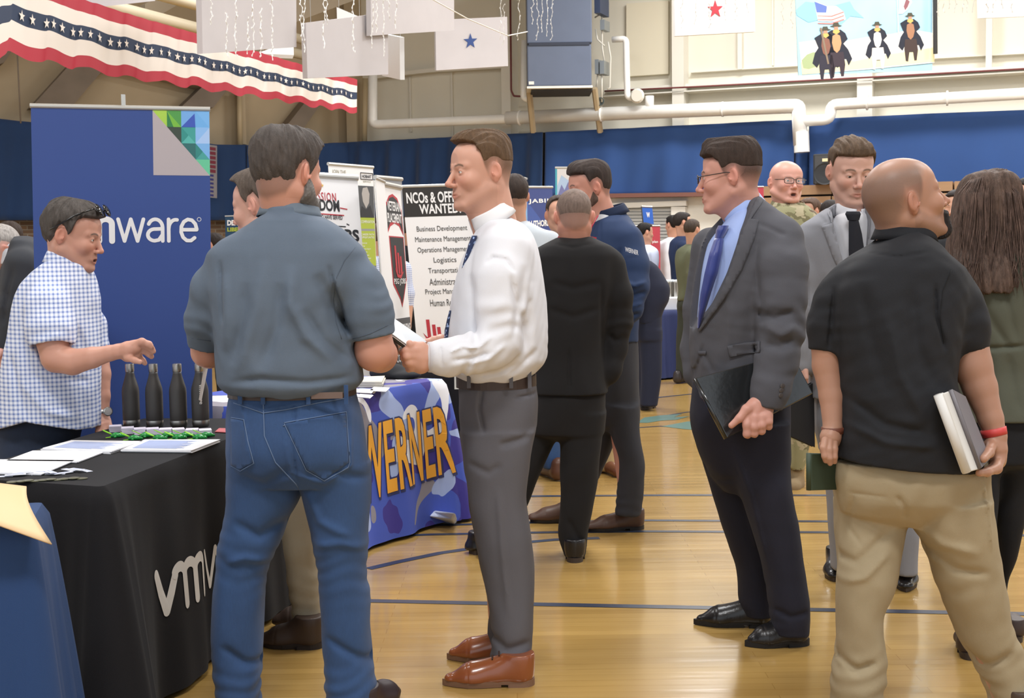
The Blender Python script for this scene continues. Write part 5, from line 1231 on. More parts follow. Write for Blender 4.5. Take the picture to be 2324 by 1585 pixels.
        # eyes
        if o['h'] < .0045 and o.get('eyes', 1):
            s.eyes = []
            gz = o.get('gaze', (0, 0)); iris = o.get('iris', '#4b3f36')
            for sd in (-1, 1):
                ctr = Vector((sd*.031, -.0765, 0)); n1, n2 = 12, 20; v = []; f = []; mi = []
                az, el = math.radians(gz[0]), math.radians(gz[1]); fwd = Vector((math.sin(az)*math.cos(el), -math.cos(az)*math.cos(el), math.sin(el)))
                u = fwd.orthogonal().normalized(); w = fwd.cross(u); th = [0, .2, .22, .45, .5, .7, .95, 1.3, 1.7, 2.2, 2.7, PI]
                for t in th:
                    for k in range(n2): v.append(ctr+(fwd*math.cos(t)+(u*math.cos(2*PI*k/n2)+w*math.sin(2*PI*k/n2))*math.sin(t))*.0122)
                for i in range(len(th)-1):
                    for k in range(n2): f.append((i*n2+k, i*n2+(k+1) % n2, (i+1)*n2+(k+1) % n2, (i+1)*n2+k)); mi.append(0 if th[i+1] <= .21 else (1 if th[i+1] <= .46 else 2))
                V_ = tr(np.array([tuple(q) for q in v]))
                eo = mesh_obj('eye', V_, f, None, s.root, True, mats=[mat('pupil', '#0a0908', .1), mat('iris '+iris, iris, .15), mat('eye white', '#d9cfc8', .15)], midx=mi)
                s.eyes.append(eo)
        return tr
    def hp(s, x, y, z): return s.hR @ (Vector((x, y, z))*s.hs)+s.hc   # head-local point to world
    def core(s, lofts=(), chains=(), h=.014):
        """body under the clothes"""
        L = [s.rows(r) for r in lofts]; Cc = [s.chain(c) for c in chains]; lo, hi = s.bounds(L, Cc); g = Grid(lo, hi, h)
        for R in L: g.loft(R, .03, 2.1, inset=.035)
        for c in Cc: g.chain(c, .02)
        V, Q = g.surf(); s.skin.append((V, Q, np.repeat(np.array(srgb(s.sk))[None, :], len(V), 0)))
    def body(s):
        V = []; Q = []; C = []; n = 0
        for v, q, c in s.skin:
            if len(v) == 0: continue
            V.append(v); Q.append(q+n); C.append(c); n += len(v)
        o = mesh_obj('body', np.concatenate(V), np.concatenate(Q), SKINM, s.root, True, cols=np.concatenate(C)); s.bodyo = o
        for e_ in getattr(s, 'eyes', []):
            e_.parent = o
        return o
    def glasses(s, col='#1b1b1c', w=.026, hh=.016, th=.0018, half=False):
        mb = MB(); m = mat('glasses frame '+col, col, .3)
        e = empty('glasses', s.hp(0, -.1, 0)); e.parent = s.root; e.location = s.hp(0, -.1, 0)-Vector(s.root['_w'])
        for sd in (-1, 1):
            pts = []
            for k in range(21):
                t = 2*PI*k/20; cx_ = math.cos(t); sx = math.sin(t)
                x = .033+w*abs(cx_)**.6*(1 if cx_ > 0 else -1); z = -.002+hh*abs(sx)**.6*(1 if sx > 0 else -1)
                pts.append(s.hp(sd*x, -.1075+.14*abs(x-.033)*(1 if x > .033 else .0), z))
            mb.tube(pts, th, 6, cap=False)
            mb.tube([s.hp(sd*.058, -.103, .004), s.hp(sd*.072, -.092, .005), s.hp(sd*.0785, -.01, .012), s.hp(sd*.079, .012, .010), s.hp(sd*.076, .030, -.008)], th*.9, 6)
        mb.tube([s.hp(-.008, -.109, .002), s.hp(0, -.112, .004), s.hp(.008, -.109, .002)], th, 6)
        mb.build('frame', m, e, True)
        gl = mat('lens glass', '#ffffff', .02); gl.node_tree.nodes['Principled BSDF'].inputs['Alpha'].default_value = .12
        for sd in (-1, 1):
            f = [s.hp(sd*(.033+w*.96*abs(math.cos(t))**.6*(1 if math.cos(t) > 0 else -1)), -.1075, -.002+hh*.96*abs(math.sin(t))**.6*(1 if math.sin(t) > 0 else -1)) for t in [2*PI*k/20 for k in range(20)]]
            MB().add(f, [tuple(range(20))]).build('lens', gl, e)
    def band(s, name, m, ring, z0, z1, th=.004, k=40, parent=None, tilt=None, n=2.3, smooth=False):
        """belt/cuff ring: ring=(cx,cy,a,b) at mid height"""
        cx, cy, a, b = ring; V = []; F = []
        for i in range(k):
            t = 2*PI*i/k; c_, s_ = math.cos(t), math.sin(t); e = 2/n
            ux = abs(c_)**e*(1 if c_ > 0 else -1); uy = abs(s_)**e*(1 if s_ > 0 else -1)
            dz = (tilt[0]*ux+tilt[1]*uy) if tilt else 0
            for r, z in ((0, z0), (th, z0), (th, z1), (0, z1)): V.append((cx+ux*(a+r), cy+uy*(b+r), z+dz))
        for i in range(k):
            j = (i+1) % k
            for q in range(4): F.append((i*4+q, i*4+(q+1) % 4, j*4+(q+1) % 4, j*4+q))
        return mesh_obj(name, V, F, m, parent or s.root, smooth)
    def belt(s, row, m, h=.035, th=.005, tilt=None, n=2.3, name='belt'):
        R = s.rows([row])[0]; return s.band(name, m, (R[1], R[2], R[3], R[4]), R[0]-h/2, R[0]+h/2, th, tilt=tilt, n=n)
    def shoe(s, heel, toe, m, w=.1, ht=.075, sole='#3a2e26', pointy=.75, laces=False, name='shoe', zt=0.0, h=None, lacecol='#2c2622', ankle=.045, lift=0):
        """heel, toe: pixels on the ground plane of the sole ends"""
        a, b = G(*heel), G(*toe)
        a.z += lift; d = b-a; L = math.hypot(d.x, d.y); ux = Vector((d.x/L, d.y/L, 0)); uy = Vector((-ux.y, ux.x, 0))
        h = h or max(.0032, s.D*.0008); g = Grid((-.02, -w*.7, 0), (L+.02, w*.7, ht+.07), h); sh = .022
        hw = w/2
        g.cone((.045, 0, sh+.018), (.045, 0, ht+.02), hw*.72, ankle, .02)
        g.cone((.045, 0, sh+.012), (L*.68, 0, sh+.012), hw*.68, hw*.86, .03, sq=(1, 1, 1.15))
        g.cone((L*.68, 0, sh+.006), (L-.022-.012*pointy, 0, sh+.002), hw*.84, hw*(.75-.35*pointy), .03, sq=(1, 1, 1.5))
        g.cone((.05, 0, ht), (L*.62, 0, sh+.018), ankle*.95, hw*.62, .03)
        X, Y, Z = g.xyz((slice(None),)*3); g.F = np.maximum(g.F, sh*.8-Z)
        top = np.where(X < .11, ht+.03-.0*X, 9); g.F = np.maximum(g.F, Z-top)
        # toe cap and welt lines
        g.F += (.0016*np.exp(-((X-L*.72)/.003)**2)).astype(np.float32)
        V, Q = g.surf()
        def tr(V): return np.array(a)[None, :]+V[:, 0:1]*np.array(ux)+V[:, 1:2]*np.array(uy)+V[:, 2:3]*np.array([0, 0, 1.0])+np.array([0, 0, 0])
        Vw = tr(V); Vw[:, 2] = Vw[:, 2]-a.z*0
        so = mesh_obj(name, Vw, Q, m, s.root, True)
        # sole outline
        mb = MB(); n = 28; out = []
        for k in range(n):
            t = 2*PI*k/n; c_, s_ = math.cos(t), math.sin(t)
            if c_ < 0: x = .045+c_*.046; y = s_*hw*.74
            else:
                x = .045+(L-.045)*c_**.85
                y = s_/max(abs(s_), 1e-6)*hw*.96*np.interp(x/L, [.1, .35, .68, .9, 1.0], [.77, .72, .98, .62-.2*pointy, .02])
            out.append((x, y))
        def ring(z, sc): return [tuple(tr(np.array([[x, y*sc, z]]))[0]) for x, y in out]
        mb.add(ring(.010, .98)+ring(sh, 1.02), [tuple(range(n-1, -1, -1)), tuple(range(n, 2*n))]+[(k, (k+1) % n, n+(k+1) % n, n+k) for k in range(n)])
        ho = [(min(x, .085), y) for x, y in out]
        mb.add([tuple(tr(np.array([[x, y, 0]]))[0]) for x, y in ho]+[tuple(tr(np.array([[x, y, .012]]))[0]) for x, y in ho], [tuple(range(n-1, -1, -1)), tuple(range(n, 2*n))]+[(k, (k+1) % n, n+(k+1) % n, n+k) for k in range(n)])
        fo = [(max(x, L*.36), y) for x, y in out]
        mb.add([tuple(tr(np.array([[x, y*.95, 0.0015]]))[0]) for x, y in fo]+[tuple(tr(np.array([[x, y, .012]]))[0]) for x, y in fo], [tuple(range(n-1, -1, -1)), tuple(range(n, 2*n))]+[(k, (k+1) % n, n+(k+1) % n, n+k) for k in range(n)])
        mb.build('sole', mat('sole '+sole, sole, .6), so)
        if laces:
            lb = MB()
            for k in range(4):
                x = L*.60-.022*k; z = sh+.044+.013*k
                p = tr(np.array([[x, -.02, z-.004], [x, 0, z+.004], [x, .02, z-.004]])); lb.tube([tuple(q) for q in p], .0028, 6)
            lb.build('laces', mat('lace '+lacecol, lacecol, .8), so)
        return so
def collar_ring(P_, name, m, base, up, ra, rb, ht, fold=.035, gap=0, yaw=0, th=.003, flare=.012, drop=0.0, k=48, parent=None, tilt=0.0, point=.03):
    """shirt collar: stand up from base then folded down; opening of +-gap radians at yaw (0 = towards viewer)"""
    V = []; F = []; base = Vector(base); R = Matrix.Rotation(math.radians(yaw), 3, 'Z') @ Matrix.Rotation(tilt, 3, 'X')
    prof = [(0, 0), (-.001, ht*.5), (0, ht), (.004, ht+.003), (.008, ht-.002), (flare*.7+.003, ht-fold*.55), (flare+.004, ht-fold), (flare+.001, ht-fold), (.004, ht-fold*.3), (.003, 0)]
    m_ = len(prof)
    for i in range(k+1):
        t = -PI/2+gap+(2*PI-2*gap)*i/k; c_, s_ = math.cos(t), math.sin(t)
        e = abs(math.sin((2*PI)*(i/k)/2)); pt = point*max(0, 1-min(i, k-i)/5.0)
        for j, (r, z) in enumerate(prof):
            zz = z+drop*(1+s_*-1)/2*-1
            if j in (6, 7): zz -= pt
            V.append(base+R @ Vector((c_*(ra+r), s_*(rb+r), zz)))
    for i in range(k):
        for j in range(m_): a = i*m_+j; b = i*m_+(j+1) % m_; F.append((a, b, b+m_, a+m_))
    F.append(tuple(range(m_-1, -1, -1))); F.append(tuple(k*m_+j for j in range(m_)))
    return mesh_obj(name, [tuple(v) for v in V], F, m, parent or P_.root, True)
def pxtie(P_, pts, wds, dz, m, th=.012, name='tie', parent=None):
    """tie as a tapering padded strip through pixels with widths in px; dz per point"""
    V = []; F = []; n = len(pts); T = np.linspace(0, n-1, (n-1)*5+1); I = np.arange(n)
    X = np.interp(T, I, [q[0] for q in pts]); Y = np.interp(T, I, [q[1] for q in pts]); Wd = np.interp(T, I, wds); Z = np.interp(T, I, dz)
    K = 9; N_ = len(T)
    for i in range(N_):
        for k in range(K):
            u = -1+2*k/(K-1); V.append(P_.q(X[i]+u*Wd[i]/2, Y[i], Z[i]-th*.8*(1-u*u)))
        V.append(P_.q(X[i], Y[i], Z[i]+th))
    R = K+1
    for i in range(N_-1):
        for j in range(R): a = i*R+j; b = i*R+(j+1) % R; F.append((a, b, b+R, a+R))
    F += [tuple(range(R))[::-1], tuple((N_-1)*R+j for j in range(R))]
    o = mesh_obj(name, [tuple(v) for v in V], F, m, parent or P_.root, True); return autosmooth(o, 60)

from mathutils.geometry import delaunay_2d_cdt
from mathutils.bvhtree import BVHTree as _BVH
def patch(p, target, poly, m, name, off=.004, th=.004, dz=-.15, step=.012, parent=None, axis=(0, 1, 0)):
    """a piece of cloth cut to a pixel outline and laid on the real surface of target, seen from the front"""
    me = target.data; o_ = Vector(target['_w']); bv = getattr(p, '_bv', {}).get(target.name)
    if bv is None:
        bv = _BVH.FromPolygons([v.co+o_ for v in me.vertices], [tuple(q.vertices) for q in me.polygons]); p._bv = getattr(p, '_bv', {}); p._bv[target.name] = bv
    P0 = [p.q(x, y, dz) for x, y in poly]; pts = []
    for i in range(len(P0)):
        a, b = P0[i], P0[(i+1) % len(P0)]; n = max(1, int((b-a).length/step))
        for k in range(n): q = a.lerp(b, k/n); pts.append(Vector((q.x, q.z)))
    nb = len(pts); xs = [q.x for q in pts]; zs = [q.y for q in pts]
    def inside(x, z):
        r = False; j = nb-1
        for i in range(nb):
            if (pts[i].y > z) != (pts[j].y > z) and x < (pts[j].x-pts[i].x)*(z-pts[i].y)/(pts[j].y-pts[i].y)+pts[i].x: r = not r
            j = i
        return r
    ex = []; x = min(xs)+step/2
    while x < max(xs):
        z = min(zs)+step/2
        while z < max(zs):
            if inside(x, z): ex.append(Vector((x, z)))
            z += step
        x += step
    V2, E2, F2 = delaunay_2d_cdt(pts+ex, [(i, (i+1) % nb) for i in range(nb)], [], 1, 1e-5)[:3]
    c = Vector((0, 0, CAMZ)); out = []
    for v in V2:
        w = Vector((v.x, p.D+dz, v.y)); d = (w-c).normalized(); h = bv.ray_cast(c, d, 40)
        out.append(h[0]-d*off if h[0] is not None else None)
    F = [tuple(f) for f in F2 if all(out[i] is not None for i in f)]; used = sorted({i for f in F for i in f}); mp = {k: i for i, k in enumerate(used)}
    if not F: return None
    # drop faces that leap between near and far cloth
    F = [f for f in F if max((out[f[a]]-out[f[a-1]]).length for a in range(len(f))) < step*5]
    V = [tuple(out[i]) for i in used]; o = mesh_obj(name, V, [tuple(mp[i] for i in f) for f in F], m, parent or target, True)
    sd = o.modifiers.new('s', 'SOLIDIFY'); sd.thickness = th; sd.offset = 0; return o
def strip(p, target, line, wpx, m, name='seam', off=.0015, th=.0015, dz=-.15, parent=None):
    L_, R_ = [], []
    for i, (x, y) in enumerate(line):
        a = line[max(0, i-1)]; b = line[min(len(line)-1, i+1)]; dx, dy = b[0]-a[0], b[1]-a[1]; n = math.hypot(dx, dy) or 1
        L_.append((x-dy/n*wpx/2, y+dx/n*wpx/2)); R_.append((x+dy/n*wpx/2, y-dx/n*wpx/2))
    return patch(p, target, L_+R_[::-1], m, name, off, th, dz, .015, parent)
# ================================================================ THE PEOPLE
def cloth(name, col='#808080', rough=.8, **k):
    k.setdefault('bump', .25); k.setdefault('bscale', 900); k.setdefault('sheen', .02); k.setdefault('spec', .25); k.setdefault('var', .04); k.setdefault('vscale', 6); return mat(name, col, rough, **k)
leather_b = mat('black leather', '#1c1b1d', .28, bump=.15, bscale=150)
brown_belt = mat('brown leather belt', '#3d2e28', .5); silver = mat('silver metal', '#c9c6c0', .25, metal=1)
# ---------- B: grey polo, back to us
def man_grey_polo():
    p = Person(3.95, (650, 1600), 'person in slate-grey polo shirt and blue jeans seen from behind, beard visible', skin='#c9937f')
    p.head(651, 398, 148, 4, 2, 1.09, neck=(655, 520, .02), nr=.069, line='full', thick=(.024, .008, .008), hair='#4d4642', stub=.75, beard=('full', .010), beardcol='#6d6864', seed=5, clump=.0016, edge=.02, edge2=.016, wide=1.02, jaw=1.15, shadow=.5)
    polo = cloth('slate grey polo knit', '#5c6877', .75, bscale=700)
    po_ = p.garment('polo_shirt', polo,
      lofts=[[(470, 606, 706, .20, .02), (484, 600, 714, .215, .02), (503, 572, 748, .235), (522, 542, 778, .265), (548, 500, 806, .30), (580, 476, 826, .335), (640, 474, 822, .37), (700, 484, 804, .39), (770, 492, 803, .40), (830, 494, 818, .41), (862, 497, 822, .41), (880, 510, 812, .39), (890, 526, 800, .36)]],
      sleeves=[([(520, 610, .0, .062), (486, 660, .0, .064), (470, 720, .02, .060), (463, 786, .05, .047)], True), ([(778, 612, .0, .072), (812, 655, -.02, .076), (832, 710, -.03, .074), (846, 766, -.03, .068)], True)], k=.035, h=.005,
      cuts=[([(420, 786), (495, 790), (495, 860), (420, 860)], .05, -.5, .5)] if False else [],
      folds=[([(600, 590), (590, 700), (560, 800), (540, 850)], 16, 9), ([(665, 600), (668, 690), (700, 760), (760, 820)], 14, 10), ([(560, 640), (552, 740), (530, 830)], 12, -7),
             ([(640, 640), (632, 740), (600, 840)], 14, -8), ([(720, 620), (745, 680), (770, 760)], 14, -9), ([(690, 700), (730, 770), (790, 830)], 10, -7), ([(510, 620), (515, 720), (512, 800)], 12, 6),
             ([(752, 640), (750, 700), (790, 770)], 8, -9), ([(520, 868), (600, 858), (700, 866), (800, 858)], 8, -7), ([(745, 600), (757, 660), (775, 740)], 5, -8), ([(495, 590), (500, 660), (505, 740)], 6, -8)],
      noise=[(.0035, 26, 3, (1, 1, .45)), (.002, 60, 4, (1, 1, .5))],
      rings=[((838, 720, -.05), (1, 12, 0), .09, 5, .045), ((470, 740, .0), (1, -12, 0), .07, 4, .04)])
    sm_ = mat('dark grey seam', '#4c5664', .9)
    for ln in ([(806, 562), (782, 592), (764, 630), (757, 680), (762, 730), (775, 770)], [(800, 770), (840, 758), (888, 735)], [(436, 768), (465, 773), (492, 776)]): strip(p, po_, ln, 1.4, sm_, 'seam', off=.0008, th=.0008, dz=-.12)
    for a, b, r in (((792, 781, -.04), (896, 742, -.04), .064),):
        pass
    collar_ring(p, 'collar', cloth('slate collar knit', '#67727e', .8), p.q(657, 506, .01), None, .078, .080, .050, fold=.036, gap=.25, yaw=150, flare=.016, tilt=.10, k=40, point=.01)
    p.limb([[(462, 765, .05, .043), (468, 800, .08, .044), (474, 806, .16, .040), (480, 800, .28, .030), (482, 798, .34, .026)]])
    p.limb([[(846, 745, -.03, .054), (850, 798, -.02, .056), (862, 806, .04, .050), (872, 796, .16, .040), (882, 782, .30, .029), (888, 775, .36, .030), (892, 772, .42, .026)]], k=.02)
    jeans = denim('blue denim', '#2b4770')
    jo = p.garment('jeans', jeans,
      lofts=[[(882, 524, 803, .30), (905, 520, 808, .32), (960, 516, 822, .36), (1010, 517, 832, .38), (1060, 518, 838, .35), (1095, 524, 834, .28)],
             [(1050, 519, 672, .27), (1119, 515, 682, .25), (1180, 508, 655, .23), (1220, 500, 641, .215), (1303, 489, 605, .19), (1400, 483, 597, .19), (1495, 481, 596, .18), (1570, 494, 588, .20), (1640, 498, 592, .21)],
             [(1050, 665, 839, .27), (1119, 684, 842, .25), (1206, 706, 836, .225), (1303, 723, 832, .20), (1351, 727, 838, .195), (1420, 730, 840, .19), (1495, 734, 846, .18), (1573, 740, 856, .20), (1640, 746, 860, .21)]],
      k=.03, lk=.010, tail=0, h=.0055,
      folds=[([(668, 905), (672, 1000), (676, 1110)], 4, -6), ([(688, 1120), (720, 1190), (800, 1230)], 10, 6), ([(540, 1080), (600, 1100), (668, 1060)], 12, -7), ([(520, 1190), (580, 1225), (640, 1190)], 12, -7),
             ([(690, 1080), (750, 1070), (830, 1100)], 10, -7), ([(705, 1250), (770, 1240), (830, 1260)], 9, 6), ([(500, 1290), (550, 1275), (600, 1290)], 9, 6), ([(730, 1460), (790, 1500), (850, 1540)], 10, -8),
             ([(490, 1480), (540, 1520), (590, 1540)], 10, -8), ([(645, 960), (770, 938), (790, 935)], 3, 4), ([(645, 960), (665, 1070), (735, 1100), (795, 1060), (790, 935)], 3, 4), ([(522, 935), (553, 940), (575, 1050), (545, 1075), (522, 1060)], 3, 4), ([(522, 905), (597, 930), (700, 912), (806, 895)], 3, 3.5)],
      rings=[((545, 1270, 0), (-2, 12, 0), .12, 4, .045), ((775, 1290, 0), (2, 12, 0), .12, 4, .045), ((540, 1560, 0), (0, 12, 0), .11, 8, .05), ((800, 1560, 0), (2, 12, 0), .11, 8, .05)],
      noise=[(.0025, 30, 9)])
    th_ = mat('tan thread', '#5d7191', .8)
    for ln in ([(645, 960), (786, 935), (794, 1050), (790, 1062), (736, 1092), (695, 1068), (668, 1010), (645, 962)], [(524, 948), (553, 953), (562, 1000), (576, 1052), (545, 1070), (524, 1058)], [(521, 912), (560, 925), (597, 938), (650, 930), (720, 915), (800, 902)], [(597, 898), (600, 990), (625, 1050), (672, 1100), (690, 1140)], [(642, 967), (785, 943)], [(526, 954), (552, 959)]):
        strip(p, jo, ln, 2.2, th_, 'stitching', dz=-.17)
    patch(p, jo, [(647, 962), (784, 938), (791, 1050), (736, 1089), (697, 1066), (670, 1010)], jeans, 'back_pocket', .003, .003, -.17); patch(p, jo, [(524, 950), (551, 955), (561, 1002), (573, 1050), (545, 1067), (524, 1056)], jeans, 'back_pocket', .003, .003, -.17)
    for i_ in (0,): pass
    R = p.rows([(888, 522, 806, .315)])[0]; bl_ = p.belt((886, 523, 804, .315), brown_belt, .028, .005)
    for x in (545, 597, 700, 786):
        a = p.q(x, 880, -.158 if 560 < x < 760 else -.135); MB().obox(a+Vector((0, -.006, -.02)), Vector((1, 0, 0)), Vector((0, 1, 0)), Vector((0, 0, 1)), .006, .004, .028).build('belt_loop', jeans, p.root)
    MB().obox(p.q(742, 898, -.168), Vector((1, 0, 0)), Vector((0, 1, 0)), Vector((0, 0, 1)), .045, .003, .009).build('leather_patch', mat('patch leather', '#6d5a52', .7), p.root)
    for nm, pts in (('pocket', [(645, 960), (786, 935), (794, 1060), (736, 1092), (672, 1068)]), ('pocket', [(523, 950), (553, 956), (576, 1050), (545, 1070), (524, 1060)])):
        f = [p.q(x, y, -.30) for x, y in pts]
    bs = mat('dark leather shoe', '#33282a', .45)
    p.shoe((545, 1634), (520, 1575), bs, w=.10, name='shoe', laces=False, ht=.06); p.shoe((805, 1634), (905, 1580), bs, w=.10, laces=True, ht=.06)
    p.core([[(520, 560, 780, .26), (700, 500, 800, .34), (900, 530, 800, .30), (1080, 530, 830, .28)]], [[(575, 1080, 0, .06), (550, 1250, 0, .05), (540, 1500, 0, .045), (540, 1600, 0, .04)], [(755, 1080, 0, .06), (775, 1250, 0, .05), (790, 1500, 0, .045), (800, 1600, 0, .04)]])
    p.body(); return p
def denim(name, col='#2d4f7c'):
    if name in MATS: return MATS[name]
    m = mat(name, col, .85, bump=.3, bscale=1100, sheen=.1); nt, N, L, b = nodes(m)
    tc = N.new('ShaderNodeTexCoord'); n = N.new('ShaderNodeTexNoise'); n.inputs['Scale'].default_value = 3.5; n.inputs['Detail'].default_value = 8; L(tc.outputs['Object'], n.inputs[0])
    mp = N.new('ShaderNodeMapping'); mp.inputs['Scale'].default_value = (120, 120, 25); L(tc.outputs['Object'], mp.inputs[0]); n2 = N.new('ShaderNodeTexNoise'); n2.inputs['Scale'].default_value = 2; L(mp.outputs[0], n2.inputs[0])
    c = srgb(col); f = vmath(nt, 'ADD', vmath(nt, 'MULTIPLY', n.outputs[0], .9), vmath(nt, 'MULTIPLY', n2.outputs[0], .25))
    L(mixc(nt, vmath(nt, 'SUBTRACT', f, .15), tuple(x*.55 for x in c), tuple(min(1, x*1.7) for x in c)), b.inputs['Base Color']); return m
# ---------- C: white shirt, profile left
def man_white_shirt():
    p = Person(4.36, (1130, 1540), 'person in white dress shirt, spotted tie and grey trousers holding a folder', skin='#cf9d88')
    p.head(1091, 391, -63, 2, 0, 1.05, neck=(1133, 530, .03), nr=.063, line='short', thick=(.021, .002, .007), edge2=.014, hair='#5d4733', stub=.88, fade=.020, seed=3, clump=.0022, flow=1.5, iris='#5b6a70', gaze=(-10, 0), shadow=.12, eye_open=.5, nose=1.04, edge=.02, fade0=.03, fade1=.14)
    sh = cloth('white dress shirt', '#dddde2', .6, bscale=500, bump=.12, var=.01)
    p.garment('dress_shirt', sh,
      lofts=[[(496, 1106, 1160, .13, .02), (510, 1094, 1186, .20, .0), (528, 1078, 1204, .27), (560, 1060, 1218, .34), (600, 1044, 1228, .38), (650, 1031, 1236, .40), (700, 1022, 1241, .40), (770, 1014, 1243, .40), (812, 1016, 1240, .40), (838, 1024, 1222, .38), (852, 1034, 1206, .35), (860, 1042, 1196, .33)]],
      chains=[[(1146, 572, -.13, .085), (1136, 640, -.18, .083), (1132, 700, -.2, .078), (1134, 765, -.21, .070), (1110, 792, -.23, .064), (1060, 806, -.26, .057), (1015, 812, -.285, .050), (990, 811, -.295, .047)],
              [(1110, 570, .14, .075), (1080, 680, .17, .06), (1070, 770, .14, .055), (1040, 785, .05, .042)]], k=.03, h=.0052,
      folds=[([(1190, 600), (1180, 700), (1190, 800)], 9, -7), ([(1208, 640), (1214, 740), (1205, 820)], 9, 6), ([(1160, 620), (1172, 700), (1165, 770)], 6, -9), ([(1070, 620), (1075, 700), (1085, 780)], 8, -7),
             ([(1085, 800), (1060, 830), (1045, 850)], 7, -6), ([(1180, 820), (1130, 845), (1080, 852)], 6, -6), ([(1220, 790), (1180, 830), (1150, 855)], 6, -5), ([(1102, 600), (1120, 585), (1150, 590), (1170, 620)], 4, -5),
             ([(1090, 790), (1050, 785), (1020, 800)], 4, 6, -.3), ([(1120, 800), (1070, 812), (1020, 818)], 5, -6, -.3), ([(1000, 786), (1003, 835)], 3, -4, -.33), ([(1120, 760), (1090, 785), (1060, 790)], 5, 6, -.3), ([(1150, 780), (1110, 815), (1060, 828)], 5, 5, -.3)],
      rings=[((1130, 780, -.27), (12, 6, 0), .13, 7, .055), ((1140, 720, -.25), (0, 12, 0), .10, 4, .05), ((1200, 840, 0), (0, 12, 0), .12, 5, .04)],
      noise=[(.003, 24, 13, (1, 1, .6)), (.0018, 55, 14)])
    collar_ring(p, 'collar', cloth('white collar', '#eceaea', .55, bump=.1), p.q(1124, 510, .02), None, .063, .064, .058, fold=.048, gap=.16, yaw=-68, flare=.014, tilt=.50, k=44, point=.035)
    # cuff
    a, b = p.q(1004, 811, -.29), p.q(972, 811, -.30); MB().tube([a, a.lerp(b, .5), b, b+(b-a)*.02], [.0495, .049, .047, .040], 24).build('cuff', sh, p.root, True)
    ti = mat('navy spotted tie silk', '#22355f', .4); nt, N, L, bs_ = nodes(ti)
    tc = N.new('ShaderNodeTexCoord'); v = N.new('ShaderNodeTexVoronoi'); v.inputs['Scale'].default_value = 75; L(tc.outputs['Object'], v.inputs[0])
    L(mixc(nt, vmath(nt, 'LESS_THAN', v.outputs['Distance'], .30), srgb('#1e3058'), srgb('#9db4dd')), bs_.inputs['Base Color'])
    pxtie(p, [(1077, 535), (1070, 556), (1062, 585), (1054, 612), (1046, 636)], [13, 14, 15, 14, 8], [-.10, -.10, -.10, -.09, -.07], ti, .02)
    pxtie(p, [(1022, 705), (1019, 725), (1015, 750), (1013, 772)], [5, 9, 12, 12], [-.06, -.06, -.06, -.06], ti, .02, name='tie')
    # near hand: palm and curled fingers under the folder
    def hand_post(g): pass
    p.limb([[(1000, 811, -.30, .030), (975, 812, -.305, .029), (955, 812, -.31, .036)],
            [(955, 798, -.31, .030), (935, 800, -.32, .026), (955, 826, -.31, .030), (938, 824, -.32, .024)],
            [(955, 790, -.315, .018), (940, 786, -.32, .0135), (931, 783, -.335, .011), (929, 779, -.335, .009)],
            [(945, 795, -.33, .015), (922, 797, -.335, .0125), (914, 800, -.315, .0105), (922, 803, -.29, .009)],
            [(945, 808, -.33, .015), (924, 810, -.34, .0125), (917, 813, -.315, .0105), (925, 815, -.29, .009)],
            [(947, 820, -.325, .014), (928, 823, -.335, .0120), (921, 826, -.31, .0100), (928, 828, -.28, .009)],
            [(950, 832, -.315, .013), (934, 835, -.322, .0110), (928, 838, -.305, .0095), (934, 838, -.28, .008)]], k=.007, h=.0024)
    p.limb([[(1050, 787, .08, .028), (1015, 778, .02, .025), (1000, 777, -.04, .026)], [(1000, 774, -.05, .020), (985, 775, -.08, .016), (966, 778, -.10, .011), (960, 777, -.11, .009)],
            [(1000, 782, -.04, .018), (978, 786, -.07, .013), (962, 788, -.10, .010)], [(1003, 786, -.03, .016), (985, 791, -.06, .011), (972, 793, -.08, .009)]], k=.008, h=.0026)
    MB().tube([p.q(921, 826, -.345), p.q(925, 836, -.335)], .006, 8) if False else None
    gt = cloth('charcoal grey trousers', '#5d5b60', .8, bscale=800)
    p.garment('trousers', gt,
      lofts=[[(852, 1040, 1212, .30), (870, 1038, 1217, .31), (920, 1042, 1222, .34), (960, 1044, 1220, .35), (1010, 1048, 1206, .34), (1060, 1054, 1200, .30)],
             [(980, 1048, 1213, .19, -.08), (1060, 1056, 1200, .19, -.09), (1128, 1064, 1195, .19, -.09), (1221, 1080, 1207, .19, -.09), (1314, 1098, 1213, .18, -.09), (1400, 1112, 1210, .17, -.1), (1460, 1116, 1207, .17, -.1), (1510, 1112, 1209, .17, -.1), (1546, 1120, 1212, .16, -.1)],
             [(980, 1046, 1200, .17, .07), (1128, 1062, 1180, .17, .09), (1267, 1086, 1175, .17, .10), (1383, 1110, 1180, .16, .11), (1430, 1106, 1178, .16, .12), (1470, 1104, 1176, .16, .12), (1492, 1108, 1178, .15, .12)]],
      k=.03, lk=.022, h=.0058, tail=.085,
      folds=[([(1096, 878), (1088, 930), (1100, 985)], 4, -8), ([(1060, 1050), (1110, 1070), (1140, 1050)], 8, -5), ([(1205, 990), (1170, 1000), (1130, 1010)], 8, -7), ([(1130, 1100), (1140, 1250), (1155, 1400)], 7, 5), ([(1110, 1440), (1150, 1470), (1205, 1455)], 10, -8), ([(1115, 1500), (1160, 1490), (1210, 1510)], 8, 7), ([(1120, 1530), (1165, 1515), (1205, 1540)], 6, -6), ([(1163, 905), (1222, 898)], 3, -5)],
      rings=[((1150, 1230, 0), (2, 12, 0), .12, 3, .06), ((1160, 1490, -.05), (1, 12, 0), .10, 6, .05)], noise=[(.002, 25, 19)])
    p.belt((863, 1037, 1214, .312), brown_belt, .036, .005)
    MB().obox(p.q(1040, 866, -.03), Vector((0, 1, 0)), Vector((1, 0, 0)), Vector((0, 0, 1)), .02, .012, .024).build('buckle', silver, p.root)
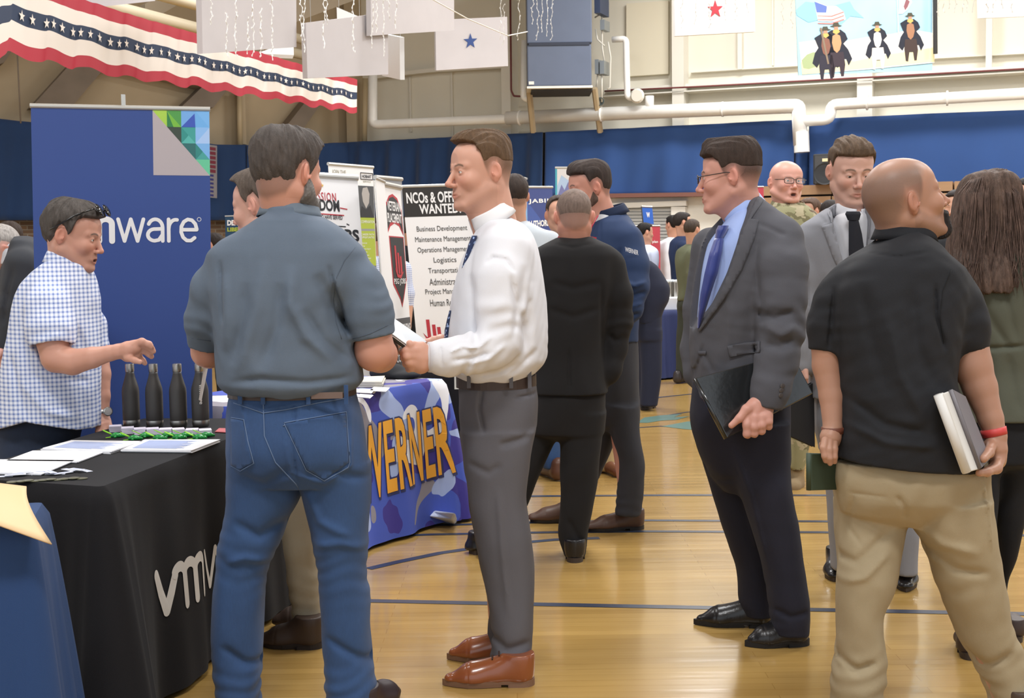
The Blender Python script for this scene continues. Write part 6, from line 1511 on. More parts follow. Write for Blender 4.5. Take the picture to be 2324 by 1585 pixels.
    for x, z in ((1064, -.155), (1160, -.165), (1202, -.12)):
        MB().obox(p.q(x, 862, z)+Vector((0, -.004, 0)), Vector((1, 0, 0)), Vector((0, 1, 0)), Vector((0, 0, 1)), .006, .004, .027).build('belt_loop', gt, p.root)
    tanl = mat('tan polished leather', '#8a4b2a', .25, bump=.05, bscale=60, coat=.4)
    p.shoe((1213, 1553), (1004, 1556), tanl, w=.105, pointy=.8, laces=True, sole='#7b5a45', lacecol='#3c2419')
    p.shoe((1196, 1498), (1014, 1497), tanl, w=.105, pointy=.8, laces=True, sole='#7b5a45', lacecol='#3c2419')
    p.core([[(540, 1090, 1190, .24), (700, 1040, 1225, .34), (860, 1050, 1205, .28), (980, 1050, 1200, .28)]], [[(1128, 980, -.07, .06), (1140, 1250, -.08, .05), (1160, 1500, -.09, .045)], [(1120, 980, .07, .06), (1130, 1250, .09, .05), (1142, 1460, .12, .045)]])
    p.body(); return p
# ---------- D: glasses, dark grey suit jacket
def man_grey_suit():
    p = Person(4.69, (1700, 1450), 'person with glasses in dark grey suit jacket and blue tie carrying a black padfolio', skin='#c99484')
    p.head(1658, 402, -103, 3, 0, 1.05, neck=(1703, 500, .02), nr=.058, line='fringe', thick=(.027, .002, .010), edge2=.014, hair='#3a2e28', stub=.92, fade=.018, seed=8, clump=.0018, flow=1.5, fade0=.025, fade1=.14, jaw=1.0)
    p.glasses('#2b2422', w=.024, hh=.014)
    jk = cloth('dark grey wool', '#515157', .85, bscale=650)
    p.garment('dress_shirt', cloth('light blue shirt', '#9fb4e6', .6, bump=.1, var=.01),
      lofts=[[(470, 1680, 1722, .14, .02), (484, 1660, 1735, .2), (510, 1640, 1750, .27), (560, 1606, 1770, .34), (650, 1590, 1780, .36), (740, 1583, 1780, .36), (850, 1585, 1775, .34)]], h=.0065)
    V = [(1722, 436), (1690, 508), (1682, 525), (1650, 620), (1620, 690), (1584, 752), (1578, 740), (1584, 640), (1598, 590), (1622, 530), (1634, 494), (1650, 450)]
    jo = p.garment('suit_jacket', jk,
      lofts=[[(446, 1700, 1722, .13, .04), (462, 1678, 1742, .2, .02), (478, 1655, 1762, .26), (500, 1632, 1785, .32), (530, 1606, 1800, .38), (580, 1588, 1806, .42), (640, 1577, 1800, .43), (716, 1567, 1792, .41), (780, 1566, 1788, .39), (860, 1574, 1792, .40), (900, 1577, 1795, .40)]],
      chains=[[(1765, 545, -.12, .090), (1771, 610, -.18, .088), (1772, 680, -.21, .082), (1772, 750, -.225, .077), (1762, 820, -.25, .070), (1748, 880, -.28, .062), (1741, 912, -.29, .058)],
              [(1612, 560, .14, .07), (1590, 700, .16, .06), (1582, 790, .16, .055), (1580, 850, .1, .048)]], k=.03, h=.0056,
      cuts=[(V, -.16, -.6, .02), ([(1690, 914), (1790, 934), (1790, 975), (1690, 975)], -.28, -.6, .0)],
      inflate=[([(1724, 438), (1744, 455), (1706, 498), (1694, 520), (1704, 508), (1700, 560), (1650, 660), (1586, 757), (1650, 620), (1686, 520)], 6)],
      folds=[([(1722, 520), (1712, 600), (1722, 700), (1725, 800)], 5, -4, -.2), ([(1730, 505), (1760, 520), (1790, 535)], 5, -4, -.25), ([(1726, 735), (1770, 760), (1810, 735)], 9, 6, -.3), ([(1728, 715), (1760, 725), (1806, 705)], 8, -7, -.3), ([(1735, 780), (1770, 790), (1800, 770)], 8, -6, -.3),
             ([(1660, 790), (1700, 800), (1722, 790)], 3, -5, -.2), ([(1640, 620), (1650, 720), (1640, 830)], 9, 4), ([(1600, 800), (1620, 850)], 5, -4), ([(1600, 780), (1585, 870)], 3, -5)],
      rings=[((1775, 740, -.28), (-2, 12, 0), .13, 6, .07), ((1750, 850, -.3), (-4, 12, 0), .10, 3, .05)], noise=[(.0025, 22, 23), (.0012, 60, 29)])
    patch(p, jo, [(1724, 436), (1738, 448), (1716, 480), (1704, 497), (1722, 500), (1712, 540), (1684, 610), (1640, 685), (1590, 752), (1584, 752), (1622, 690), (1654, 620), (1684, 525), (1694, 505), (1708, 470)], jk, 'lapel', .006, .004, -.12)
    if 0: patch(p, jo, [(1630, 494), (1622, 505), (1600, 548), (1588, 590), (1578, 640), (1572, 700), (1576, 740), (1582, 640), (1596, 592), (1620, 532), (1634, 500)], jk, 'lapel', .006, .004, -.08)
    patch(p, jo, [(1651, 786), (1690, 778), (1724, 775), (1724, 800), (1690, 804), (1656, 812)], jk, 'pocket_flap', .005, .004, -.2)
    patch(p, jo, [(1585, 797), (1602, 797), (1602, 806), (1585, 806)], jk, 'pocket_flap', .004, .003, -.15)
    collar_ring(p, 'collar', cloth('light blue shirt'), p.q(1692, 488, .02), None, .064, .066, .055, fold=.046, gap=.14, yaw=-82, flare=.016, tilt=.42, k=44, point=.035)
    bt = mat('royal blue satin', '#26357f', .3, bump=.2, bscale=500, sheen=.3)
    pxtie(p, [(1642, 512), (1638, 522), (1630, 545)], [24, 26, 17], [-.105, -.11, -.11], bt, .03, name='tie_knot')
    pxtie(p, [(1632, 541), (1624, 575), (1614, 620), (1602, 665), (1592, 710), (1586, 745)], [20, 28, 30, 24, 16, 8], [-.12, -.15, -.16, -.15, -.13, -.1], bt, .02)
    for x, y in ((1776, 876), (1773, 886), (1772, 897)): MB().lathe(p.q(x, y, -.347), [(.008, 0), (.008, .003), (.004, .004)], 10, ax=Vector((0, -1, 0))).build('cuff_button', mat('dark button', '#4a4442', .3), p.root)
    # hand over the padfolio
    p.limb([[(1738, 905, -.29, .028), (1728, 922, -.30, .030)], [(1722, 918, -.31, .030), (1712, 948, -.325, .022)], [(1738, 922, -.31, .028), (1738, 948, -.325, .022), (1712, 950, -.325, .022), (1710, 925, -.31, .026)],
            [(1712, 918, -.31, .022), (1694, 930, -.335, .0165), (1678, 950, -.345, .0130), (1660, 966, -.345, .0105)],
            [(1699, 945, -.33, .0165), (1695, 965, -.345, .0140), (1695, 986, -.345, .0125), (1697, 989, -.325, .011)],
            [(1714, 950, -.335, .0155), (1712, 970, -.345, .0135), (1712, 985, -.340, .0120), (1713, 987, -.32, .011)],
            [(1729, 948, -.335, .0150), (1729, 966, -.345, .0130), (1729, 979, -.338, .0115), (1729, 980, -.32, .010)],
            [(1743, 942, -.33, .0135), (1745, 958, -.34, .0120), (1745, 969, -.333, .0105), (1744, 970, -.315, .010)]], k=.007, h=.0024)
    tr_ = cloth('dark navy trousers', '#24242f', .85)
    p.garment('trousers', tr_,
      lofts=[[(850, 1578, 1780, .28), (900, 1570, 1790, .31), (950, 1567, 1792, .33), (1010, 1580, 1792, .31), (1060, 1600, 1790, .28)],
             [(960, 1630, 1792, .19, -.09), (1060, 1655, 1793, .19, -.09), (1105, 1674, 1796, .19, -.1), (1198, 1706, 1812, .18, -.1), (1300, 1733, 1826, .18, -.1), (1390, 1747, 1836, .17, -.11), (1437, 1752, 1834, .16, -.11)],
             [(960, 1570, 1740, .18, .08), (1012, 1586, 1730, .18, .09), (1105, 1612, 1735, .17, .10), (1175, 1632, 1742, .17, .10), (1305, 1674, 1756, .16, .11), (1365, 1679, 1758, .16, .12), (1395, 1690, 1756, .15, .12)]],
      k=.03, lk=.02, h=.006, tail=.085, folds=[([(1660, 1010), (1700, 1120), (1745, 1300)], 5, 5), ([(1690, 1330), (1720, 1345), (1750, 1340)], 6, -6), ([(1755, 1380), (1790, 1395), (1832, 1385)], 7, -7), ([(1600, 1060), (1640, 1100), (1680, 1090)], 8, -4)],
      rings=[((1790, 1400, -.1), (1, 12, 0), .09, 6, .05)], noise=[(.002, 25, 31)])
    p.shoe((1836, 1462), (1690, 1468), leather_b, w=.10, pointy=.9, sole='#151416'); p.shoe((1752, 1422), (1574, 1418), leather_b, w=.10, pointy=.9, sole='#151416')
    p.core([[(540, 1640, 1770, .24), (700, 1600, 1770, .30), (900, 1590, 1780, .26), (980, 1590, 1780, .24)]], [[(1710, 980, -.08, .06), (1750, 1200, -.1, .05), (1795, 1420, -.11, .045)], [(1650, 980, .08, .06), (1690, 1200, .1, .05), (1722, 1380, .12, .045)]])
    p.body(); return p
def padfolio(p, quad, th, m, root_name, label, cat='folder'):
    q = [p.q(*c) for c in quad]; n = (q[1]-q[0]).cross(q[3]-q[0]).normalized(); n = n if n.y > 0 else -n
    e = empty(root_name, q[3], label, cat)
    def cover(o0, o1, sh=0): 
        c = sum(q, Vector((0, 0, 0)))/4; k = [v+(c-v)*sh for v in q]
        return MB().hexa([k[3]+n*o0, k[2]+n*o0, k[2]+n*o1, k[3]+n*o1, k[0]+n*o0, k[1]+n*o0, k[1]+n*o1, k[0]+n*o1])
    bevel(cover(0, th*.22).build('front_cover', m, e), th*.1); bevel(cover(th*.75, th).build('back_cover', m, e), th*.1)
    cover(th*.22, th*.75, .03).build('pages', mat('page block', '#e6e3dc', .8) if 'book' in root_name else mat('dark lining', '#202124', .7), e)
    mb = MB(); mb.tube([q[0]+n*th*.5, q[3]+n*th*.5], th*.42, 10); mb.build('spine', m, e, True)
    return e
# ---------- E: black polo, shaved head
def man_black_polo():
    p = Person(3.85, (2100, 1600), 'person with shaved head and goatee in black polo and khaki trousers, back turned', skin='#ab806a')
    p.head(2052, 457, 99, -17, 0, 1.10, neck=(2046, 560, .02), nr=.068, line='full', thick=None, hair='#4a413b', stub=.62, baldtop=1, beard=('goatee', .008), beardcol='#2a2524', shadow=.25, jaw=1.05, nose=1.04)
    po = cloth('black polo knit', '#212226', .8, bscale=700, var=.02)
    po_ = p.garment('polo_shirt', po,
      lofts=[[(530, 2012, 2086, .19, .02), (543, 1996, 2106, .23, .01), (562, 1966, 2130, .27), (585, 1925, 2152, .31), (615, 1894, 2178, .34), (670, 1872, 2192, .37), (760, 1884, 2174, .40), (850, 1896, 2160, .41), (940, 1897, 2182, .42), (1000, 1892, 2205, .42), (1040, 1888, 2222, .41), (1076, 1890, 2236, .40)]],
      sleeves=[([(1928, 650, .0, .062), (1900, 690, .0, .062), (1884, 740, .0, .060), (1876, 796, 0, .050)], True), ([(2138, 650, 0, .074), (2164, 690, -.01, .076), (2182, 740, -.02, .074), (2194, 796, -.02, .064)], True)], k=.035, h=.005,
      cuts=[([(1870, 1044), (1960, 1056), (2080, 1068), (2245, 1078), (2245, 1120), (1870, 1120)], -.15, -.6, .6)],
      folds=[([(1960, 640), (1975, 760), (2010, 900)], 14, -7), ([(2060, 640), (2070, 780), (2120, 900)], 14, -7), ([(2000, 700), (2030, 850), (2090, 960)], 12, 7), ([(1930, 900), (2000, 960), (2100, 980)], 10, -7), ([(1920, 960), (2000, 1000), (2120, 1010)], 9, 6), ([(2120, 640), (2118, 720), (2140, 800)], 5, -9), ([(1912, 650), (1905, 740), (1900, 800)], 5, -8), ([(1985, 574), (2040, 584), (2110, 572)], 3, -4)],
      rings=[((2190, 720, -.05), (1, 12, 0), .09, 5, .05), ((1880, 740, -.02), (0, 12, 0), .07, 4, .045)], noise=[(.0035, 24, 43, (1, 1, .5)), (.002, 55, 47)])
    for ln in ([(2160, 612), (2140, 660), (2134, 720), (2142, 780)],): strip(p, po_, ln, 1.3, mat('black seam', '#0d0d0f', .9), 'seam', dz=-.12)
    collar_ring(p, 'collar', cloth('black collar knit', '#1d1e22', .8), p.q(2052, 553, .01), None, .074, .076, .045, fold=.034, gap=.3, yaw=100, flare=.016, tilt=.02, k=40, point=.01)
    p.limb([[(1876, 775, 0, .046), (1878, 830, 0, .043), (1888, 900, -.02, .036), (1890, 975, -.05, .027)], [(1890, 975, -.05, .026), (1885, 994, -.06, .029), (1884, 1002, -.06, .026)]], k=.01, h=.0026)
    p.limb([[(1885, 992, -.065, .022), (1884, 1002, -.07, .018)], [(1873, 1000, -.085, .0115), (1869, 1018, -.10, .0105), (1872, 1036, -.105, .0095), (1874, 1046, -.10, .008)], [(1883, 1003, -.085, .0115), (1882, 1022, -.10, .0105), (1883, 1040, -.105, .0095), (1884, 1052, -.10, .008)], [(1893, 1003, -.08, .0110), (1894, 1020, -.095, .010), (1894, 1038, -.10, .009), (1894, 1048, -.095, .008)], [(1876, 996, -.04, .013), (1868, 1010, -.03, .011), (1868, 1026, -.03, .009)]], k=.004, h=.0022)
    p.limb([[(2192, 765, -.02, .060), (2206, 830, -.03, .056), (2224, 880, -.04, .048), (2248, 950, -.06, .035), (2260, 990, -.07, .030)], [(2260, 990, -.07, .029), (2258, 1020, -.075, .033), (2262, 1045, -.075, .027)],
            [(2252, 1008, -.09, .016), (2244, 1028, -.15, .0135), (2232, 1042, -.215, .011)],
            [(2270, 1040, -.09, .016), (2262, 1064, -.13, .014), (2240, 1072, -.17, .012), (2222, 1074, -.20, .010)], [(2266, 1036, -.075, .015), (2258, 1060, -.10, .013), (2236, 1070, -.13, .011)], [(2262, 1030, -.03, .014), (2254, 1050, -.03, .012), (2232, 1054, -.035, .010)], [(2262, 1026, -.01, .013), (2250, 1044, -.01, .011), (2232, 1046, -.01, .010)]], k=.01, h=.0026)
    a = p.q(2254, 973, -.065); b = p.q(2258, 990, -.068); MB().tube([a, b], [.0370, .0355], 20).build('wristband', mat('red wristband', '#c8413f', .5), p.root, True)
    a = p.q(1890, 970, -.05); b = p.q(1890, 984, -.05); MB().tube([a, b], [.033, .0325], 20).build('bracelet', mat('brown bracelet', '#6b3a28', .6), p.root, True)
    kh = cloth('khaki chino', '#a09175', .85, bscale=600)
    p.garment('trousers', kh,
      lofts=[[(1040, 1890, 2234, .34), (1080, 1888, 2238, .36), (1120, 1894, 2243, .35), (1152, 1902, 2240, .29), (1185, 1965, 2170, .17)],
             [(1130, 1893, 2072, .27, .05), (1187, 1898, 2052, .25, .04), (1246, 1903, 2040, .24, .02), (1320, 1901, 2028, .22, 0), (1400, 1899, 2000, .20, 0), (1494, 1898, 2006, .19, 0), (1550, 1889, 2006, .19, 0), (1620, 1890, 1996, .19, 0)],
             [(1130, 2052, 2246, .28, -.03), (1177, 2072, 2249, .26, -.03), (1246, 2102, 2257, .24, -.02), (1335, 2132, 2276, .22, 0), (1440, 2176, 2298, .20, .02), (1500, 2206, 2330, .19, .03), (1580, 2245, 2352, .20, .03), (1630, 2256, 2360, .19, .03)]],
      k=.03, lk=.010, tail=0, h=.0056,
      folds=[([(2030, 1120), (2050, 1150), (2062, 1185)], 5, -6), ([(2070, 1180), (2140, 1240), (2230, 1260)], 12, 7), ([(2090, 1230), (2180, 1300), (2260, 1310)], 10, -8), ([(1900, 1280), (1960, 1290), (2040, 1210)], 10, -7), ([(1920, 1340), (1970, 1320), (2030, 1260)], 9, 7), ([(1905, 1500), (1960, 1540), (2005, 1520)], 9, -9), ([(2210, 1500), (2270, 1540), (2330, 1500)], 10, -9), ([(1935, 1125), (2015, 1128)], 3, -3), ([(1945, 1125), (1952, 1220), (1975, 1260)], 4, -3), ([(2235, 1080), (2248, 1180), (2256, 1260)], 4, 6)],
      rings=[((1950, 1540, 0), (0, 12, 0), .11, 8, .055), ((2280, 1520, 0), (3, 12, 0), .12, 8, .055), ((2130, 1300, 0), (5, 12, 0), .14, 4, .07)], noise=[(.0035, 22, 53), (.0015, 60, 54)])
    sh_ = mat('brown work shoe', '#4a3a2f', .5); p.shoe((1950, 1638), (1930, 1590), sh_, w=.10, ht=.06); p.shoe((2300, 1640), (2390, 1610), sh_, w=.10, ht=.06)
    p.core([[(570, 1980, 2120, .24), (760, 1910, 2160, .34), (1000, 1920, 2200, .32), (1150, 1910, 2230, .28)]], [[(1980, 1150, 0, .06), (1960, 1350, 0, .05), (1945, 1620, 0, .042)], [(2160, 1150, 0, .06), (2200, 1350, 0, .05), (2300, 1620, 0.02, .042)]])
    p.body()
    e = padfolio(p, [(2141, 893, -.262), (2160, 886, -.20), (2227, 1064, -.20), (2206, 1070, -.262)], .030, mat('white notebook cover', '#d5d3cf', .5), 'notebook', 'white notebook clutched in right hand of the black polo man', 'notebook')
    e = padfolio(p, [(2163, 884, -.225), (2192, 900, -.14), (2248, 1042, -.14), (2229, 1062, -.225)], .014, mat('grey folder cover', '#6f6b70', .5), 'folder', 'grey folder with dark edge held outside the white notebook', 'folder')
    e = padfolio(p, [(1842, 1030, -.09), (1908, 1032, -.02), (1908, 1112, -.02), (1842, 1114, -.09)], .02, mat('dark green cover', '#2f3d2c', .6), 'green_book', 'dark green book held low beside the khaki trousers', 'book')
    return p
# ---------- A: plaid shirt behind the table
def man_plaid():
    p = Person(5.0, (110, 1425), 'person in blue checked short-sleeve shirt reaching across the table toward bottles', skin='#c4917d')
    p.head(166, 535, 86, 12, 0, 1.06, neck=(146, 628, .02), nr=.060, line='full', thick=(.020, .012, .004), hair='#4e4844', seed=11, clump=.0022, mouth=.003, shadow=.15, jaw=1.05, eye_open=.5, fade0=.0)
    ck = mat('blue check cotton', '#8fa3cf', .75, bump=.15, bscale=500); nt, N, L, b = nodes(ck)
    tc = N.new('ShaderNodeTexCoord'); sx = N.new('ShaderNodeSeparateXYZ'); L(tc.outputs['Object'], sx.inputs[0])
    def stripes(o, f, w): return vmath(nt, 'GREATER_THAN', vmath(nt, 'FRACT', vmath(nt, 'MULTIPLY', o, f)), w)
    xy = vmath(nt, 'ADD', sx.outputs[0], vmath(nt, 'MULTIPLY', sx.outputs[1], .35))
    s1, s2 = stripes(xy, 62, .55), stripes(sx.outputs[2], 62, .55)
    f = vmath(nt, 'MULTIPLY', vmath(nt, 'ADD', s1, s2), .5)
    L(mixc(nt, f, srgb('#e3e7f3'), srgb('#7487ba')), b.inputs['Base Color'])
    p.garment('checked_shirt', ck,
      lofts=[[(588, 116, 178, .13, .02), (600, 100, 194, .20, 0), (618, 78, 204, .28), (650, 54, 213, .36), (690, 42, 218, .40), (760, 30, 220, .42), (840, 14, 221, .43), (900, 2, 221, .43), (950, -8, 222, .43), (988, -14, 224, .42)]],
      chains=[[(150, 650, .14, .08), (200, 740, .17, .065), (216, 790, .16, .06)]], sleeves=[([(116, 655, -.12, .076), (112, 700, -.18, .080), (113, 745, -.215, .080), (117, 786, -.23, .079)], True)], k=.03, h=.0055,
      cuts=[([(-60, 990), (10, 972), (60, 958), (110, 968), (160, 982), (226, 990), (226, 1030), (-60, 1030)], -.2, -.7, .6)],
      folds=[([(60, 760), (90, 850), (150, 900)], 10, -6), ([(170, 700), (195, 800), (190, 930)], 8, 6), ([(60, 860), (120, 930), (180, 950)], 10, 6), ([(30, 800), (60, 900), (80, 960)], 9, -6), ([(205, 640), (212, 760), (216, 960)], 3, -4), ([(125, 850), (190, 870)], 6, -5)],
      rings=[((115, 760, -.28), (0, 12, 0), .09, 4, .05)], noise=[(.003, 24, 61), (.0015, 60, 62)])
    collar_ring(p, 'collar', ck, p.q(150, 606, .01), None, .066, .068, .050, fold=.042, gap=.35, yaw=78, flare=.016, tilt=-.18*-1, k=40, point=.03)
    p.limb([[(118, 775, -.23, .056), (128, 812, -.235, .054), (165, 822, -.25, .047), (210, 812, -.27, .038), (250, 802, -.285, .028), (268, 798, -.29, .027)],
            [(268, 798, -.29, .026), (292, 794, -.295, .030), (305, 790, -.295, .026)], [(290, 806, -.28, .026), (306, 804, -.285, .022)],
            [(302, 782, -.30, .015), (322, 776, -.305, .0130), (338, 782, -.30, .0115), (343, 787, -.30, .0095)],
            [(306, 788, -.29, .015), (327, 784, -.29, .0130), (343, 792, -.285, .0115), (348, 798, -.283, .0095)],
            [(306, 796, -.28, .015), (325, 795, -.28, .0125), (339, 804, -.275, .0110), (344, 810, -.27, .0090)],
            [(302, 806, -.27, .014), (315, 810, -.27, .0120), (324, 819, -.265, .0100), (329, 825, -.26, .0085)],
            [(290, 812, -.31, .014), (306, 818, -.33, .0110), (318, 822, -.335, .0090)]], k=.007, h=.0026)
    p.limb([[(218, 790, .14, .046), (226, 850, .12, .042), (230, 900, .1, .033), (232, 935, .09, .027)], [(232, 940, .09, .027), (233, 962, .08, .030), (235, 972, .07, .024)], [(225, 968, .05, .012), (222, 980, .03, .011)], [(234, 970, .05, .012), (233, 982, .03, .010)], [(242, 968, .06, .012), (244, 980, .05, .010)], [(238, 972, .05, .012), (240, 984, .03, .010)], [(244, 955, .08, .012), (250, 968, .06, .010)]], k=.01, h=.0028)
    a, b_ = p.q(231, 928, .09), p.q(232, 940, .09); MB().tube([a, b_], [.031, .030], 16).build('watch_band', silver, p.root, True)
    MB().lathe(p.q(244, 934, .06), [(.018, 0), (.018, .008), (.015, .009)], 16, ax=Vector((.6, -.8, 0)), ux=Vector((.8, .6, 0))).build('watch_face', silver, p.root)
    dj = denim('dark denim', '#1e2c44')
    p.garment('jeans', dj, lofts=[[(940, -5, 195, .32), (1000, -10, 175, .32), (1080, -10, 170, .3)], [(1040, -10, 90, .2, .1), (1200, -5, 85, .19, .1), (1415, 5, 80, .17, .1)], [(1040, 70, 172, .2, .06), (1200, 82, 165, .19, .06), (1415, 90, 160, .17, .06)]], h=.008)
    p.shoe((30, 1410), (85, 1415), mat('brown work shoe')); p.shoe((118, 1412), (172, 1418), mat('brown work shoe'))
    # sunglasses pushed up on the hair
    e = empty('sunglasses', p.hp(0, -.05, .1), 'black sunglasses pushed up on the hair of the checked shirt man', 'sunglasses')
    bk = mat('glossy black plastic', '#0c0c0d', .08)
    mb = MB()
    for sd in (-1, 1):
        mb.lathe(p.hp(sd*.034, -.090, .108), [(.001, 0), (.025, .001), (.027, .003), (.02, .007), (.001, .009)], 18, ax=(p.hR @ Vector((sd*.25, -.75, .6))).normalized(), ux=(p.hR @ Vector((1, 0, 0))))
    mb.build('lenses', bk, e, True); mb = MB()
    for sd in (-1, 1): mb.tube([p.hp(sd*.058, -.082, .112), p.hp(sd*.092, -.03, .075), p.hp(sd*.094, .02, .032), p.hp(sd*.088, .05, .01)], .003, 6)
    mb.tube([p.hp(-.012, -.100, .112), p.hp(0, -.103, .114), p.hp(.012, -.100, .112)], .003, 6); mb.build('frame', bk, e, True)
    p.core([[(640, 80, 190, .26), (800, 50, 200, .34), (960, 20, 200, .3), (1050, 20, 190, .28)]], [[(40, 1040, .1, .05), (42, 1400, .1, .04)], [(120, 1040, .06, .05), (125, 1400, .06, .04)]])
    p.body(); return p
# ---------- F: light grey suit, facing us
def man_light_suit():
    p = Person(5.45, (1960, 1330), 'person in light grey suit and black tie looking down, facing the camera', skin='#cda08e')
    p.head(1931, 390, 4, 13, 0, 1.10, neck=(1932, 480, .03), nr=.058, line='fringe', thick=(.018, .006, .006), hair='#584636', seed=21, clump=.002, flow=1.6, part=(-.03, .004), eye_open=.30, lidz=-.0035, jaw=1.05, shadow=.08, gaze=(0, -25), fade0=.02)
    jk = cloth('light grey wool', '#88898f', .85)
    p.garment('dress_shirt', cloth('white dress shirt'), lofts=[[(478, 1910, 1954, .13, .02), (490, 1895, 1970, .18), (540, 1880, 1990, .2), (640, 1875, 1990, .22), (700, 1875, 1990, .22)]], h=.008)
    V = [(1899, 464), (1893, 505), (1903, 560), (1925, 640), (1935, 665), (1955, 640), (1970, 560), (1976, 500), (1972, 464), (1935, 455)]
    jo = p.garment('suit_jacket', jk,
      lofts=[[(462, 1897, 1974, .17, .02), (474, 1878, 1992, .21), (490, 1850, 2016, .24), (512, 1824, 2040, .26), (560, 1824, 2040, .29), (640, 1836, 2026, .30), (720, 1842, 2018, .30), (800, 1838, 2024, .31), (900, 1834, 2030, .32)]],
      chains=[[(1842, 545, 0, .070), (1832, 620, 0, .066), (1828, 700, -.02, .058), (1822, 790, -.04, .050), (1820, 828, -.05, .047)], [(2022, 545, 0, .070), (2034, 620, 0, .066), (2038, 700, -.02, .058), (2040, 790, -.04, .05)]], k=.03, h=.0065,
      cuts=[(V, -.13, -.6, .0)], inflate=[([(1897, 466), (1872, 485), (1880, 505), (1868, 512), (1890, 570), (1930, 660), (1903, 560), (1893, 505)], 7, -.13), ([(1974, 466), (1998, 485), (1990, 505), (2000, 512), (1980, 570), (1938, 660), (1968, 560), (1976, 505)], 7, -.13)],
      folds=[([(1838, 600), (1846, 720), (1842, 820)], 4, -8), ([(1880, 620), (1870, 720), (1880, 800)], 9, -5)], noise=[(.003, 22, 71)], rings=[((1826, 700, 0), (0, 12, 0), .09, 4, .06)])
    ws = cloth('white dress shirt')
    for q in ([(1897, 466), (1878, 484), (1888, 507), (1866, 514), (1890, 580), (1930, 668), (1905, 570), (1893, 508)], [(1974, 466), (1994, 484), (1984, 507), (2004, 514), (1984, 580), (1940, 668), (1966, 570), (1977, 508)]): patch(p, jo, q, jk, 'lapel', .006, .004, -.13)
    collar_ring(p, 'collar', ws, p.q(1934, 488, .015), None, .060, .064, .050, fold=.045, gap=.16, yaw=5, flare=.014, tilt=.42, point=.03)
    kt = cloth('black knit tie', '#22232a', .8)
    pxtie(p, [(1936, 480), (1936, 486), (1937, 500)], [30, 36, 26], [-.125, -.13, -.13], kt, .02, name='tie_knot')
    pxtie(p, [(1937, 498), (1941, 530), (1944, 570), (1946, 620), (1944, 690)], [22, 30, 36, 36, 34], [-.135, -.14, -.145, -.15, -.15], kt, .008)
    p.limb([[(1820, 820, -.05, .026), (1818, 845, -.06, .030), (1819, 858, -.07, .02)], [(1812, 850, -.08, .012), (1810, 872, -.09, .010)], [(1818, 856, -.08, .012), (1817, 878, -.09, .010)], [(1825, 855, -.07, .012), (1825, 876, -.08, .010)], [(1829, 850, -.05, .011), (1830, 868, -.06, .009)], [(1828, 842, -.09, .012), (1830, 858, -.1, .010)]], k=.01, h=.0032)
    p.garment('trousers', cloth('light grey wool'), lofts=[[(860, 1850, 2020, .28), (960, 1850, 2025, .3), (1020, 1860, 2040, .28)], [(960, 1860, 1955, .2), (1115, 1878, 1940, .18), (1290, 1887, 1932, .16)], [(960, 1940, 2040, .2, -.05), (1115, 1990, 2070, .18, -.08), (1220, 2015, 2083, .17, -.1), (1300, 2022, 2080, .16, -.1)]], h=.0075, noise=[(.003, 22, 73)])
    p.shoe((1902, 1290), (1893, 1322), leather_b, w=.105, pointy=.5); p.shoe((2050, 1300), (2056, 1346), leather_b, w=.11, pointy=.5)
    p.core([[(520, 1880, 1990, .18), (800, 1860, 2010, .2), (960, 1860, 2010, .2)]], [[(1905, 960, 0, .055), (1910, 1270, 0, .04)], [(1990, 960, 0, .055), (2048, 1270, -.1, .04)]])
    p.body()
    padfolio(p, [(1790, 900, -.12), (1848, 868, -.05), (1850, 1016, -.05), (1792, 990, -.12)], .02, mat('black folder cover', '#17171b', .6), 'folder', 'plain black folder hanging low behind the leather padfolio', 'folder')
    return p
def camo_mat():
    m = mat('army camouflage', '#8a8468', .85, bump=.2, bscale=400); nt, N, L, b = nodes(m); tc = N.new('ShaderNodeTexCoord')
    col = None
    for i, (c, th, sc) in enumerate([('#6f6a4c', .52, 9), ('#a79d80', .56, 13), ('#5b4a38', .60, 17)]):
        n = N.new('ShaderNodeTexNoise'); n.inputs['Scale'].default_value = sc; n.inputs['Detail'].default_value = 3; mp = N.new('ShaderNodeMapping'); mp.inputs['Location'].default_value = (i*7, 0, 0); L(tc.outputs['Object'], mp.inputs[0]); L(mp.outputs[0], n.inputs[0])
        f = vmath(nt, 'GREATER_THAN', n.outputs[0], th); col = mixc(nt, f, col if col else srgb('#8f8c6a'), srgb(c))
    L(col, b.inputs['Base Color']); return m
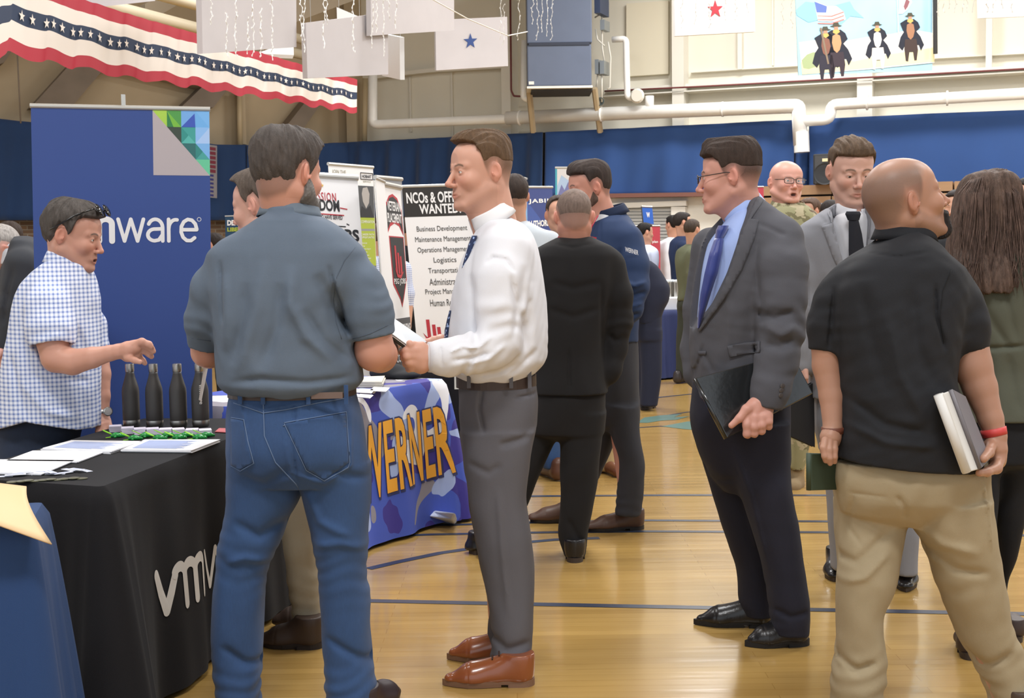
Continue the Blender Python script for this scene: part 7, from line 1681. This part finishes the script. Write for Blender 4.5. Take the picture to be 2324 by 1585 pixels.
# ---------- G: soldier
def man_camo():
    p = Person(7.7, (1787, 1110), 'bald person with glasses in camouflage uniform behind the dark grey suit', skin='#d29c8c')
    p.head(1784, 414, 14, -2, 2, 1.07, neck=(1786, 490, .03), nr=.078, line='bald', hair='#6b5244', mouth=.008, wide=1.12, jaw=1.25, iris='#6b7c86', eye_open=.42, brow=.4, h=.0043)
    p.glasses('#2a2018', w=.027, hh=.015, th=.0022)
    cm = camo_mat()
    p.garment('uniform_jacket', cm, lofts=[[(463, 1752, 1822, .2, .02), (474, 1736, 1840, .24), (490, 1722, 1858, .27), (520, 1710, 1872, .3), (600, 1712, 1868, .32), (700, 1718, 1862, .33), (780, 1722, 1866, .34)]],
      chains=[[(1728, 525, 0, .075), (1712, 600, 0, .068), (1710, 700, -.02, .055)], [(1850, 525, 0, .075), (1858, 620, 0, .068), (1850, 720, -.02, .06), (1836, 790, -.1, .05)]], h=.010, noise=[(.005, 20, 81)])
    collar_ring(p, 'collar', cm, p.q(1787, 480, .0), None, .086, .09, .055, fold=.045, gap=.35, yaw=10, flare=.02, tilt=.2, point=.03)
    p.garment('uniform_trousers', cm, lofts=[[(760, 1724, 1862, .3), (860, 1722, 1866, .32)], [(840, 1724, 1795, .22), (950, 1735, 1800, .2), (1060, 1745, 1795, .18)], [(840, 1790, 1866, .22), (950, 1788, 1850, .2), (1040, 1786, 1830, .18), (1068, 1792, 1824, .15)]], h=.011, noise=[(.006, 22, 83)])
    bt = mat('tan suede boot', '#8e7a5c', .9)
    p.garment('boot', bt, chains=[[(1806, 1050, 0, .055), (1804, 1098, 0, .05), (1800, 1104, -.08, .045)]], h=.008); p.garment('boot', bt, chains=[[(1768, 1050, .1, .055), (1766, 1090, .1, .05), (1762, 1096, .02, .045)]], h=.008)
    p.core([[(520, 1750, 1830, .2), (760, 1745, 1840, .22)]], [[(1765, 800, 0, .06), (1766, 1060, .05, .04)], [(1822, 800, 0, .06), (1808, 1060, 0, .04)]], h=.02)
    p.body(); return p
# ---------- H: woman, olive jacket
def woman_olive():
    p = Person(4.5, (2260, 1480), 'person with long brown hair in olive jacket and black trousers at right edge', skin='#c99a82')
    p.head(2245, 474, 168, 0, 0, .93, neck=(2248, 560, .0), nr=.05, line='bald', brow=0, eyes=0)
    jk = cloth('olive jacket cloth', '#54564a', .85)
    p.garment('jacket', jk, lofts=[[(552, 2215, 2285, .18), (565, 2190, 2310, .22), (585, 2160, 2345, .26), (620, 2142, 2365, .29), (700, 2150, 2360, .31), (780, 2165, 2345, .29), (830, 2168, 2342, .29), (900, 2158, 2356, .33), (946, 2150, 2368, .36)]],
      chains=[[(2345, 620, 0, .07), (2362, 720, -.02, .06), (2368, 820, -.05, .05)], [(2165, 620, 0, .07), (2150, 720, 0, .06), (2150, 800, 0, .05)]], h=.0065,
      folds=[([(2215, 660), (2260, 740), (2300, 800)], 8, -6), ([(2260, 620), (2290, 700), (2310, 780)], 8, -5), ([(2170, 788), (2250, 792), (2340, 786)], 5, -9), ([(2230, 800), (2225, 870), (2215, 940)], 10, 6), ([(2290, 800), (2300, 870), (2310, 940)], 10, -6), ([(2250, 800), (2255, 870), (2260, 940)], 8, -5)], noise=[(.003, 24, 91)])
    hm = hair_mat('#54433a', 'long brown hair', .4); 
    def hp_(g):
        X, Y, Z = g.xyz((slice(None),)*3); r = np.random.RandomState(3)
        cx = p.q(2245, 450).x
        for k, (f, a) in enumerate([(55, .006), (110, .004), (210, .0028), (400, .0016)]):
            ph = r.rand(3)*6.28; g.F -= (a*np.sin((X-cx)*f/(1+1.2*np.clip(1.45-Z, -.2, .35))+ph[0]+1.2*np.sin(Z*9+ph[1])+Y*20)).astype(np.float32)
    p.garment('hair', hm, lofts=[[(388, 2222, 2278, .12), (395, 2204, 2294, .17), (420, 2186, 2310, .21), (460, 2172, 2318, .235), (510, 2160, 2326, .235), (560, 2152, 2334, .21, -.02), (600, 2150, 2338, .17, -.07), (640, 2165, 2332, .10, -.12), (665, 2185, 2322, .05, -.145)]], h=.0042, post=hp_, noise=[(.004, 22, 95, (1, 1, .4))], relaxit=1)
    mb = MB(); r = random.Random(5)
    for i in range(90):
        x0 = 2200+r.random()*90; s_ = (x0-2245)/45
        pts = [p.q(x0, 396+abs(s_)*14, -.05-.03*r.random()), p.q(2245+s_*72, 440, -.115), p.q(2245+s_*85+r.uniform(-6, 6), 520, -.125-.01*r.random()), p.q(2245+s_*95+r.uniform(-14, 10), 590, -.13-.03*r.random()), p.q(2245+s_*98+r.uniform(-26, 16), 640+r.random()*35, -.17)]
        q = []
        for k in range(len(pts)-1):
            for t in (0, .33, .66): q.append(pts[k].lerp(pts[k+1], t))
        q.append(pts[-1]); mb.tube(q, [.0015]*(len(q)-2)+[.001, .0004], 4)
    mb.build('hair_strands', hair_mat('#5a4840', 'lighter hair strands', .5), p.root, True)['kind'] = 'stuff'
    p.garment('trousers', cloth('black stretch cloth', '#1d1e22', .8), lofts=[[(900, 2165, 2350, .3), (960, 2162, 2356, .32), (1040, 2170, 2350, .3)], [(1000, 2168, 2262, .22, -.03), (1150, 2180, 2258, .19, -.03), (1300, 2185, 2245, .16, -.03), (1470, 2188, 2222, .12, .0)], [(1000, 2255, 2350, .22), (1150, 2250, 2324, .19, .03), (1250, 2255, 2300, .16, .06), (1325, 2252, 2278, .13, .1), (1420, 2262, 2296, .12, .12)]], h=.007, noise=[(.003, 30, 97)])
    sh = mat('dark brown flat', '#3a2c28', .5); p.shoe((2200, 1500), (2186, 1452), sh, w=.075, ht=.05, ankle=.032); p.shoe((2304, 1462), (2294, 1420), sh, w=.075, ht=.05, ankle=.032)
    p.core([[(600, 2190, 2320, .18), (800, 2190, 2320, .2), (960, 2190, 2330, .22)]], [[(2215, 1000, -.03, .035), (2212, 1300, -.03, .02), (2206, 1460, 0, .015)], [(2296, 1000, 0, .035), (2276, 1250, .06, .02), (2272, 1420, .12, .015)]])
    p.body(); return p
# ---------- I: black suit, back to us
def man_black_suit():
    p = Person(6.0, (1290, 1270), 'person in black suit with red collar and cropped hair seen from behind', skin='#c28a76')
    p.head(1303, 494, 180, 14, 0, 1.06, neck=(1304, 560, .02), nr=.06, line='full', thick=(.004, .001, 0), hair='#74635a', stub=.85, clump=.0002, brow=0, eyes=0)
    jk = cloth('black suiting', '#1f1e1f', .85)
    p.garment('shirt_collar', mat('red shirt', '#a3273a', .7), lofts=[[(530, 1270, 1336, .15, .02), (545, 1262, 1345, .16, .02), (560, 1255, 1352, .16, .02)]], h=.006)
    p.garment('suit_jacket', jk, lofts=[[(537, 1266, 1341, .16, .03), (548, 1246, 1362, .21, .01), (562, 1222, 1388, .25), (585, 1204, 1402, .28), (640, 1198, 1396, .30), (720, 1204, 1380, .30), (800, 1208, 1370, .29), (850, 1210, 1374, .31), (892, 1208, 1380, .33)]],
      chains=[[(1384, 605, 0, .072), (1400, 670, .0, .068), (1404, 730, .01, .062), (1396, 790, .02, .055), (1384, 838, .0, .050), (1380, 850, 0, .048)], [(1222, 605, 0, .072), (1205, 680, 0, .066), (1200, 770, .02, .056), (1205, 840, 0, .05)]], k=.03, h=.0068,
      folds=[([(1250, 640), (1300, 655), (1370, 640)], 8, -5), ([(1240, 700), (1300, 720), (1365, 700)], 8, -5), ([(1291, 790), (1292, 840), (1293, 890)], 3, -6), ([(1368, 640), (1366, 720), (1370, 800)], 4, -5), ([(1255, 553), (1300, 562), (1352, 552)], 3, -5), ([(1388, 760), (1400, 780), (1412, 770)], 5, -6)], noise=[(.003, 22, 101)], rings=[((1402, 730, 0), (0, 12, 0), .09, 4, .055)])
    p.limb([[(1380, 845, 0, .026), (1376, 862, -.01, .03)], [(1372, 770, .12, .03), (1366, 764, .05, .025), (1368, 760, .0, .02)]], h=.0035)
    p.garment('trousers', cloth('black suiting'), lofts=[[(860, 1214, 1374, .28), (920, 1212, 1374, .3), (980, 1208, 1370, .28)],
       [(940, 1270, 1373, .2, -.03), (1010, 1272, 1366, .19, -.04), (1082, 1272, 1357, .18, -.05), (1160, 1270, 1344, .17, -.05), (1212, 1267, 1335, .16, -.05), (1262, 1280, 1328, .15, -.05)],
       [(940, 1208, 1285, .2, .02), (1010, 1188, 1256, .18, .03), (1082, 1160, 1222, .17, .03), (1160, 1122, 1190, .16, .03), (1225, 1086, 1140, .15, .02), (1248, 1080, 1128, .15, .02)]], k=.03, h=.0075, noise=[(.003, 24, 103)], folds=[([(1290, 1180), (1310, 1220), (1325, 1240)], 6, -6)])
    p.shoe((1304, 1279), (1310, 1240), leather_b, w=.10); p.shoe((1110, 1255), (1064, 1256), leather_b, w=.10)
    p.core([[(600, 1240, 1360, .2), (850, 1230, 1360, .2), (960, 1230, 1360, .2)]], [[(1322, 960, 0, .06), (1303, 1240, -.05, .04)], [(1245, 960, 0, .05), (1190, 1090, .03, .03), (1112, 1232, .02, .02)]])
    p.body(); return p
# ---------- J: navy quarter zip
def man_navy_pullover():
    p = Person(6.6, (1400, 1205), 'tall bearded person in navy quarter-zip pullover with lettered sleeve', skin='#c9907c')
    p.head(1338, 428, -78, 6, 0, 1.08, neck=(1375, 505, .02), nr=.062, line='fringe', thick=(.022, .003, .010), hair='#3a302c', stub=.6, beard=('full', .003), beardcol='#5d4a40', flow=1.3, seed=31, fade0=.03)
    jk = cloth('navy pullover knit', '#26385a', .7)
    p.garment('undershirt_collar', cloth('pale grey collar', '#c8c9cc'), lofts=[[(478, 1352, 1402, .14, .02), (500, 1345, 1410, .17), (530, 1340, 1420, .2)]], h=.007)
    p.garment('pullover', jk, lofts=[[(478, 1378, 1412, .13, .03), (490, 1358, 1424, .19, .02), (505, 1345, 1436, .24), (530, 1332, 1450, .29), (580, 1322, 1456, .32), (650, 1318, 1456, .34), (720, 1322, 1450, .34), (775, 1328, 1448, .34)]],
      chains=[[(1425, 545, -.1, .078), (1438, 600, -.14, .074), (1440, 650, -.17, .068), (1432, 700, -.19, .058), (1408, 730, -.20, .050), (1372, 758, -.16, .044)], [(1345, 560, .13, .07), (1330, 650, .16, .06)]], k=.03, h=.0072,
      folds=[([(1410, 640), (1440, 650), (1470, 640)], 5, 8, -.25), ([(1405, 665), (1438, 672), (1468, 662)], 4, -8, -.25), ([(1400, 690), (1435, 695), (1465, 688)], 4, 7, -.25), ([(1395, 712), (1425, 716), (1455, 712)], 4, -7, -.25), ([(1408, 560), (1400, 620), (1408, 660)], 4, -7)], noise=[(.003, 24, 111)], rings=[((1432, 690, -.22), (-3, 12, 0), .10, 6, .05)])
    collar_ring(p, 'collar', cloth('navy collar', '#1c2740'), p.q(1388, 500, .02), None, .075, .078, .062, fold=.045, gap=.35, yaw=-75, flare=.018, tilt=.3, point=.02)
    MB().tube([p.q(1357, 490, -.09), p.q(1345, 510, -.13), p.q(1336, 530, -.14)], .004, 6).build('zip', mat('red zip tape', '#b02c3c', .5), p.root)
    f = Frame(p.q(1415, 555, -.228), p.q(1450, 565, -.215), p.q(1415, 580, -.23)); text(f, 'WERNER', .06, .62, .86, .42, mat('white thread', '#e6e6ea', .7), p.root, 'sleeve_lettering', n=.012, bold=.02)
    f = Frame(p.q(1333, 533, -.155), p.q(1362, 538, -.17), p.q(1333, 560, -.16)); em = p.root
    for i, (y, c, w) in enumerate([(.1, '#b02c3c', .5), (.35, '#e6e6ea', .9), (.6, '#e6e6ea', .7), (.8, '#8c93a5', .6)]): poly_plate(f, [(.5-w/2, y), (.5+w/2, y), (.5+w/2, y+.15), (.5-w/2, y+.15)], .012).build('chest_emblem', mat('emblem '+c, c, .7), em)
    p.limb([[(1380, 755, -.17, .03), (1370, 762, -.14, .028)], [(1370, 764, -.14, .022), (1372, 768, -.08, .02)]], h=.0035)
    p.garment('trousers', cloth('charcoal chino', '#37383e', .85), lofts=[[(765, 1332, 1446, .3), (850, 1330, 1450, .33), (930, 1334, 1450, .32), (960, 1340, 1448, .28)],
       [(920, 1368, 1447, .2, -.08), (1000, 1390, 1455, .19, -.09), (1060, 1404, 1462, .18, -.1), (1110, 1402, 1460, .17, -.1), (1168, 1396, 1453, .15, -.1)],
       [(920, 1332, 1415, .2, .06), (1000, 1322, 1395, .19, .09), (1060, 1305, 1370, .18, .11), (1110, 1290, 1345, .16, .12), (1150, 1275, 1325, .15, .12)]], h=.0085, noise=[(.004, 24, 113)], rings=[((1425, 1140, -.1), (0, 12, 0), .1, 6, .05)])
    bl_ = mat('dark brown leather', '#53392c', .45); p.shoe((1461, 1200), (1331, 1207), bl_, w=.11, pointy=.2, laces=True, sole='#26211f', lacecol='#171412'); p.shoe((1318, 1184), (1203, 1186), bl_, w=.11, pointy=.2, laces=True, sole='#26211f', lacecol='#171412')
    p.core([[(540, 1350, 1430, .2), (760, 1345, 1435, .22), (930, 1345, 1435, .22)]], [[(1405, 930, -.07, .06), (1427, 1150, -.1, .04)], [(1370, 930, .06, .06), (1305, 1140, .12, .04)]], h=.018)
    p.body(); return p
# ---------- generic background figure
def figure(D, x, top, label, coat, trousers, hair, skin='#c99a82', yaw=180, pitch=0, w=1.0, line='full', thick=(.014, .008, .004), feet=None, arms=True, lean=0, shoes='#2e2725', glasses=False, coatlow=.50, scale=1.0, sleeve=None, stub=0, beard=None, arm_px=None, coatname='shirt', group=None):
    """standing figure: x, top = pixel of the crown; stands on the floor"""
    hy = 577-.015*(x-1162); ppm = F_/D; ft = hy+CAMZ*ppm; Ht = (ft-top)/ppm
    p = Person(D, (x, ft), label, group, skin=skin); Y = lambda f: ft-f*(ft-top)    # fraction of height
    u = ppm*w; sc = scale*min(1.08, Ht/1.78)
    hx = x+lean*ppm
    p.head(hx, top+.135*ppm*sc, yaw, pitch, 0, sc, neck=(x+lean*ppm*.6, Y(.80), .02), nr=.056, line=line, thick=thick, hair=hair, stub=stub, beard=beard, h=max(.0035, D*.00062))
    if glasses: p.glasses()
    sd = abs(math.sin(math.radians(yaw))); hw = (.225-.06*sd)*u; th = .25+.08*sd
    bh = max(.009, D*.0015)
    rows = [(Y(.845), x-.055*ppm+lean*ppm*.6, x+.055*ppm+lean*ppm*.6, .12, .02), (Y(.828), x-.11*u+lean*ppm*.5, x+.11*u+lean*ppm*.5, .18), (Y(.80), x-hw*.92+lean*ppm*.4, x+hw*.92+lean*ppm*.4, th*.85), (Y(.74), x-hw+lean*ppm*.3, x+hw+lean*ppm*.3, th), (Y(.64), x-hw*.86+lean*ppm*.1, x+hw*.86+lean*ppm*.1, th), (Y(.56), x-hw*.80, x+hw*.80, th), (Y(coatlow), x-hw*.86, x+hw*.86, th*1.02)]
    ch = []
    if arms:
        for s_ in (-1, 1):
            sx_ = x+s_*hw*.86+lean*ppm*.35; dzs = 0
            if sd > .6: sx_ = x+lean*ppm*.3; dzs = s_*.17
            ch.append([(sx_, Y(.775), dzs, .070), (sx_+s_*.03*u*(sd < .6), Y(.66), dzs*1.1, .058), (sx_+s_*.035*u*(sd < .6), Y(.60), dzs*1.1, .052)])
            lo = [(sx_+s_*.035*u*(sd < .6), Y(.61), dzs*1.1, .048), (sx_+s_*.03*u, Y(.50), dzs*1.1-.04, .034), (sx_+s_*.03*u, Y(.455), dzs*1.1-.05, .03), (sx_+s_*.03*u, Y(.425), dzs*1.1-.06, .02)]
            if sleeve == 'long': ch.append(lo[:3]); p.limb([lo[2:]], h=bh*.5)
            else: p.limb([lo], h=bh*.6)
    p.garment(coatname, coat, lofts=[rows], chains=ch, h=bh, noise=[(.004, 20, int(x))])
    y0, y1 = Y(coatlow+.02), Y(.44)
    fL, fR = feet if feet else ((x-.11*ppm, ft, 0), (x+.11*ppm, ft, 0))
    legs = [[(y0, x-hw*.80, x+hw*.80, th*.9), (Y(.47), x-hw*.84, x+hw*.84, th*.95), (y1, x-hw*.78, x+hw*.78, th*.8)]]
    for i, (fx, fy, fd) in enumerate((fL, fR)):
        s_ = -1 if i == 0 else 1; cx0 = x+s_*hw*.40; r0 = hw*.42
        legs.append([(Y(.47), cx0-r0, cx0+r0, .19, fd*.3), (Y(.27), (cx0+fx)/2-.075*ppm, (cx0+fx)/2+.075*ppm, .16, fd*.6), (min(fy-.05*ppm, fy), fx-.065*ppm, fx+.065*ppm, .14, fd)])
    p.garment('trousers', trousers, lofts=legs, h=bh*1.1, noise=[(.004, 20, int(x)+1)])
    sm = mat('shoe '+shoes, shoes, .4); ya = math.radians(yaw); dxs = math.sin(ya)*.2*ppm
    for fx, fy, fd in (fL, fR):
        q0 = G(fx, fy); q0 = Vector((p.q(fx, fy, fd).x, D+fd, 0)); q1 = q0+Vector((math.sin(ya), -math.cos(ya), 0))*.2; q0 = q0-Vector((math.sin(ya), -math.cos(ya), 0))*.08
        g = Grid(np.minimum(q0, q1)-.07, np.maximum(q0, q1)+np.array([.07, .07, .12]), bh*.8)
        g.cone((q0.x, q0.y, .05), (q1.x, q1.y, .035), .045, .035, .02); g.cone((q0.x, q0.y, .05), (q0.x, q0.y, .1), .045, .045, .03)
        X, Yy, Z = g.xyz((slice(None),)*3); g.F = np.maximum(g.F, .004-Z); V, Q = g.surf(); mesh_obj('shoe', V, Q, sm, p.root, True)
    p.core([[(Y(.78), x-hw*.7, x+hw*.7, .16), (Y(.5), x-hw*.6, x+hw*.6, .16)]], [[(x-hw*.4, Y(.5), 0, .05), (x-hw*.4, Y(.45), 0, .04)], [(x+hw*.4, Y(.5), 0, .05), (x+hw*.4, Y(.45), 0, .04)]], h=.025)
    p.body(); return p
man_grey_polo(); man_white_shirt(); D_ = man_grey_suit(); man_black_polo(); man_plaid(); man_light_suit(); man_camo(); woman_olive(); man_black_suit(); man_navy_pullover()
# the padfolio under the arm
D_.D = D_.D; padfolio(D_, [(1580, 858, -.24), (1797, 800, -.20), (1845, 893, -.20), (1651, 994, -.29)], .026, mat('glossy black leather', '#1d1f21', .2, bump=.12, bscale=60, coat=.6), 'padfolio', 'glossy black leather padfolio held against the dark grey suit')
# ---------- L: neighbour behind the grey polo
def man_behind():
    p = Person(4.72, (670, 1470), 'person in khaki trousers and brown boots mostly hidden behind the grey polo', skin='#d0a190')
    p.head(594, 469, -112, 8, 0, 1.06, neck=(625, 560, .03), nr=.058, line='short', thick=(.020, .006, .008), hair='#5b5048', stub=.5, seed=4, eye_open=.4)
    p.garment('shirt', cloth('dark olive shirt', '#3a3d3b'), lofts=[[(545, 600, 650, .14), (565, 570, 690, .22), (600, 560, 720, .3), (700, 575, 735, .33), (860, 585, 735, .34), (900, 590, 735, .34)]], h=.009)
    p.garment('trousers', cloth('stone chino', '#a59a85'), lofts=[[(890, 590, 735, .32), (1000, 585, 738, .33), (1060, 590, 735, .3)], [(1020, 612, 738, .22), (1140, 622, 735, .2), (1220, 640, 732, .19), (1310, 652, 732, .17), (1360, 660, 735, .17), (1420, 668, 740, .17)]],
              h=.0065, noise=[(.004, 24, 5)], rings=[((690, 1350, -.03), (1, 12, 0), .12, 8, .05)])
    p.shoe((733, 1470), (594, 1466), mat('dark brown boot', '#3f3028', .5), w=.11, pointy=.2, laces=True, sole='#2c2320', ht=.085)
    p.shoe((745, 1420), (625, 1425), mat('dark brown boot'), w=.11, pointy=.2, sole='#2c2320', ht=.085)
    p.core([[(600, 590, 700, .2), (850, 600, 720, .24), (1000, 600, 725, .22)]], [[(675, 1000, 0, .06), (700, 1400, 0, .04)]])
    p.body()
man_behind()
# ---------- K: leaning suit at the left edge
def man_leaning():
    p = Person(6.5, (60, 1220), 'person with white hair in charcoal suit leaning over at the left edge', skin='#d6a192')
    p.head(5, 572, -62, 38, 0, 1.08, neck=(40, 600, .05), nr=.06, line='full', thick=(.008, .003, .002), hair='#a39d98', stub=.4)
    p.garment('shirt_collar', cloth('pale collar', '#c9cdd6'), lofts=[[(548, 22, 52, .15, .03), (575, 10, 60, .18), (600, 5, 60, .18)]], h=.008)
    p.garment('suit_jacket', cloth('charcoal suit', '#3b3d42'), lofts=[[(536, 40, 62, .18, .05), (548, 32, 90, .26), (575, 24, 110, .3), (620, 8, 118, .34), (700, 4, 120, .36), (780, 8, 116, .34), (850, 10, 112, .34)]],
      chains=[[(50, 600, -.15, .08), (30, 700, -.17, .065), (14, 780, -.18, .055)]], h=.0085, noise=[(.004, 22, 6)], folds=[([(45, 600), (30, 660), (22, 740)], 5, -10)])
    p.limb([[(14, 775, -.18, .032), (6, 800, -.2, .034)], [(2, 805, -.22, .014), (-4, 825, -.22, .012)], [(8, 808, -.22, .014), (4, 830, -.22, .012)], [(14, 808, -.2, .014), (14, 828, -.2, .012)], [(18, 802, -.18, .013), (22, 822, -.18, .011)], [(0, 798, -.24, .014), (-6, 812, -.26, .011)]], h=.004)
    p.garment('trousers', cloth('charcoal suit'), lofts=[[(840, 14, 112, .3), (930, 14, 112, .3)], [(900, 14, 66, .2), (1210, 20, 60, .16)], [(900, 60, 112, .2), (1210, 68, 106, .16)]], h=.012)
    for x in (38, 88): p.shoe((x+8, 1226), (x-30, 1232), leather_b, w=.1)
    p.core([[(620, 30, 100, .2), (900, 30, 100, .2)]], [[(40, 930, 0, .06), (40, 1200, 0, .04)], [(88, 930, 0, .06), (88, 1200, 0, .04)]], h=.02); p.body()
man_leaning()
# ---------- O: bending at the far table
def man_bending():
    p = Person(11.6, (1470, 925), 'person in dark suit bending over behind the navy pullover', skin='#c99a82')
    p.head(1420, 650, -95, 50, 0, 1.0, neck=(1442, 630, .0), nr=.055, line='full', thick=(.012, .008, .004), hair='#3a302c')
    jk = cloth('blue black suit', '#24283a')
    p.garment('suit_jacket', jk, lofts=[[(592, 1448, 1476, .2), (605, 1436, 1492, .28), (630, 1430, 1508, .34), (655, 1430, 1520, .38), (680, 1436, 1518, .38), (705, 1440, 1506, .36), (735, 1442, 1496, .34)]], chains=[[(1450, 640, -.18, .07), (1440, 700, -.25, .06), (1425, 730, -.3, .05)]], h=.013)
    p.garment('trousers', jk, lofts=[[(715, 1442, 1502, .34), (770, 1444, 1500, .34)], [(750, 1450, 1502, .22, -.05), (840, 1454, 1502, .2, -.05), (922, 1452, 1492, .17, -.05)], [(750, 1446, 1490, .22, .12), (900, 1446, 1484, .18, .14)]], h=.013)
    for q in (((1484, 925), (1455, 932)), ((1476, 905), (1450, 910))): p.shoe(q[0], q[1], leather_b, w=.1, h=.01)
    p.core([[(640, 1450, 1500, .2), (750, 1455, 1490, .2)]], [[(1475, 760, -.05, .05), (1472, 910, -.05, .04)]], h=.025); p.body()
man_bending()
blkc = cloth('dark cloth', '#26272b')
figure(8.0, 1192, 392, 'person in pale grey T-shirt just behind the white dress shirt', cloth('pale grey jersey', '#b9c0c6'), denim('mid denim', '#34568a'), '#3a302b', yaw=-158, lean=-.07, line='short', thick=(.012, .003, .004), stub=.6, feet=((1170, 1095, 0), (1256, 1083, .1)), shoes='#5a3a2a', coatlow=.52)
figure(8.3, 1312, 440, 'person facing us, half hidden behind the cropped head of the black suit', cloth('blue grey shirt', '#7f8ba3'), cloth('tan chino', '#b39b70'), '#3d332e', yaw=15, lean=-.12, line='short', thick=(.012, .004, .004), stub=.4, feet=((1326, 1086, 0), (1378, 1086, 0)), shoes='#6a3f2a')
figure(13.95, 1571, 495, 'person in olive jacket and dark trousers beside the navy table', cloth('olive drab jacket', '#5d604a'), cloth('dark green trousers', '#35382f'), '#42372f', yaw=140, sleeve='long', line='full', thick=(.010, .006, .004), coatlow=.50)
figure(15.8, 1549, 480, 'person with glasses in navy jacket behind the olive jacket', cloth('navy jacket far', '#1f2c4a'), blkc, '#2b2523', yaw=105, sleeve='long', glasses=True)
figure(17.2, 1527, 487, 'dark-haired person in white T-shirt in front of the roller door', cloth('white tee', '#e2e3e8'), blkc, '#1f1a18', yaw=-150)
figure(15.9, 1464, 504, 'dark-haired person in pale shirt before the red banner', cloth('pale blue shirt', '#c5cde2'), blkc, '#1d1918', yaw=115)
figure(12.5, 1838, 447, 'brown-haired person seen between the soldier and the light grey suit', cloth('camel coat', '#8a7a60'), blkc, '#5a463a', yaw=-60)
figure(12.0, 1884, 452, 'dark-haired person seen beside the light grey suit shoulder', blkc, blkc, '#2a2422', yaw=180)
figure(13.8, 1866, 460, 'shorter grey-haired person between two heads behind the light grey suit', cloth('mid grey coat', '#6b6c70'), blkc, '#5a5654', yaw=150, group=None)
figure(9.0, 2172, 428, 'dark-haired person glimpsed between the goatee and the long brown hair', blkc, blkc, '#2f2826', yaw=-40, beard=('full', .006))
figure(9.5, 2335, 400, 'dark-haired person with glasses cut by the right edge', cloth('mustard shirt', '#8a7030'), blkc, '#2b2522', yaw=-100, glasses=True)
figure(12.0, 484, 527, 'person half hidden at the right edge of the tall blue banner', cloth('red striped shirt', '#a04a4a'), blkc, '#2b2320', yaw=-110)
figure(10.5, 862, 505, 'person in blue checked shirt glimpsed between two white banners', MATS['blue check cotton'], blkc, '#5a4a40', yaw=170)
figure(12.8, 930, 492, 'person in dark clothes between the shield banner and the hiring banner', blkc, blkc, '#3a322e', yaw=180)
figure(9.0, 20, 500, 'dark-haired person behind the white-haired leaning man', cloth('camel coat'), blkc, '#3d322c', yaw=-120)
